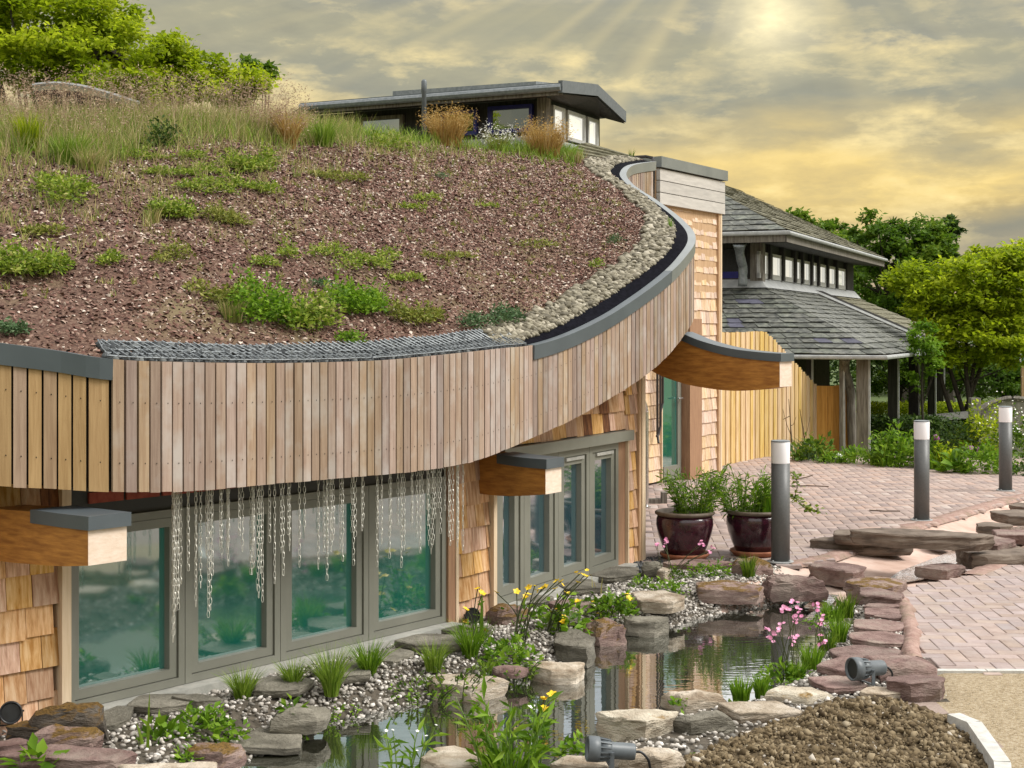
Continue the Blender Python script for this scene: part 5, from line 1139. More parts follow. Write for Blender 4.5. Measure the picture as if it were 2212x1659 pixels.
q = MB(); quad3(q, A0, B0, R1_, R0); q.add([A0, R0, pw(-OV, -8, ZR)], [(0, 1, 2)]); q.add([B0, pw(L_ + OV, -8, ZR), R1_], [(0, 1, 2)]); pbuild(q, 'upper_roof', M['darkbrick'])
slates(A0, B0, R1_, R0, 16, .42, M['slate_moss'], 30); 
slates(pw(-OV, -3.2, ZR), A0, R0, R0 - np.r_[s_ * 3.2, 0] * .2, 14, .30, M['slate'], 30)
pbuild(MB().tube(catmull([P(1597, 526, 26.6), P(1598, 548, 26.7), P(1602, 566, 26.75), P(1605, 580, 26.8), P(1604, 618, 26.8)], 4), [.13, .12, .10] + [.085] * 14, 8), 'downpipe', M['galv'], True)
# ------------------------------------------------------------------ the dark clerestory building behind the planted roof
bk = thing('hilltop_building', (0, 20, 3), 'dark low building with shallow metal roof showing above the planted roof', 'building')
D0 = P(1178, 262, 20.0)[:2]; vu, vs_ = np.array([.43, .903]), np.array([.903, -.43])
def bw(a, b, z): return np.r_[D0 + vu * a + vs_ * b, z]
def bbuild(mb, name, m, par=None): return mb.build(name, M[m], par or bk)
ZB0, ZB1 = 4.15, 5.04
q = MB(); q.wbox(D0, vs_, -vu, -4.2, 0, -.15, -.02, 3.2, ZB1); q.wbox(D0, vu, vs_, 0, 2.0, -.15, -.02, 3.2, ZB1 + .02); bbuild(q, 'wall', 'black_wood')
q = MB(); q.wbox(D0, vs_, -vu, -4.2, .25, -.1, .06, 2.6, ZB0 + .38); q.wbox(D0, vu, vs_, 0, 1.98, -.02, .05, ZB0 - .1, ZB0 + .36); bbuild(q, 'plinth', 'lead')
q = MB(); q.wbox(D0, vs_, -vu, -.10, .04, -.1, .05, ZB0, ZB1); bbuild(q, 'corner_post', 'grey_wood')
def bwin(axis, a0, a1, z0, z1, gl, fr):
    t, n_ = (vs_, -vu) if axis == 'f' else (vu, vs_); q = MB(); e = .05
    for aa, bb, c, d in ((a0, a0 + e, z0, z1), (a1 - e, a1, z0, z1), (a0 + e, a1 - e, z0, z0 + e), (a0 + e, a1 - e, z1 - e, z1)): q.wbox(D0, t, n_, aa, bb, -.02, .04, c, d)
    w = bbuild(q, 'window', fr); q = MB(); q.wbox(D0, t, n_, a0 + e, a1 - e, -.015, .005, z0 + e, z1 - e); bbuild(q, 'pane', gl, w)
def bx(x, axis):
    u = (x - CX) / F; d = vs_ if axis == 'f' else vu; return (u * D0[1] - D0[0]) / (d[0] - u * d[1])
bwin('f', bx(1056, 'f'), bx(1152, 'f'), 4.60, 4.97, 'glass_dark', 'blue'); bwin('f', bx(955, 'f'), bx(1032, 'f'), 4.60, 4.95, 'glass_dark', 'blue'); bwin('f', bx(776, 'f'), bx(872, 'f'), 4.60, 4.95, 'glass_blue', 'grey_wood')
for x0, x1 in ((1190, 1216), (1221, 1260), (1265, 1288)): bwin('s', bx(x0, 's'), bx(x1, 's'), 4.55, 4.97, 'glass_sky_glow', 'white_frame')
# roof: thin slab with a gutter in front and a folded verge at the right
Lb, Rb = bx(690, 'f'), 3.6
q = MB()
e0, e1 = bw(-.5, Lb, 5.14), bw(-.5, .45, 5.14); e2, e3 = bw(.9, .38, 5.30), bw(.9, Lb, 5.26); e4, e5 = bw(2.2, .30, 5.10), bw(2.2, Lb, 5.08)
q.hexa([e0 - [0, 0, .05], e1 - [0, 0, .05], e2 - [0, 0, .05], e3 - [0, 0, .05]], [e0, e1, e2, e3]); q.hexa([e3 - [0, 0, .05], e2 - [0, 0, .05], e4 - [0, 0, .05], e5 - [0, 0, .05]], [e3, e2, e4, e5]); bbuild(q, 'roof', 'cap')
q = MB(); o3 = np.r_[vs_ * .02, 0]
for a_, b_ in ((e1, e2), (e2, e4)):
    q.hexa([a_ + o3 + [0, 0, -.13], b_ + o3 + [0, 0, -.13], b_ - o3 * 2 + [0, 0, -.13], a_ - o3 * 2 + [0, 0, -.13]], [a_ + o3 + [0, 0, .03], b_ + o3 + [0, 0, .03], b_ - o3 * 2 + [0, 0, .03], a_ - o3 * 2 + [0, 0, .03]])
bbuild(q, 'verge', 'lampmetal')
q = MB(); q.add([e1 + [0, 0, -.15], e2 + [0, 0, -.15], bw(.9, 0, ZB1), bw(0, 0, ZB1)], [(0, 1, 2, 3)]); q.add([e2 + [0, 0, -.15], e4 + [0, 0, -.15], bw(2.0, 0, ZB1), bw(.9, 0, ZB1)], [(0, 1, 2, 3)]); q.add([e0 - [0, 0, .06], e1 - [0, 0, .06], bw(0, 0, ZB1), bw(0, -4.2, ZB1)], [(0, 1, 2, 3)]); bbuild(q, 'soffit', 'black_wood')
bbuild(MB().tube([e0 + [0, 0, -.06], e1 + [0, 0, -.06]], .05, 8), 'gutter', 'galv'); q = MB(); q.wbox(D0 - vu * .46, vs_, -vu, Lb, .44, -.03, 0, 4.99, 5.08); bbuild(q, 'eaves_board', 'grey_wood')
q = MB(); q.hexa([bw(-.3, -2.2, 5.16), bw(-.3, .0, 5.16), bw(.8, .0, 5.24), bw(.8, -2.2, 5.24)], [bw(-.3, -2.2, 5.24), bw(-.3, .0, 5.22), bw(.8, .0, 5.34), bw(.8, -2.2, 5.34)]); bbuild(q, 'roof_panel', 'galv')
# tiled lean-to roof below its right side
q = MB()
T0, T1, B0_, B1_ = P(1218, 294, 21.2), P(1402, 346, 21.2), P(1218, 352, 20.2), P(1402, 372, 20.2)
for k in range(7):
    f0, f1 = k / 7, (k + 1.25) / 7; a0, a1, c0, c1 = T0 + (B0_ - T0) * f0, T1 + (B1_ - T1) * f0, T0 + (B0_ - T0) * f1, T1 + (B1_ - T1) * f1; up_ = np.array([0, 0, .05])
    q.hexa([c0 - up_, c1 - up_, a1 - up_, a0 - up_], [c0 + up_ * .6, c1 + up_ * .6, a1, a0])
bbuild(q, 'lean_to_tiles', 'slate_moss')
# flue on the roof
c = P(916, 236, 15.2); c[2] = 3.4; t = thing('roof_flue', c, 'slim grey flue pipe rising from grass in front of the dark building', 'flue')
zt = P(916, 172, 15.2)[2]; MB().lathe(c, [(.024, 0), (.024, zt - .14 - 3.4), (.029, zt - .13 - 3.4), (.029, zt - .02 - 3.4), (.018, zt - 3.4)], 14).build('flue_pipe', M['lampmetal'], t, True)
# glazed rooflight kerb showing in the grass at left
sl = [P(72, 184, 11.9), P(120, 180, 11.8), P(175, 186, 11.7), P(230, 200, 11.6), P(300, 222, 11.5)]; sl = catmull(sl, 6); t = thing('rooflight', sl[0], 'dark curved rooflight edge half hidden in the tall roof grass', 'rooflight')
V = []; 
for p in sl: V += [p, p + [0, .5, -.02], p + [0, .5, -.4], p + [0, 0, -.05]]
k = len(sl); mb = MB(); mb.add(V, [(i * 4 + j, (i + 1) * 4 + j, (i + 1) * 4 + (j + 1) % 4, i * 4 + (j + 1) % 4) for i in range(k - 1) for j in range(4)]); mb.build('rooflight_glass', M['glass_dark'], t); MB().tube(sl, .016, 6).build('rooflight_frame', M['lead'], t)
# ------------------------------------------------------------------ plants
def mtag(name, V, f, r, m, loc, label, cat, group=None, parent=None, smooth=False):
    o = mk(name, V, f, M[m] if isinstance(m, str) else m, parent, smooth, r, None if parent is not None else loc)
    return tag(o, label, cat, group) if parent is None else o
def blade_tuft(base, n, h, spread, w, lean=(.2, .7), seg=3):
    a = rng.uniform(0, 6.283, n); rr = spread * np.sqrt(rng.random(n)); b = np.column_stack([base[0] + rr * np.cos(a), base[1] + rr * np.sin(a), np.full(n, base[2])])
    return blades(b, h * rng.uniform(.6, 1.1, n), w, rng.uniform(*lean, n), seg, az=a + rng.normal(0, .5, n))
def dome(base, n, rx, ry, rz, size, up=.5, asp=.5, full=.5):
    d = rng.normal(0, 1, (n, 3)); d /= np.linalg.norm(d, axis=1)[:, None]; d[:, 2] = np.abs(d[:, 2]); rad = full + (1 - full) * rng.random(n) ** .5
    p = np.array(base) + d * rad[:, None] * np.array([rx, ry, rz]) * (1 + .18 * np.sin(d[:, :1] * 9 + base[0] * 5) + .15 * np.cos(d[:, 1:2] * 8)); return leaves(p, size * rng.uniform(.6, 1.3, n), up, asp=asp, outdir=d)
def tuft(x, y, z, hpx, wpx, n, m, label, cat='sedge', group='sedge clumps by the pond', name='sedge_clump', lean=(.15, .75), w=.006, Y=None):
    b = G(x, y, z) if Y is None else P(x, y, Y); h = 1.35 * hpx / F * b[1]; s_ = 1.2 * wpx / F * b[1]; n = int(n * 1.3)
    V, f, r = blade_tuft(b, n, h, s_, w, lean); return mtag(name, V, f, r, m, b, label, cat, group)
for x, y, z, h, w, n, m, lab in [
 (525, 1520, -.06, 66, 12, 170, 'grass', 'fine green sedge clump left of the pebbles under the second window'),
 (633, 1492, -.04, 58, 11, 150, 'grass', 'small upright sedge clump under the third window'),
 (716, 1503, -.06, 88, 12, 230, 'grass', 'tall fine sedge clump left of the brightest sedge'),
 (797, 1468, -.05, 72, 11, 240, 'leaf_bright', 'brightest yellow green sedge clump under the third window'),
 (937, 1450, -.06, 56, 13, 150, 'grass', 'low sedge clump beside the white topped rock'),
 (1016, 1424, -.05, 74, 12, 190, 'leaf_bright', 'arching sedge clump in front of the shingle pier'),
 (1052, 1454, -.08, 26, 8, 60, 'grass', 'tiny sedge tuft between two pale rocks')]: tuft(x, y, z, h, w, n, m, lab)
for x, y, z, h, w, n, m, lab in [
 (1600, 1518, -.12, 46, 14, 130, 'leaf_bright', 'dark green rush clump right of the cream rock'),
 (1645, 1508, -.10, 42, 12, 110, 'leaf_bright', 'second rush clump between the cream rock and lichened rock'),
 (1716, 1470, -.08, 36, 16, 120, 'leaf_bright', 'broad bright rush clump at the right shore'),
 (1752, 1444, -.05, 42, 16, 110, 'leaf_bright', 'rush clump just left of the brown slabs'),
 (1800, 1340, -.06, 34, 18, 120, 'leaf_bright', 'low rush clump at the top of the right shore'),
 (1828, 1334, -.05, 42, 12, 100, 'leaf_mid', 'rush clump beside the thin mauve slabs'),
 (1812, 1386, -.05, 44, 12, 110, 'leaf_bright', 'rush clump left of the large cracked slab'),
 (1788, 1404, -.06, 36, 14, 80, 'leaf_mid', 'loose rush clump below the cracked slab'),
 (1617, 1250, -.03, 42, 10, 110, 'leaf_mid', 'small bright rush tuft left of the nearest bollard')]: tuft(x, y, z, h, w, n, m, lab, 'rush', 'rush clumps round the pond', 'rush_clump', (.05, .5), .009)
def leafy(x, y, z, wpx, hpx, n, size, m, label, cat='plant', group='low leafy plants round the pond', name='leafy_plant', asp=.5, Y=None, up=.5):
    b = G(x, y, z) if Y is None else P(x, y, Y); k = b[1] / F; V, f, r = dome(b, n, wpx * k / 2, wpx * k / 2 * .8, hpx * k, size, up, asp); return mtag(name, V, f, r, m, b, label, cat, group)
for x, y, z, w, h, n, s_, m, lab in [
 (440, 1596, -.08, 150, 62, 420, .045, 'leaf_bright', 'broad leafy clump with small light leaves at the left pond edge'),
 (350, 1610, -.06, 90, 40, 70, .085, 'leaf_bright', 'round leaved marsh plant beside the sword shaped iris'),
 (400, 1655, -.10, 70, 30, 80, .05, 'leaf_bright', 'low leafy plant in front of the small mossy boulder'),
 (75, 1662, .0, 70, 34, 26, .095, 'leaf_bright', 'big leaved seedling on the long grey slab at bottom left'),
 (628, 1542, -.02, 44, 26, 14, .065, 'leaf_bright', 'single pale green sprout on the sloping grey stone'),
 (1095, 1432, -.07, 140, 46, 330, .05, 'leaf_bright', 'leafy green plant under the yellow marsh flowers'),
 (1215, 1370, -.06, 110, 70, 180, .06, 'leaf_bright', 'leafy marsh marigold mass above the square grey block'),
 (1330, 1330, -.05, 110, 44, 240, .055, 'leaf_bright', 'marsh marigold leaves on the pebble bank by the cream topped block'),
 (1290, 1322, -.05, 60, 30, 90, .05, 'leaf_mid', 'dark low plant left of the marsh marigold leaves'),
 (1388, 1270, -.03, 62, 24, 150, .035, 'leaf_bright', 'feathery green plant by the flagstones'),
 (1442, 1286, -.04, 74, 34, 170, .04, 'leaf_bright', 'bright low plant behind the cream topped block'),
 (1457, 1252, -.02, 44, 26, 130, .03, 'leaf_mid', 'small round dark green plant below the left pot'),
 (1510, 1248, -.02, 66, 30, 170, .035, 'leaf_bright', 'bright feathery plant below the gap between the pots'),
 (1556, 1246, -.02, 46, 34, 140, .035, 'leaf_bright', 'upright bright plant left of the small rush tuft'),
 (1420, 1312, -.05, 40, 16, 60, .03, 'leaf_mid', 'small creeping plant against the cream topped block'),
 (1775, 1352, -.08, 70, 24, 120, .035, 'leaf_bright', 'low plant at the waters edge in the upper right bay'),
 (1690, 1478, -.10, 110, 40, 220, .045, 'leaf_bright', 'leafy plant under the pink ragged flowers'),
 (1500, 1640, -.02, 24, 8, 10, .03, 'leaf_bright', 'small weed seedling on the dug soil'),
 (1465, 1530, -.10, 40, 16, 22, .045, 'leaf_bright', 'yellow green weed beside the big pale boulder'),
 (1255, 1640, -.08, 120, 40, 160, .05, 'leaf_bright', 'low sunlit weeds between the bright plant and front spotlight'),
 (1590, 1540, -.08, 60, 18, 60, .04, 'leaf_mid', 'low weed in the crack right of the cream rock')]: leafy(x, y, z, w, h, n, s_, m, lab)
# sword leaved iris, trailing water mint, tall foreground plants
def iris(x, y, z, specs, label, m='leaf_bright', w=.03, name='iris'):
    b = G(x, y, z); k = b[1] / F; n = len(specs); bb = b + np.column_stack([[s[0] * k for s in specs], rng.uniform(-.03, .03, n), np.zeros(n)])
    V, f, r = blades(bb, np.array([s[1] * k for s in specs]), w, np.array([s[2] for s in specs]), 5, az=np.array([s[3] for s in specs], float)); return mtag(name, V, f, r, m, b, label, 'iris', 'irises by the pond')
iris(322, 1640, -.08, [(0, 150, .05, 1.2), (6, 100, .15, 0), (-10, 85, .2, 3), (12, 70, .3, .3), (-16, 60, .3, 2.6)], 'tall sword leaved iris in the left pond planting', 'leaf_mid')
iris(1045, 1402, -.05, [(-5, 122, .04, 1.4), (4, 80, .1, 0), (-12, 70, .15, 3), (10, 60, .3, 0)], 'upright iris blades in front of the right hand windows', 'leaf_mid', .035)
iris(1280, 1284, -.02, [(0, 44, .1, 2), (18, 40, .1, .4), (8, 30, .2, 2.9)], 'thin brown green iris shoots on the flagstone edge', 'straw', .012)
def stems(base, n, h, spread, nl, ls, m, lean=.35, leafm='leaf_bright', up=.3):
    parts, mb, tips = [], MB(), []
    for i in range(n):
        a = random.uniform(0, 6.28); l = random.uniform(.3, 1) * lean; hh = h * random.uniform(.65, 1.05); rr = spread * random.random() ** .5; b = np.array(base) + [rr * math.cos(a), rr * math.sin(a), 0]
        pts = [b + [math.cos(a) * l * hh * t ** 1.6, math.sin(a) * l * hh * t ** 1.6, hh * t] for t in np.linspace(0, 1, 5)]; mb.tube(pts, [.004, .0035, .003, .0025, .0015], 4); tips.append(pts[-1])
        for q in range(nl):
            t = (q + .5 + random.random() * .5) / (nl + .5); p = pts[0] + (pts[-1] - pts[0]) * t; p = p * 1.0; i0 = min(3, int(t * 4)); ft = t * 4 - i0; p = pts[i0] * (1 - ft) + pts[min(4, i0 + 1)] * ft; parts.append(p)
    return mb, np.array(parts), tips
def flower(mb, c, r, k=5, up=(0, 0, 1)):
    c = np.array(c); up = np.array(up, float) + rng.normal(0, .35, 3); up /= np.linalg.norm(up); a = np.cross(up, [.3, .9, .1]); a /= np.linalg.norm(a); b = np.cross(up, a); V = [c]; f = []
    for i in range(k):
        t0 = 6.283 * i / k; w = 6.283 / k * .46
        for da, rr in ((-w, .72), (0, 1.0), (w, .72)): V.append(c + (a * math.cos(t0 + da) + b * math.sin(t0 + da)) * r * rr + up * r * .25 * rr)
        f.append((0, 1 + i * 3, 2 + i * 3, 3 + i * 3))
    mb.add(V, f)
def stemplant(name, x, y, z, n, hpx, spread, nl, ls, label, cat, group, leafm='leaf_bright', stemm='stem', lean=.35, fl=None, flr=.02, asp=.35, up=.2, b=None, fk=5, flp=1.0):
    b = G(x, y, z) if b is None else b; h = hpx / F * b[1]; t = thing(name, b, label, cat, group); mb, pts, tips = stems(b, n, h, spread, nl, ls, stemm, lean)
    mb.build('stems', M[stemm], t)['kind'] = 'stuff'
    if len(pts):
        d = pts - b; d[:, 2] = .3 * h; d /= np.linalg.norm(d, axis=1)[:, None] + 1e-6
        V, f, r = leaves(pts, ls * rng.uniform(.6, 1.2, len(pts)), up, asp=asp, outdir=d); mk('foliage', V, f, M[leafm], t, False, r)['kind'] = 'stuff'
    if fl:
        mb = MB()
        for p in tips:
            if random.random() < flp: flower(mb, p, flr * random.uniform(.8, 1.2), fk)
        if mb.n: mb.build('flowers', M[fl], t)['kind'] = 'stuff'
    return t
g_ = 'tall bright green plants in the foreground'
stemplant('waterside_plant', 1098, 1690, -.06, 15, 185, .12, 13, .10, 'big bright green lanceolate plant at the bottom centre', 'plant', g_, lean=.35, asp=.22)
V, f, r = blade_tuft(G(1098, 1690, -.06), 80, .24, .10, .02, (.2, .8)); mtag('strap_leaf_plant', V, f, r, 'leaf_bright', G(1098, 1690, -.06), 'dense strap leaves at the foot of the bottom centre plant', 'plant', g_)
stemplant('waterside_plant', 872, 1700, -.12, 7, 130, .07, 8, .10, 'thin bright plant at the bottom edge in front of the dark water', 'plant', g_, lean=.4, asp=.2, fl='white', flr=.008)
stemplant('white_flowered_weed', 1160, 1660, -.06, 5, 150, .05, 4, .05, 'slender weed with tiny white flowers beside the bottom centre plant', 'weed', None, lean=.35, fl='white', flr=.012)
stemplant('water_mint', 985, 1500, -.14, 26, 66, .16, 8, .035, 'trailing water mint growing out over the pond below the white topped rock', 'water plant', 'trailing water plants', 'leaf_mid', 'stem_dk', 1.1, asp=.6)
stemplant('water_mint', 905, 1512, -.14, 22, 40, .16, 7, .032, 'water mint tangle at the pebble shore left of the white topped rock', 'water plant', 'trailing water plants', 'leaf_bright', 'stem_dk', 1.0, asp=.6)
stemplant('water_mint', 1105, 1472, -.14, 14, 44, .12, 7, .03, 'dark water mint sprigs between the two overhanging slabs', 'water plant', 'trailing water plants', 'leaf_mid', 'stem_dk', .9, asp=.6)
stemplant('water_mint', 700, 1545, -.14, 16, 26, .20, 6, .03, 'low water mint fringe along the left pebble shore', 'water plant', 'trailing water plants', 'leaf_bright', 'stem_dk', 1.0, asp=.6)
# yellow marsh marigolds: each stem placed where a bloom shows
def marigold(x, y, z, tips, label):
    b = G(x, y, z); k = b[1] / F; t = thing('marsh_marigold', b, label, 'marsh marigold', 'yellow marsh marigolds'); st, fl, lv = MB(), MB(), []
    for fx, fy in tips:
        e = P(fx, fy, b[1] + random.uniform(-.12, .12)); o = b + [random.uniform(-.05, .05), random.uniform(-.05, .05), 0]; m_ = (o + e) / 2 + [(o[0] - e[0]) * .18, 0, .04]
        st.tube(catmull([o, m_, e], 5), .0035, 5); fl = MB(); flower(fl, e, .026); fl.build('flower', M['yellow'], t)
        if random.random() < .6: fl = MB(); flower(fl, e + rng.normal(0, .016, 3), .017); fl.build('flower', M['yellow'], t)
        lv += [o + (e - o) * q for q in (.25, .5, .72)]
    st.build('stems', M['stem_dk'], t)['kind'] = 'stuff'; lv = np.array(lv); V, f, r = leaves(lv, rng.uniform(.03, .07, len(lv)), .6, asp=.9); mk('foliage', V, f, M['leaf_bright'], t, False, r)['kind'] = 'stuff'
marigold(1120, 1400, -.06, [(1116, 1278), (1142, 1270), (1155, 1266), (1170, 1272), (1178, 1268), (1141, 1284), (1202, 1256), (1213, 1256), (1072, 1280), (1200, 1272), (1136, 1292)], 'tallest marsh marigold with a cluster of blooms against the windows')
marigold(1195, 1378, -.06, [(1252, 1240), (1262, 1243), (1270, 1246), (1248, 1258), (1224, 1282), (1230, 1282), (1249, 1300), (1204, 1316), (1190, 1322), (1219, 1334), (1220, 1346), (1216, 1342)], 'marsh marigold leaning right with blooms above the flagstones')
marigold(1010, 1380, -.02, [(1032, 1272), (1042, 1282), (1006, 1316), (1007, 1346), (1048, 1362), (1006, 1342)], 'sparse marsh marigold in front of the black spotlight at the pier')
marigold(1320, 1332, -.05, [(1284, 1300), (1292, 1326), (1356, 1284), (1358, 1292), (1362, 1298), (1352, 1302)], 'marsh marigold above the red mossy boulder')
marigold(1150, 1655, -.08, [(1192, 1500), (1176, 1510), (1176, 1534), (1166, 1528), (1180, 1538)], 'yellow flowered stem leaning over the pond at the bottom centre')
# pink ragged robin
def ragged(x, y, z, tips, label):
    b = G(x, y, z); t = thing('ragged_robin', b, label, 'pink flower', 'pink ragged flowers'); st, fl = MB(), MB()
    for fx, fy in tips:
        e = P(fx, fy, b[1] + random.uniform(-.08, .08)); o = b + [random.uniform(-.06, .06), random.uniform(-.04, .04), 0]; st.tube(catmull([o, (o + e) / 2 + [random.uniform(-.02, .02), 0, .03], e], 4), .0022, 4)
        fl = MB()
        for q in range(3): flower(fl, e + rng.normal(0, .011, 3), .014, 9, (0, -.5, .8))
        fl.build('flower', M['pink'], t)
    st.build('stems', M['stem_dk'], t)['kind'] = 'stuff'
ragged(1700, 1470, -.08, [(1718, 1330), (1702, 1320), (1728, 1322), (1722, 1310), (1690, 1322), (1712, 1300), (1658, 1360), (1672, 1372), (1680, 1358), (1664, 1378), (1688, 1352), (1712, 1372), (1710, 1385), (1718, 1378), (1716, 1342)], 'tall pink ragged flowers in front of the white water reflection')
ragged(1775, 1420, -.08, [(1760, 1310), (1768, 1318), (1776, 1335), (1768, 1352), (1775, 1372), (1780, 1386), (1772, 1390)], 'pale pink ragged flowers left of the rush clumps')
ragged(1440, 1250, -.02, [(1434, 1164), (1440, 1172), (1430, 1178), (1518, 1176), (1512, 1174), (1542, 1186), (1534, 1192), (1420, 1176)], 'pale pink flowers on thin stems before the left pot')
# pot plants
stemplant('trailing_pot_plant', 0, 0, 0, 44, 104, R1 * .62, 14, .085, 'narrow leaved bushy plant spilling right out of the left glazed pot', 'pot plant', 'plants in the glazed pots', 'leaf_bright', 'stem', .65, asp=.16, b=pot1 + [.10, 0, 0])
V, f, r = blades(np.repeat([pot1 + [-.05, 0, 0]], 26, 0) + rng.normal(0, .02, (26, 3)) * [1, 1, 0], rng.uniform(.15, .40, 26), .007, rng.uniform(.1, .8, 26), 4); mtag('spiky_grass', V, f, r, 'leaf_dark', pot1, 'thin dark spiky grass in the left glazed pot', 'pot plant', 'plants in the glazed pots')
stemplant('trailing_pot_plant', 0, 0, 0, 44, 90, R2 * .62, 14, .085, 'narrow leaved bush on the left of the right glazed pot', 'pot plant', 'plants in the glazed pots', 'leaf_bright', 'stem', .8, asp=.16, b=pot2 + [-.10, 0, 0])
V, f, r = blades(pot2 + np.array([.10, 0, -.02]) + rng.normal(0, .035, (34, 3)) * [1, 1, 0], rng.uniform(.22, .37, 34), .035, rng.uniform(.05, .4, 34), 5); mtag('hart_tongue_fern', V, f, r, 'leaf_bright', pot2, 'upright strap leaved fern in the right glazed pot', 'pot plant', 'plants in the glazed pots')
V, f, r = blades(np.repeat([pot2 + [-.1, .02, 0]], 16, 0), rng.uniform(.2, .36, 16), .006, rng.uniform(.1, .6, 16), 4); mtag('spiky_grass', V, f, r, 'leaf_dark', pot2, 'thin dark spiky grass in the right glazed pot', 'pot plant', 'plants in the glazed pots')
tv = thing('ivy', pot2, 'variegated ivy trailing right from behind the nearest bollard', 'ivy', 'plants in the glazed pots')
ip = catmull([pot2 + [.12, 0, 0], P(1705, 1075, pot2[1]), P(1722, 1080, pot2[1]), P(1738, 1097, pot2[1]), P(1752, 1101, pot2[1]), P(1770, 1105, pot2[1])], 8); ip2 = catmull([pot2 + [.14, 0, .02], P(1700, 1030, pot2[1]), P(1716, 1026, pot2[1]), P(1722, 1050, pot2[1]), P(1714, 1080, pot2[1])], 8)
MB().tube(ip, .003, 4).tube(ip2, .003, 4).build('stem', M['stem_dk'], tv); q = np.concatenate([ip, ip2, ip + rng.normal(0, .02, ip.shape), ip2 + rng.normal(0, .02, ip2.shape)]); V, f, r = leaves(q, rng.uniform(.03, .055, len(q)), .4, asp=.75); mk('foliage', V, f, M['sedum'], tv, False, r)['kind'] = 'stuff'
# ------------------------------------------------------------------ plants on the roof
g_ = 'green plant mats on the roof'
def mat_patch(x, y, w, h, n, m, label, rise=.07, size=.022, name='sedum_mat', cat='roof plant', sub=5):
    c0 = roof_at(x, y); parts = []
    for q in range(sub):
        xx = x + (q - (sub - 1) / 2) / max(1, sub) * w * .9 + random.uniform(-.06, .06) * w; yy = y + random.uniform(-.3, .3) * h; c = roof_at(xx, yy); k = c[1] / F
        parts.append(dome(c - [0, 0, .01], int(1.9 * n / sub), w / sub * k * random.uniform(.95, 1.35), max(.10, h * k * 1.5), 1.25 * rise * random.uniform(.6, 1.2), size * 1.2, .5, .5, .2))
    V, f, r = join(parts); mtag(name, V, f, r, m, c0, label, cat, g_)
for x, y, w, h, n, m, lab, ri in [
 (60, 580, 170, 66, 1500, 'sedum', 'largest bright green mat at the left edge of the roof', .12),
 (140, 425, 100, 60, 900, 'sedum', 'bushy green mat below the tall grass at left', .14),
 (500, 410, 210, 34, 1500, 'sedum', 'widest green mat in the upper middle of the roof', .09),
 (540, 360, 130, 34, 900, 'sedum', 'rounded dark green mat above the widest mat', .12),
 (400, 372, 180, 24, 800, 'sedum', 'thin mat running left from the widest mat', .06),
 (310, 340, 90, 20, 420, 'sedum', 'small mat close under the roof grass', .06),
 (730, 382, 150, 22, 700, 'sedum_y', 'long yellow green mat below the dark building', .05),
 (376, 465, 80, 36, 620, 'sedum', 'upright bright mat in the left centre', .12),
 (488, 475, 84, 34, 620, 'sedum_y', 'yellow green mat right of the upright bright mat', .09),
 (415, 345, 60, 22, 300, 'sedum', 'tiny mat beside the blue green spurge', .08),
 (890, 446, 50, 14, 220, 'sedum', 'lower left of the two small mats in the middle', .04),
 (915, 430, 56, 14, 240, 'sedum', 'upper right of the two small mats in the middle', .04),
 (1052, 446, 56, 16, 160, 'sedum', 'thin faint mat in the upper right', .03),
 (1150, 530, 86, 20, 260, 'sedum_y', 'slim mat near the cobble strip', .04),
 (960, 555, 110, 22, 380, 'sedum_y', 'curved yellow mat in the right centre', .04),
 (770, 565, 190, 50, 1300, 'sedum', 'long diagonal mat in the middle of the roof', .08),
 (870, 606, 70, 20, 300, 'sedum', 'small mat at the lower end of the diagonal mat', .05),
 (620, 560, 36, 40, 240, 'sedum', 'narrow upright sprig left of the diagonal mat', .10),
 (573, 572, 50, 20, 240, 'sedum', 'small bright mat in the lower centre', .06),
 (240, 565, 42, 30, 260, 'sedum', 'small round mat in the lower left', .08),
 (370, 555, 70, 34, 300, 'sedum_y', 'loose yellow tuft in the centre left', .08),
 (85, 500, 90, 22, 380, 'sedum_y', 'low pale mat above the largest left mat', .05),
 (575, 690, 120, 56, 1100, 'leaf_bright', 'tall leafy green bush at the front edge of the roof', .22),
 (670, 700, 100, 44, 900, 'sedum', 'bright rounded bush right of the front leafy bush', .17),
 (770, 665, 130, 50, 1200, 'leaf_bright', 'big rounded green bush behind the grating', .18),
 (900, 690, 120, 36, 600, 'sedum_y', 'loose yellow green bush right of the big bush', .11),
 (1030, 700, 70, 26, 420, 'leaf_blue', 'left blue green cushion beside the cobbles', .10),
 (1090, 688, 60, 30, 400, 'leaf_blue', 'right blue green cushion beside the cobbles', .12),
 (755, 736, 56, 14, 260, 'leaf_bright', 'little bright cushion touching the grating', .06),
 (20, 712, 70, 18, 300, 'leaf_blue', 'silvery grey cushion above the metal capping at left', .06),
 (1328, 520, 30, 16, 110, 'leaf_blue', 'small dark cushion near the cobbles', .07),
 (1286, 576, 34, 14, 110, 'sedum', 'small green weed by the lower cobbles', .06),
 (480, 640, 130, 44, 420, 'sedum_y', 'thin meadow tuft above the front leafy bush', .12),
 (350, 318, 56, 40, 320, 'leaf_dark', 'dark blue green spurge at the foot of the roof grass', .20),
 (840, 318, 76, 24, 420, 'sedum', 'green bush at the ridge left of the flue', .15),
 (690, 615, 40, 12, 120, 'leaf_blue', 'tiny blue green rosette in the middle', .04),
 (955, 384, 30, 10, 80, 'leaf_blue', 'tiny dark rosette in the upper middle', .04)]: mat_patch(x, y, w, h, n, m, lab, ri * .8, .026 if ri > .1 else .020, sub=max(3, int(w / 26)))
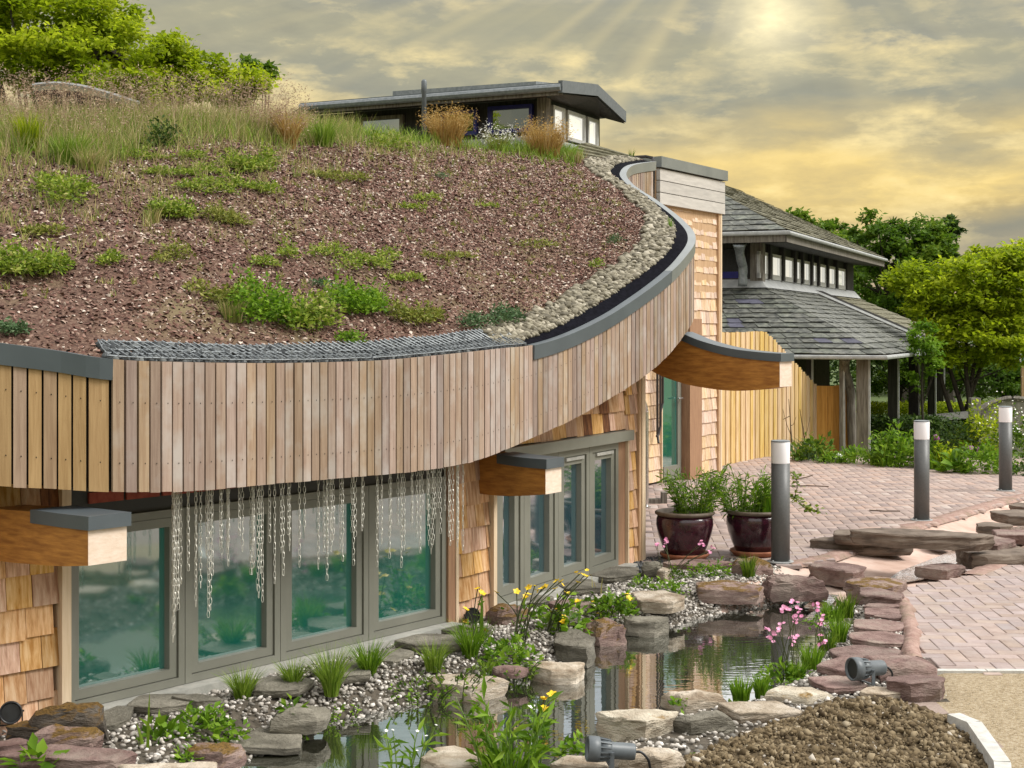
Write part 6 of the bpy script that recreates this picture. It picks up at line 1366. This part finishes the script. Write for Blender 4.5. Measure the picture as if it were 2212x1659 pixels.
# meadow grass along the ridge
yl = lambda x: np.interp(x, [-60, 0, 100, 180, 260, 330, 420, 520, 640, 720, 800, 900, 1000, 1100, 1230], [356, 350, 356, 366, 340, 318, 306, 300, 304, 304, 298, 304, 312, 324, 340])
sel = np.where((roof_px[:, 1] < yl(roof_px[:, 0]) + rng.normal(0, 15, len(roof_px))) & (roof_px[:, 0] < 1240) & (roof_px[:, 0] > -120))[0]
def on_ridge(n, extra=0.0, lim=9999):
    i = sel[roof_px[sel, 0] < lim]; i = rng.choice(i, n); p = roof_v[i] + rng.normal(0, .05, (n, 3)) * [1, 1, 0]; p[:, 1] += rng.uniform(0, extra, n); return p
p = on_ridge(15000, .5, 760); V1 = blades(p, rng.uniform(.08, .29, len(p)), .006, rng.uniform(.1, .7, len(p)), 3, np.clip(rng.normal(.45, .25, len(p)), 0, 1))
tag(mk('roof_grass', V1[0], V1[1], M['straw'], rnd=V1[2]), 'tall straw coloured meadow grass along the roof ridge', 'grass', kind='stuff')
p = on_ridge(8200, .2); V1 = blades(p, rng.uniform(.06, .2, len(p)), .008, rng.uniform(.2, .9, len(p)), 3)
tag(mk('roof_grass', V1[0], V1[1], M['grass'], rnd=V1[2]), 'short green grass between the straw stems on the ridge', 'grass', kind='stuff')
# hazy seed heads on thin stalks
p = on_ridge(1300, .6, 640); h = rng.uniform(.28, .46, len(p)) * np.interp(roof_px[:1, 0], [0, 1], [1, 1])[0]; V1 = blades(p, h, .003, rng.uniform(.05, .35, len(p)), 3)
q = V1[0].reshape(len(p), 7, 3)[:, 6]; hp = np.repeat(q, 7, 0) + rng.normal(0, 1, (len(q) * 7, 3)) * [.018, .018, .035]; V2 = leaves(hp, rng.uniform(.012, .028, len(hp)), .1, asp=.3)
V, f, r = join([V1, V2]); tag(mk('grass_seed_heads', V, f, M['seed'], rnd=r), 'pinkish brown seed heads above the roof grass', 'grass', kind='stuff')
g_ = 'grass clumps on the roof'
def roof_tuft(x, y, hpx, wpx, n, m, label, lean=(.1, .6), w=.007, seeds=None):
    c = roof_at(x, y); k = c[1] / F; a = blade_tuft(c - [0, 0, .02], n, hpx * k, wpx * k / 2 * .5, w, lean)
    t = thing('grass_clump', c, label, 'grass clump', g_); mk('blades', a[0], a[1], M[m], t, False, a[2])['kind'] = 'stuff'
    if seeds:
        q = a[0].reshape(n, 7, 3)[:, 6]; q = np.repeat(q[rng.random(n) < .6], 6, 0); q = q + rng.normal(0, 1, q.shape) * [.012, .012, .035]; V2 = leaves(q, rng.uniform(.012, .03, len(q)), .1, asp=.3); mk('seed_heads', V2[0], V2[1], M[seeds], t, False, V2[2])['kind'] = 'stuff'
roof_tuft(62, 330, 95, 80, 420, 'leaf_yel', 'vivid yellow green grass clump at far left of the roof', (.05, .4))
roof_tuft(150, 352, 80, 120, 380, 'grass', 'tall green grass clump right of the vivid clump', (.1, .6))
roof_tuft(200, 365, 60, 100, 260, 'straw', 'pale arching grass below the tall left grass', (.2, .7))
roof_tuft(625, 318, 95, 50, 300, 'amber', 'tall fan of amber grass left of the dark building', (.1, .6), seeds='seed')
roof_tuft(575, 300, 70, 60, 240, 'straw', 'straw grass left of the amber fan', (.1, .6), seeds='seed')
roof_tuft(700, 315, 70, 70, 300, 'grass', 'short green grass clump right of the amber fan', (.1, .6))
roof_tuft(965, 312, 78, 120, 700, 'amber', 'broad amber feather grass in front of the dark building', (.1, .6), seeds='amber')
roof_tuft(1075, 325, 56, 70, 170, 'sedum_y', 'pale bottlebrush grass between the two amber clumps', (.2, .8), seeds='white')
roof_tuft(1178, 338, 74, 120, 700, 'amber', 'amber feather grass at the right end of the ridge', (.1, .6), seeds='amber')
roof_tuft(1240, 350, 34, 60, 200, 'straw', 'low straw grass beside the top of the cobble strip', (.2, .8))
roof_tuft(330, 480, 46, 60, 90, 'straw', 'thin dry grass wisps in the left centre', (.1, .5))
roof_tuft(500, 690, 60, 90, 140, 'straw', 'thin green and straw grass left of the front leafy bush', (.1, .5))
roof_tuft(1365, 345, 30, 16, 40, 'leaf_mid', 'small weed on the parapet against the sky', (.05, .3))
roof_tuft(1449, 500, 40, 10, 30, 'leaf_bright', 'single green weed growing in the cobbles by the black edge', (.05, .3))
# dry wisps thinning out down the slope from the meadow
wt_ = np.clip(1.25 - (roof_px[:, 1] - 290) / 330 - (roof_px[:, 0] - 100) / 1100, 0, 1) ** 1.6 * (roof_px[:, 1] > 300) * (roof_px[:, 1] < 700); i = rng.choice(len(roof_v), 620, p=wt_ / wt_.sum())
p = np.repeat(roof_v[i], 8, 0) + rng.normal(0, .03, (620 * 8, 3)) * [1, 1, 0]; a = blades(p, rng.uniform(.03, .15, len(p)), .005, rng.uniform(.2, 1.0, len(p)), 3)
tag(mk('dry_wisps', a[0], a[1], M['straw'], rnd=a[2]), 'thin dry grass wisps straggling down from the ridge meadow', 'grass', kind='stuff')
# scattered tiny weeds on the substrate
p = []; 
while len(p) < 1500:
    x, y = random.uniform(0, 1380), random.uniform(340, 740); c = roof_px[rng.integers(0, len(roof_px))]
    i = rng.integers(0, len(roof_v)); p.append(roof_v[i])
p = np.array(p); p = p[seg_dist(p[:, :2], crv[::6, :2]) > .52]; a = blades(np.repeat(p, 9, 0) + rng.normal(0, .012, (len(p) * 9, 3)) * [1, 1, 0], rng.uniform(.012, .06, len(p) * 9), .006, rng.uniform(.3, 1.2, len(p) * 9), 3)
tag(mk('roof_weeds', a[0], a[1], M['sedum_y'], rnd=a[2]), 'tiny sparse weeds dotted over the crushed brick', 'weeds', kind='stuff')
# ------------------------------------------------------------------ trees, hedges and the garden behind
def tree(name, base, h, crown, n, size, m, label, cat='tree', group=None, trunk_r=.14, clumps=60, trunks=1, flat=1.0, trunk=True, seedv=0):
    """crown: list of ellipsoids (centre, radii). Leaf clumps hang on limbs that leave the trunk."""
    base = np.array(base, float); t = thing(name, base, label, cat, group); ps, ns = [], []; vol = np.array([np.prod(r_) for _, r_ in crown]) ** .7; vol /= vol.sum(); cc = []
    for (c, r_), fr in zip(crown, vol):
        k = max(3, int(1.25 * clumps * fr)); d = rng.normal(0, 1, (k, 3)); d /= np.linalg.norm(d, axis=1)[:, None]; rad = .45 + .55 * rng.random(k) ** .6; q = np.array(c) + d * rad[:, None] * np.array(r_); cc.append(q)
    cc = np.concatenate(cc); per = int(n / len(cc)); R_ = np.mean([np.mean(r_) for _, r_ in crown]) * .27
    for c in cc:
        d = rng.normal(0, 1, (per, 3)); s_ = R_ * random.uniform(.6, 1.3); q = c + d * np.array([s_, s_, s_ * .5 * flat]) * .62; ps.append(q)
    ps = np.concatenate(ps); V, f, r = leaves(ps, size * rng.uniform(.6, 1.35, len(ps)), .5, np.clip(np.repeat(rng.random(len(cc)), per) * .5 + rng.random(len(ps)) * .5, 0, 1), asp=.55)
    mk('crown', V, f, M[m], t, False, r)
    if trunk:
        mb = MB(); top = np.mean(cc, 0)
        for k in range(trunks):
            o = base + ([random.uniform(-.4, .4), random.uniform(-.3, .3), 0] if trunks > 1 else [0, 0, 0]); tip = top + [random.uniform(-.6, .6) * (trunks > 1) * 2, 0, .2]
            mid_ = o * .5 + tip * .5 + [random.uniform(-.15, .15), 0, 0]; path = catmull([o, mid_, tip], 6); mb.tube(path, list(np.linspace(trunk_r, trunk_r * .35, len(path))), 7)
            for c in cc[rng.choice(len(cc), min(len(cc), 26 // trunks), replace=False)]:
                st_ = path[rng.integers(4, len(path))]; mb.tube(catmull([st_, (st_ + c) / 2 + [0, 0, -.08 * np.linalg.norm(c - st_)], c], 3), [trunk_r * .3, trunk_r * .25, trunk_r * .2, trunk_r * .15, trunk_r * .1, trunk_r * .07, trunk_r * .05][:7], 5)
        mb.build('trunk', M['bark'], t)
    return t
def pxe(x, y, Y, rx, ry, rz=None): k = Y / F; return (P(x, y, Y), (rx * k, (rx if rz is None else rz) * k, ry * k))
def gz(x, Y, z=-.35): return P(x, HY + (HC - z) * F / Y, Y)
tree('large_tree', gz(120, 17), 6, [pxe(90, 90, 17, 170, 120), pxe(20, 30, 17, 120, 90), pxe(180, 40, 17.4, 110, 60), pxe(250, 125, 17, 150, 75), pxe(380, 150, 17.5, 110, 58), pxe(450, 185, 17.5, 100, 44), pxe(520, 180, 17.6, 60, 40), pxe(200, 190, 17, 200, 50)], 42000, .07, 'leaf_yel', 'large bright yellow green tree rising behind the left of the roof', clumps=240, trunk_r=.25)
tree('hawthorn', gz(540, 19), 5, [pxe(545, 170, 19, 44, 46), pxe(500, 195, 19, 60, 34), pxe(568, 150, 19, 26, 16)], 2600, .08, 'leaf_mid', 'dark sparse branch ends at the right of the large tree', group=None, clumps=40, trunk_r=.1)
g_ = 'trees behind the slate pavilion'
tree('dense_tree', gz(1960, 42), 7, [pxe(1960, 560, 42, 90, 80), pxe(1900, 510, 42, 60, 50), pxe(2000, 520, 42, 60, 60), pxe(1900, 620, 42, 90, 60), pxe(1990, 640, 42, 80, 60), pxe(1882, 470, 42, 16, 36)], 17000, .15, 'leaf_mid', 'tallest dark green tree right of the slate roof', group=g_, clumps=120, trunk_r=.3)
tree('dense_tree', gz(1760, 46), 7, [pxe(1720, 500, 46, 60, 40), pxe(1790, 510, 46, 70, 44), pxe(1850, 560, 46, 70, 60), pxe(1800, 570, 46, 90, 50)], 9000, .17, 'leaf_mid', 'mid green tree line above the slate roof', group=g_, clumps=90, trunk_r=.3)
tree('dense_tree', gz(2050, 44), 6, [pxe(2040, 486, 44, 30, 26), pxe(2020, 540, 44, 44, 44), pxe(2060, 500, 44, 16, 12)], 2600, .15, 'leaf_dark', 'small dark branches at the right shoulder of the tallest tree', group=g_, clumps=36, trunk_r=.2)
tree('spring_tree', gz(2110, 29, -.3), 6, [pxe(2110, 640, 29, 120, 90), pxe(2190, 600, 29, 90, 80), pxe(2040, 660, 29, 80, 70), pxe(2120, 740, 29, 130, 60), pxe(2200, 720, 29, 80, 80), pxe(1990, 610, 29.5, 70, 50), pxe(2160, 560, 29, 90, 40), pxe(2040, 740, 28.5, 40, 60)], 30000, .11, 'leaf_yel', 'bright yellow green multi stemmed tree at the right edge', group=g_, clumps=240, trunk_r=.06, trunks=5)
tree('understorey_tree', gz(2180, 36, -.3), 5, [pxe(2160, 800, 36, 110, 60), pxe(2060, 790, 36, 70, 50), pxe(2230, 800, 36, 80, 70)], 9000, .12, 'leaf_mid', 'mid green understorey foliage behind the multi stemmed tree', group=g_, clumps=90, trunk_r=.08)
tree('understorey_tree', gz(1930, 38, -.3), 5, [pxe(1915, 800, 38, 60, 60), pxe(1960, 780, 38, 50, 60), pxe(1990, 830, 38, 50, 40)], 6500, .12, 'leaf_mid', 'hazy green shrubs seen between the pavilion posts', group=g_, clumps=60, trunk_r=.08)
tree('climbing_rose', gz(2000, 26.4, -.3), 3, [pxe(1995, 730, 26, 34, 34), pxe(2012, 770, 26.2, 26, 44), pxe(1975, 800, 26.4, 14, 60)], 2200, .075, 'leaf_bright', 'leafy climber on the corner posts of the slate pavilion', group=None, clumps=40, trunk_r=.03)
for x, Y, w, h, n, m, lab in [(1990, 33, 260, 44, 6500, 'leaf_yel', 'bright clipped hedge behind the pavilion posts'), (2210, 30, 190, 50, 4200, 'leaf_yel', 'bright clipped hedge behind the stone arch at right'), (1960, 27.5, 150, 66, 4200, 'leaf_dark', 'dark hedge between the pavilion posts'), (2075, 29, 120, 40, 2600, 'leaf_mid', 'lower dark hedge right of the pavilion posts')]:
    b = gz(x, Y, -.3); yb_ = px(b)[0, 1]; k = Y / F; pt = rng.uniform(-1, 1, (n, 3)); pt[:, 2] = rng.random(n) ** .5
    ht = (yb_ - (870 if 'bright' in lab else 900)) * k if 'pav' in lab or 'arch' in lab else h * k
    V, f, r = leaves(b + pt * [w * k / 2, .5, max(.3, ht)], .075 * rng.uniform(.6, 1.3, n), .5, asp=.55); mtag('hedge', V, f, r, m, b, lab, 'hedge', 'hedges behind the pavilion')
# stone arch wall, post, white rail, sign in the far garden
Yw = 27.5; t = thing('stone_wall', gz(2170, Yw, -.3), 'round topped old stone wall behind the garden bed at right', 'stone wall')
top = [(2118, 892), (2122, 884), (2140, 872), (2165, 863), (2190, 860), (2240, 866), (2290, 884)]; V = []; mb = MB(); fr = [P(x, y, Yw) for x, y in top]; bt = [np.r_[p[:2], -.4] for p in fr]; k = len(fr)
for p, q in zip(fr[:-1], fr[1:]): mb.hexa([np.r_[p[:2], -.4], np.r_[q[:2], -.4], np.r_[q[0], q[1] + .35, -.4], np.r_[p[0], p[1] + .35, -.4]], [p, q, q + [0, .35, 0], p + [0, .35, 0]])
mb.build('wall_body', M['haywall'], t); MB().tube(catmull(fr, 5), .05, 6).build('coping', M['grey_wood'], t)
mb = MB(); p0 = P(2098, 860, 27.2); mb.box((p0[0] - .0, p0[1], -.4), (p0[0] + .18, p0[1] + .18, p0[2])); o = mb.build('stone_gatepost', M['haywall'], None, loc=(p0[0], p0[1], -.3)); tag(o, 'square grey stone gatepost left of the round topped wall', 'gatepost')
mb = MB(); p0, p1 = P(1990, 900, 28.5), P(2096, 890, 28.5); mb.hexa([p0 - [0, 0, .12], p1 - [0, 0, .12], p1 + [0, .3, -.12], p0 + [0, .3, -.12]], [p0, p1, p1 + [0, .3, 0], p0 + [0, .3, 0]]); o = mb.build('low_wall', M['kerb'], None, loc=p0); tag(o, 'low pale wall top seen behind the pavilion corner posts', 'low wall')
Ys = 31; t = thing('sign_board', gz(2216, Ys, -.3), 'green sign with white border on a timber post at the right edge', 'sign'); a, b2 = P(2203.5, 753, Ys), P(2226, 785, Ys)
mb = MB(); mb.box((a[0], Ys, b2[2]), (b2[0], Ys + .03, a[2])); mb.build('sign_panel', M['signwhite'], t); e = .03; mb = MB(); mb.box((a[0] + e, Ys - .006, b2[2] + e), (b2[0] - e, Ys - .001, a[2] - e)); mb.build('sign_face', M['signgreen'], t)
mb = MB(); gx0 = a[0] + .075; mb.box((gx0, Ys - .012, a[2] - .16), (gx0 + .02, Ys - .007, a[2] - .06)); mb.box((gx0 + .02, Ys - .012, a[2] - .08), (gx0 + .06, Ys - .007, a[2] - .06)); mb.box((gx0 + .02, Ys - .012, a[2] - .12), (gx0 + .06, Ys - .007, a[2] - .10)); mb.box((gx0, Ys - .012, a[2] - .24), (gx0 + .06, Ys - .007, a[2] - .19)); mb.build('sign_mark', M['signwhite'], t)
mb = MB(); mb.box((P(2209, 0, Ys)[0], Ys + .035, -.4), (P(2217, 0, Ys)[0], Ys + .11, a[2])); mb.build('sign_post', M['timber'], t)
# far planting closes the view below the trees
n = 26000; pt = np.column_stack([rng.uniform(9, 34, n), rng.uniform(50, 58, n), -.3 + 3.4 * rng.random(n) ** .8]); V, f, r = leaves(pt, .24 * rng.uniform(.6, 1.3, n), .4, asp=.6); tag(mk('far_planting', V, f, M['leaf_dark'], rnd=r), 'far dark planting beyond the garden', 'planting', kind='stuff')
# garden bed along the far edge of the paving
g_ = 'plants in the far garden bed'
for x, y, w, h, n, s_, m, lab, up_ in [
 (1760, 996, 90, 50, 260, .10, 'leaf_mid', 'grey green plants against the foot of the pine fence', .2), (1800, 1000, 70, 22, 200, .06, 'leaf_bright', 'low plant at the right end of the pine fence', .5),
 (1850, 1000, 80, 34, 420, .06, 'leaf_bright', 'light green cushion in front of the grey pavilion post', .5), (1935, 1006, 110, 80, 900, .09, 'leaf_bright', 'broad leaved green plant left of the middle bollard', .5),
 (2010, 1010, 70, 60, 420, .08, 'leaf_mid', 'mid green plant behind the middle bollard', .5), (2040, 1012, 66, 48, 420, .07, 'leaf_yel', 'yellow green cushion right of the middle bollard', .5),
 (2070, 985, 120, 80, 900, .08, 'leaf_dark', 'dark shrub mass in the middle of the garden bed', .4), (2122, 985, 110, 100, 1300, .075, 'leaf_yel', 'bright lime green shrub left of the farthest bollard', .5),
 (2120, 1020, 130, 56, 800, .08, 'leaf_bright', 'green ferny plants below the lime shrub', .5), (2196, 1010, 90, 110, 1000, .07, 'leaf_mid', 'dark shrub with pale blossom right of the farthest bollard', .4),
 (2060, 1020, 50, 34, 60, .18, 'leaf_bright', 'big rounded leaves at the edge of the paving', .3), (2205, 1026, 60, 20, 160, .06, 'leaf_dark', 'low dark plant at the right edge by the paving', .5)]:
    leafy(x, y, 0, w, h, n, s_, m, lab, 'garden plant', g_, 'garden_plant', .5, None, up_)
for x, y, h, n, m, lab in [(1745, 992, 56, 60, 'leaf_blue', 'tall blue green flag leaves by the pine fence'), (1815, 998, 40, 40, 'leaf_bright', 'green flag leaves beside a white bloom'), (1915, 1006, 60, 60, 'leaf_bright', 'strap leaves left of the middle bollard'), (2030, 1012, 60, 50, 'leaf_bright', 'strap leaves right of the middle bollard')]:
    b = G(x, y, 0); V, f, r = blade_tuft(b, n, h * b[1] / F, .25, .03, (.2, .8)); mtag('flag_leaves', V, f, r, m, b, lab, 'garden plant', g_)
def dotplant(x, y, m, tips, label, rad, name='allium'):
    b = G(x, y, 0); t = thing(name, b, label, 'flower', None); st = MB(); V_, F_, R_ = [], [], []
    for fx, fy in tips: e = P(fx, fy, b[1]); st.tube([np.r_[e[:2], 0], e], .012, 4); V_.append(e)
    st.build('stem', M['stem'], t); V, f, r = scatter(ICO1, np.array(V_), np.full((len(V_), 3), rad), .3, .15); mk('bloom', V, f, M[m], t)
dotplant(2022, 1008, 'purple', [(2022, 946), (2118, 972), (2096, 970)], 'purple globe blooms standing in the garden bed', .05)
dotplant(1806, 996, 'white', [(1804, 988), (1812, 986)], 'white bloom at the paving edge by the pine fence', .06, 'white_flower')
n = 150; k = 22.5 / F; b = P(2195, 905, 20.2); pt = b + rng.normal(0, 1, (n, 3)) * [.28, .2, .18]; V, f, r = leaves(pt, .03, .3, asp=.8); mtag('white_blossom', V, f, r, 'white', b, 'white blossom on the shrub round the farthest bollard', 'blossom')
# bare saplings before the fence, fallen twigs on the paving
for bx_, by_, tips, lab in [(1712, 978, [(1704, 862), (1690, 880), (1720, 900), (1676, 900)], 'bare brown sapling in front of the pine fence'), (1742, 976, [(1728, 884), (1750, 900), (1736, 920)], 'smaller bare sapling right of the first one')]:
    b = G(bx_, by_, 0); t = thing('sapling', b, lab, 'sapling', 'bare saplings'); mb = MB(); trunk_ = catmull([b, P((bx_ + tips[0][0]) / 2, (by_ + tips[0][1]) / 2, b[1]), P(*tips[0], b[1])], 6); mb.tube(trunk_, list(np.linspace(.013, .004, len(trunk_))), 5)
    for q, e in enumerate(tips[1:]): s0 = trunk_[4 + q * 2]; mb.tube([s0, (s0 + P(*e, b[1])) / 2 + [0, 0, -.05], P(*e, b[1])], [.006, .004, .0025], 4)
    mb.build('branches', M['twig'], t)
for pts, lab in [([(1668, 1102 - 40), (1700, 1050), (1745, 1049), (1790, 1051)], 'long forked twig lying on the middle of the paving'), ([(1718, 1036), (1740, 1031), (1756, 1026)], 'short twig on the far paving'), ([(1878, 1102 + 0), (1910, 1104), (1944, 1104)], 'thin dark twig on the paving left of the middle bollard')]:
    q = [G(x, y, .012) for x, y in pts]; o = MB().tube(q, .006, 4).build('fallen_twig', M['twig'], None, loc=q[0]); tag(o, lab, 'twig', 'fallen twigs on the paving')
# the bank across the path that the windows mirror (right of the frame)
n = 9000; pt = np.column_stack([rng.uniform(11, 14, n), rng.uniform(1, 15, n), -.05 + 1.1 * rng.random(n) ** .7]); V, f, r = leaves(pt, .12 * rng.uniform(.6, 1.3, n), .4, asp=.6); tag(mk('side_planting', V, f, M['leaf_mid'], rnd=r), 'green planting across the path right of the view', 'planting', kind='stuff')
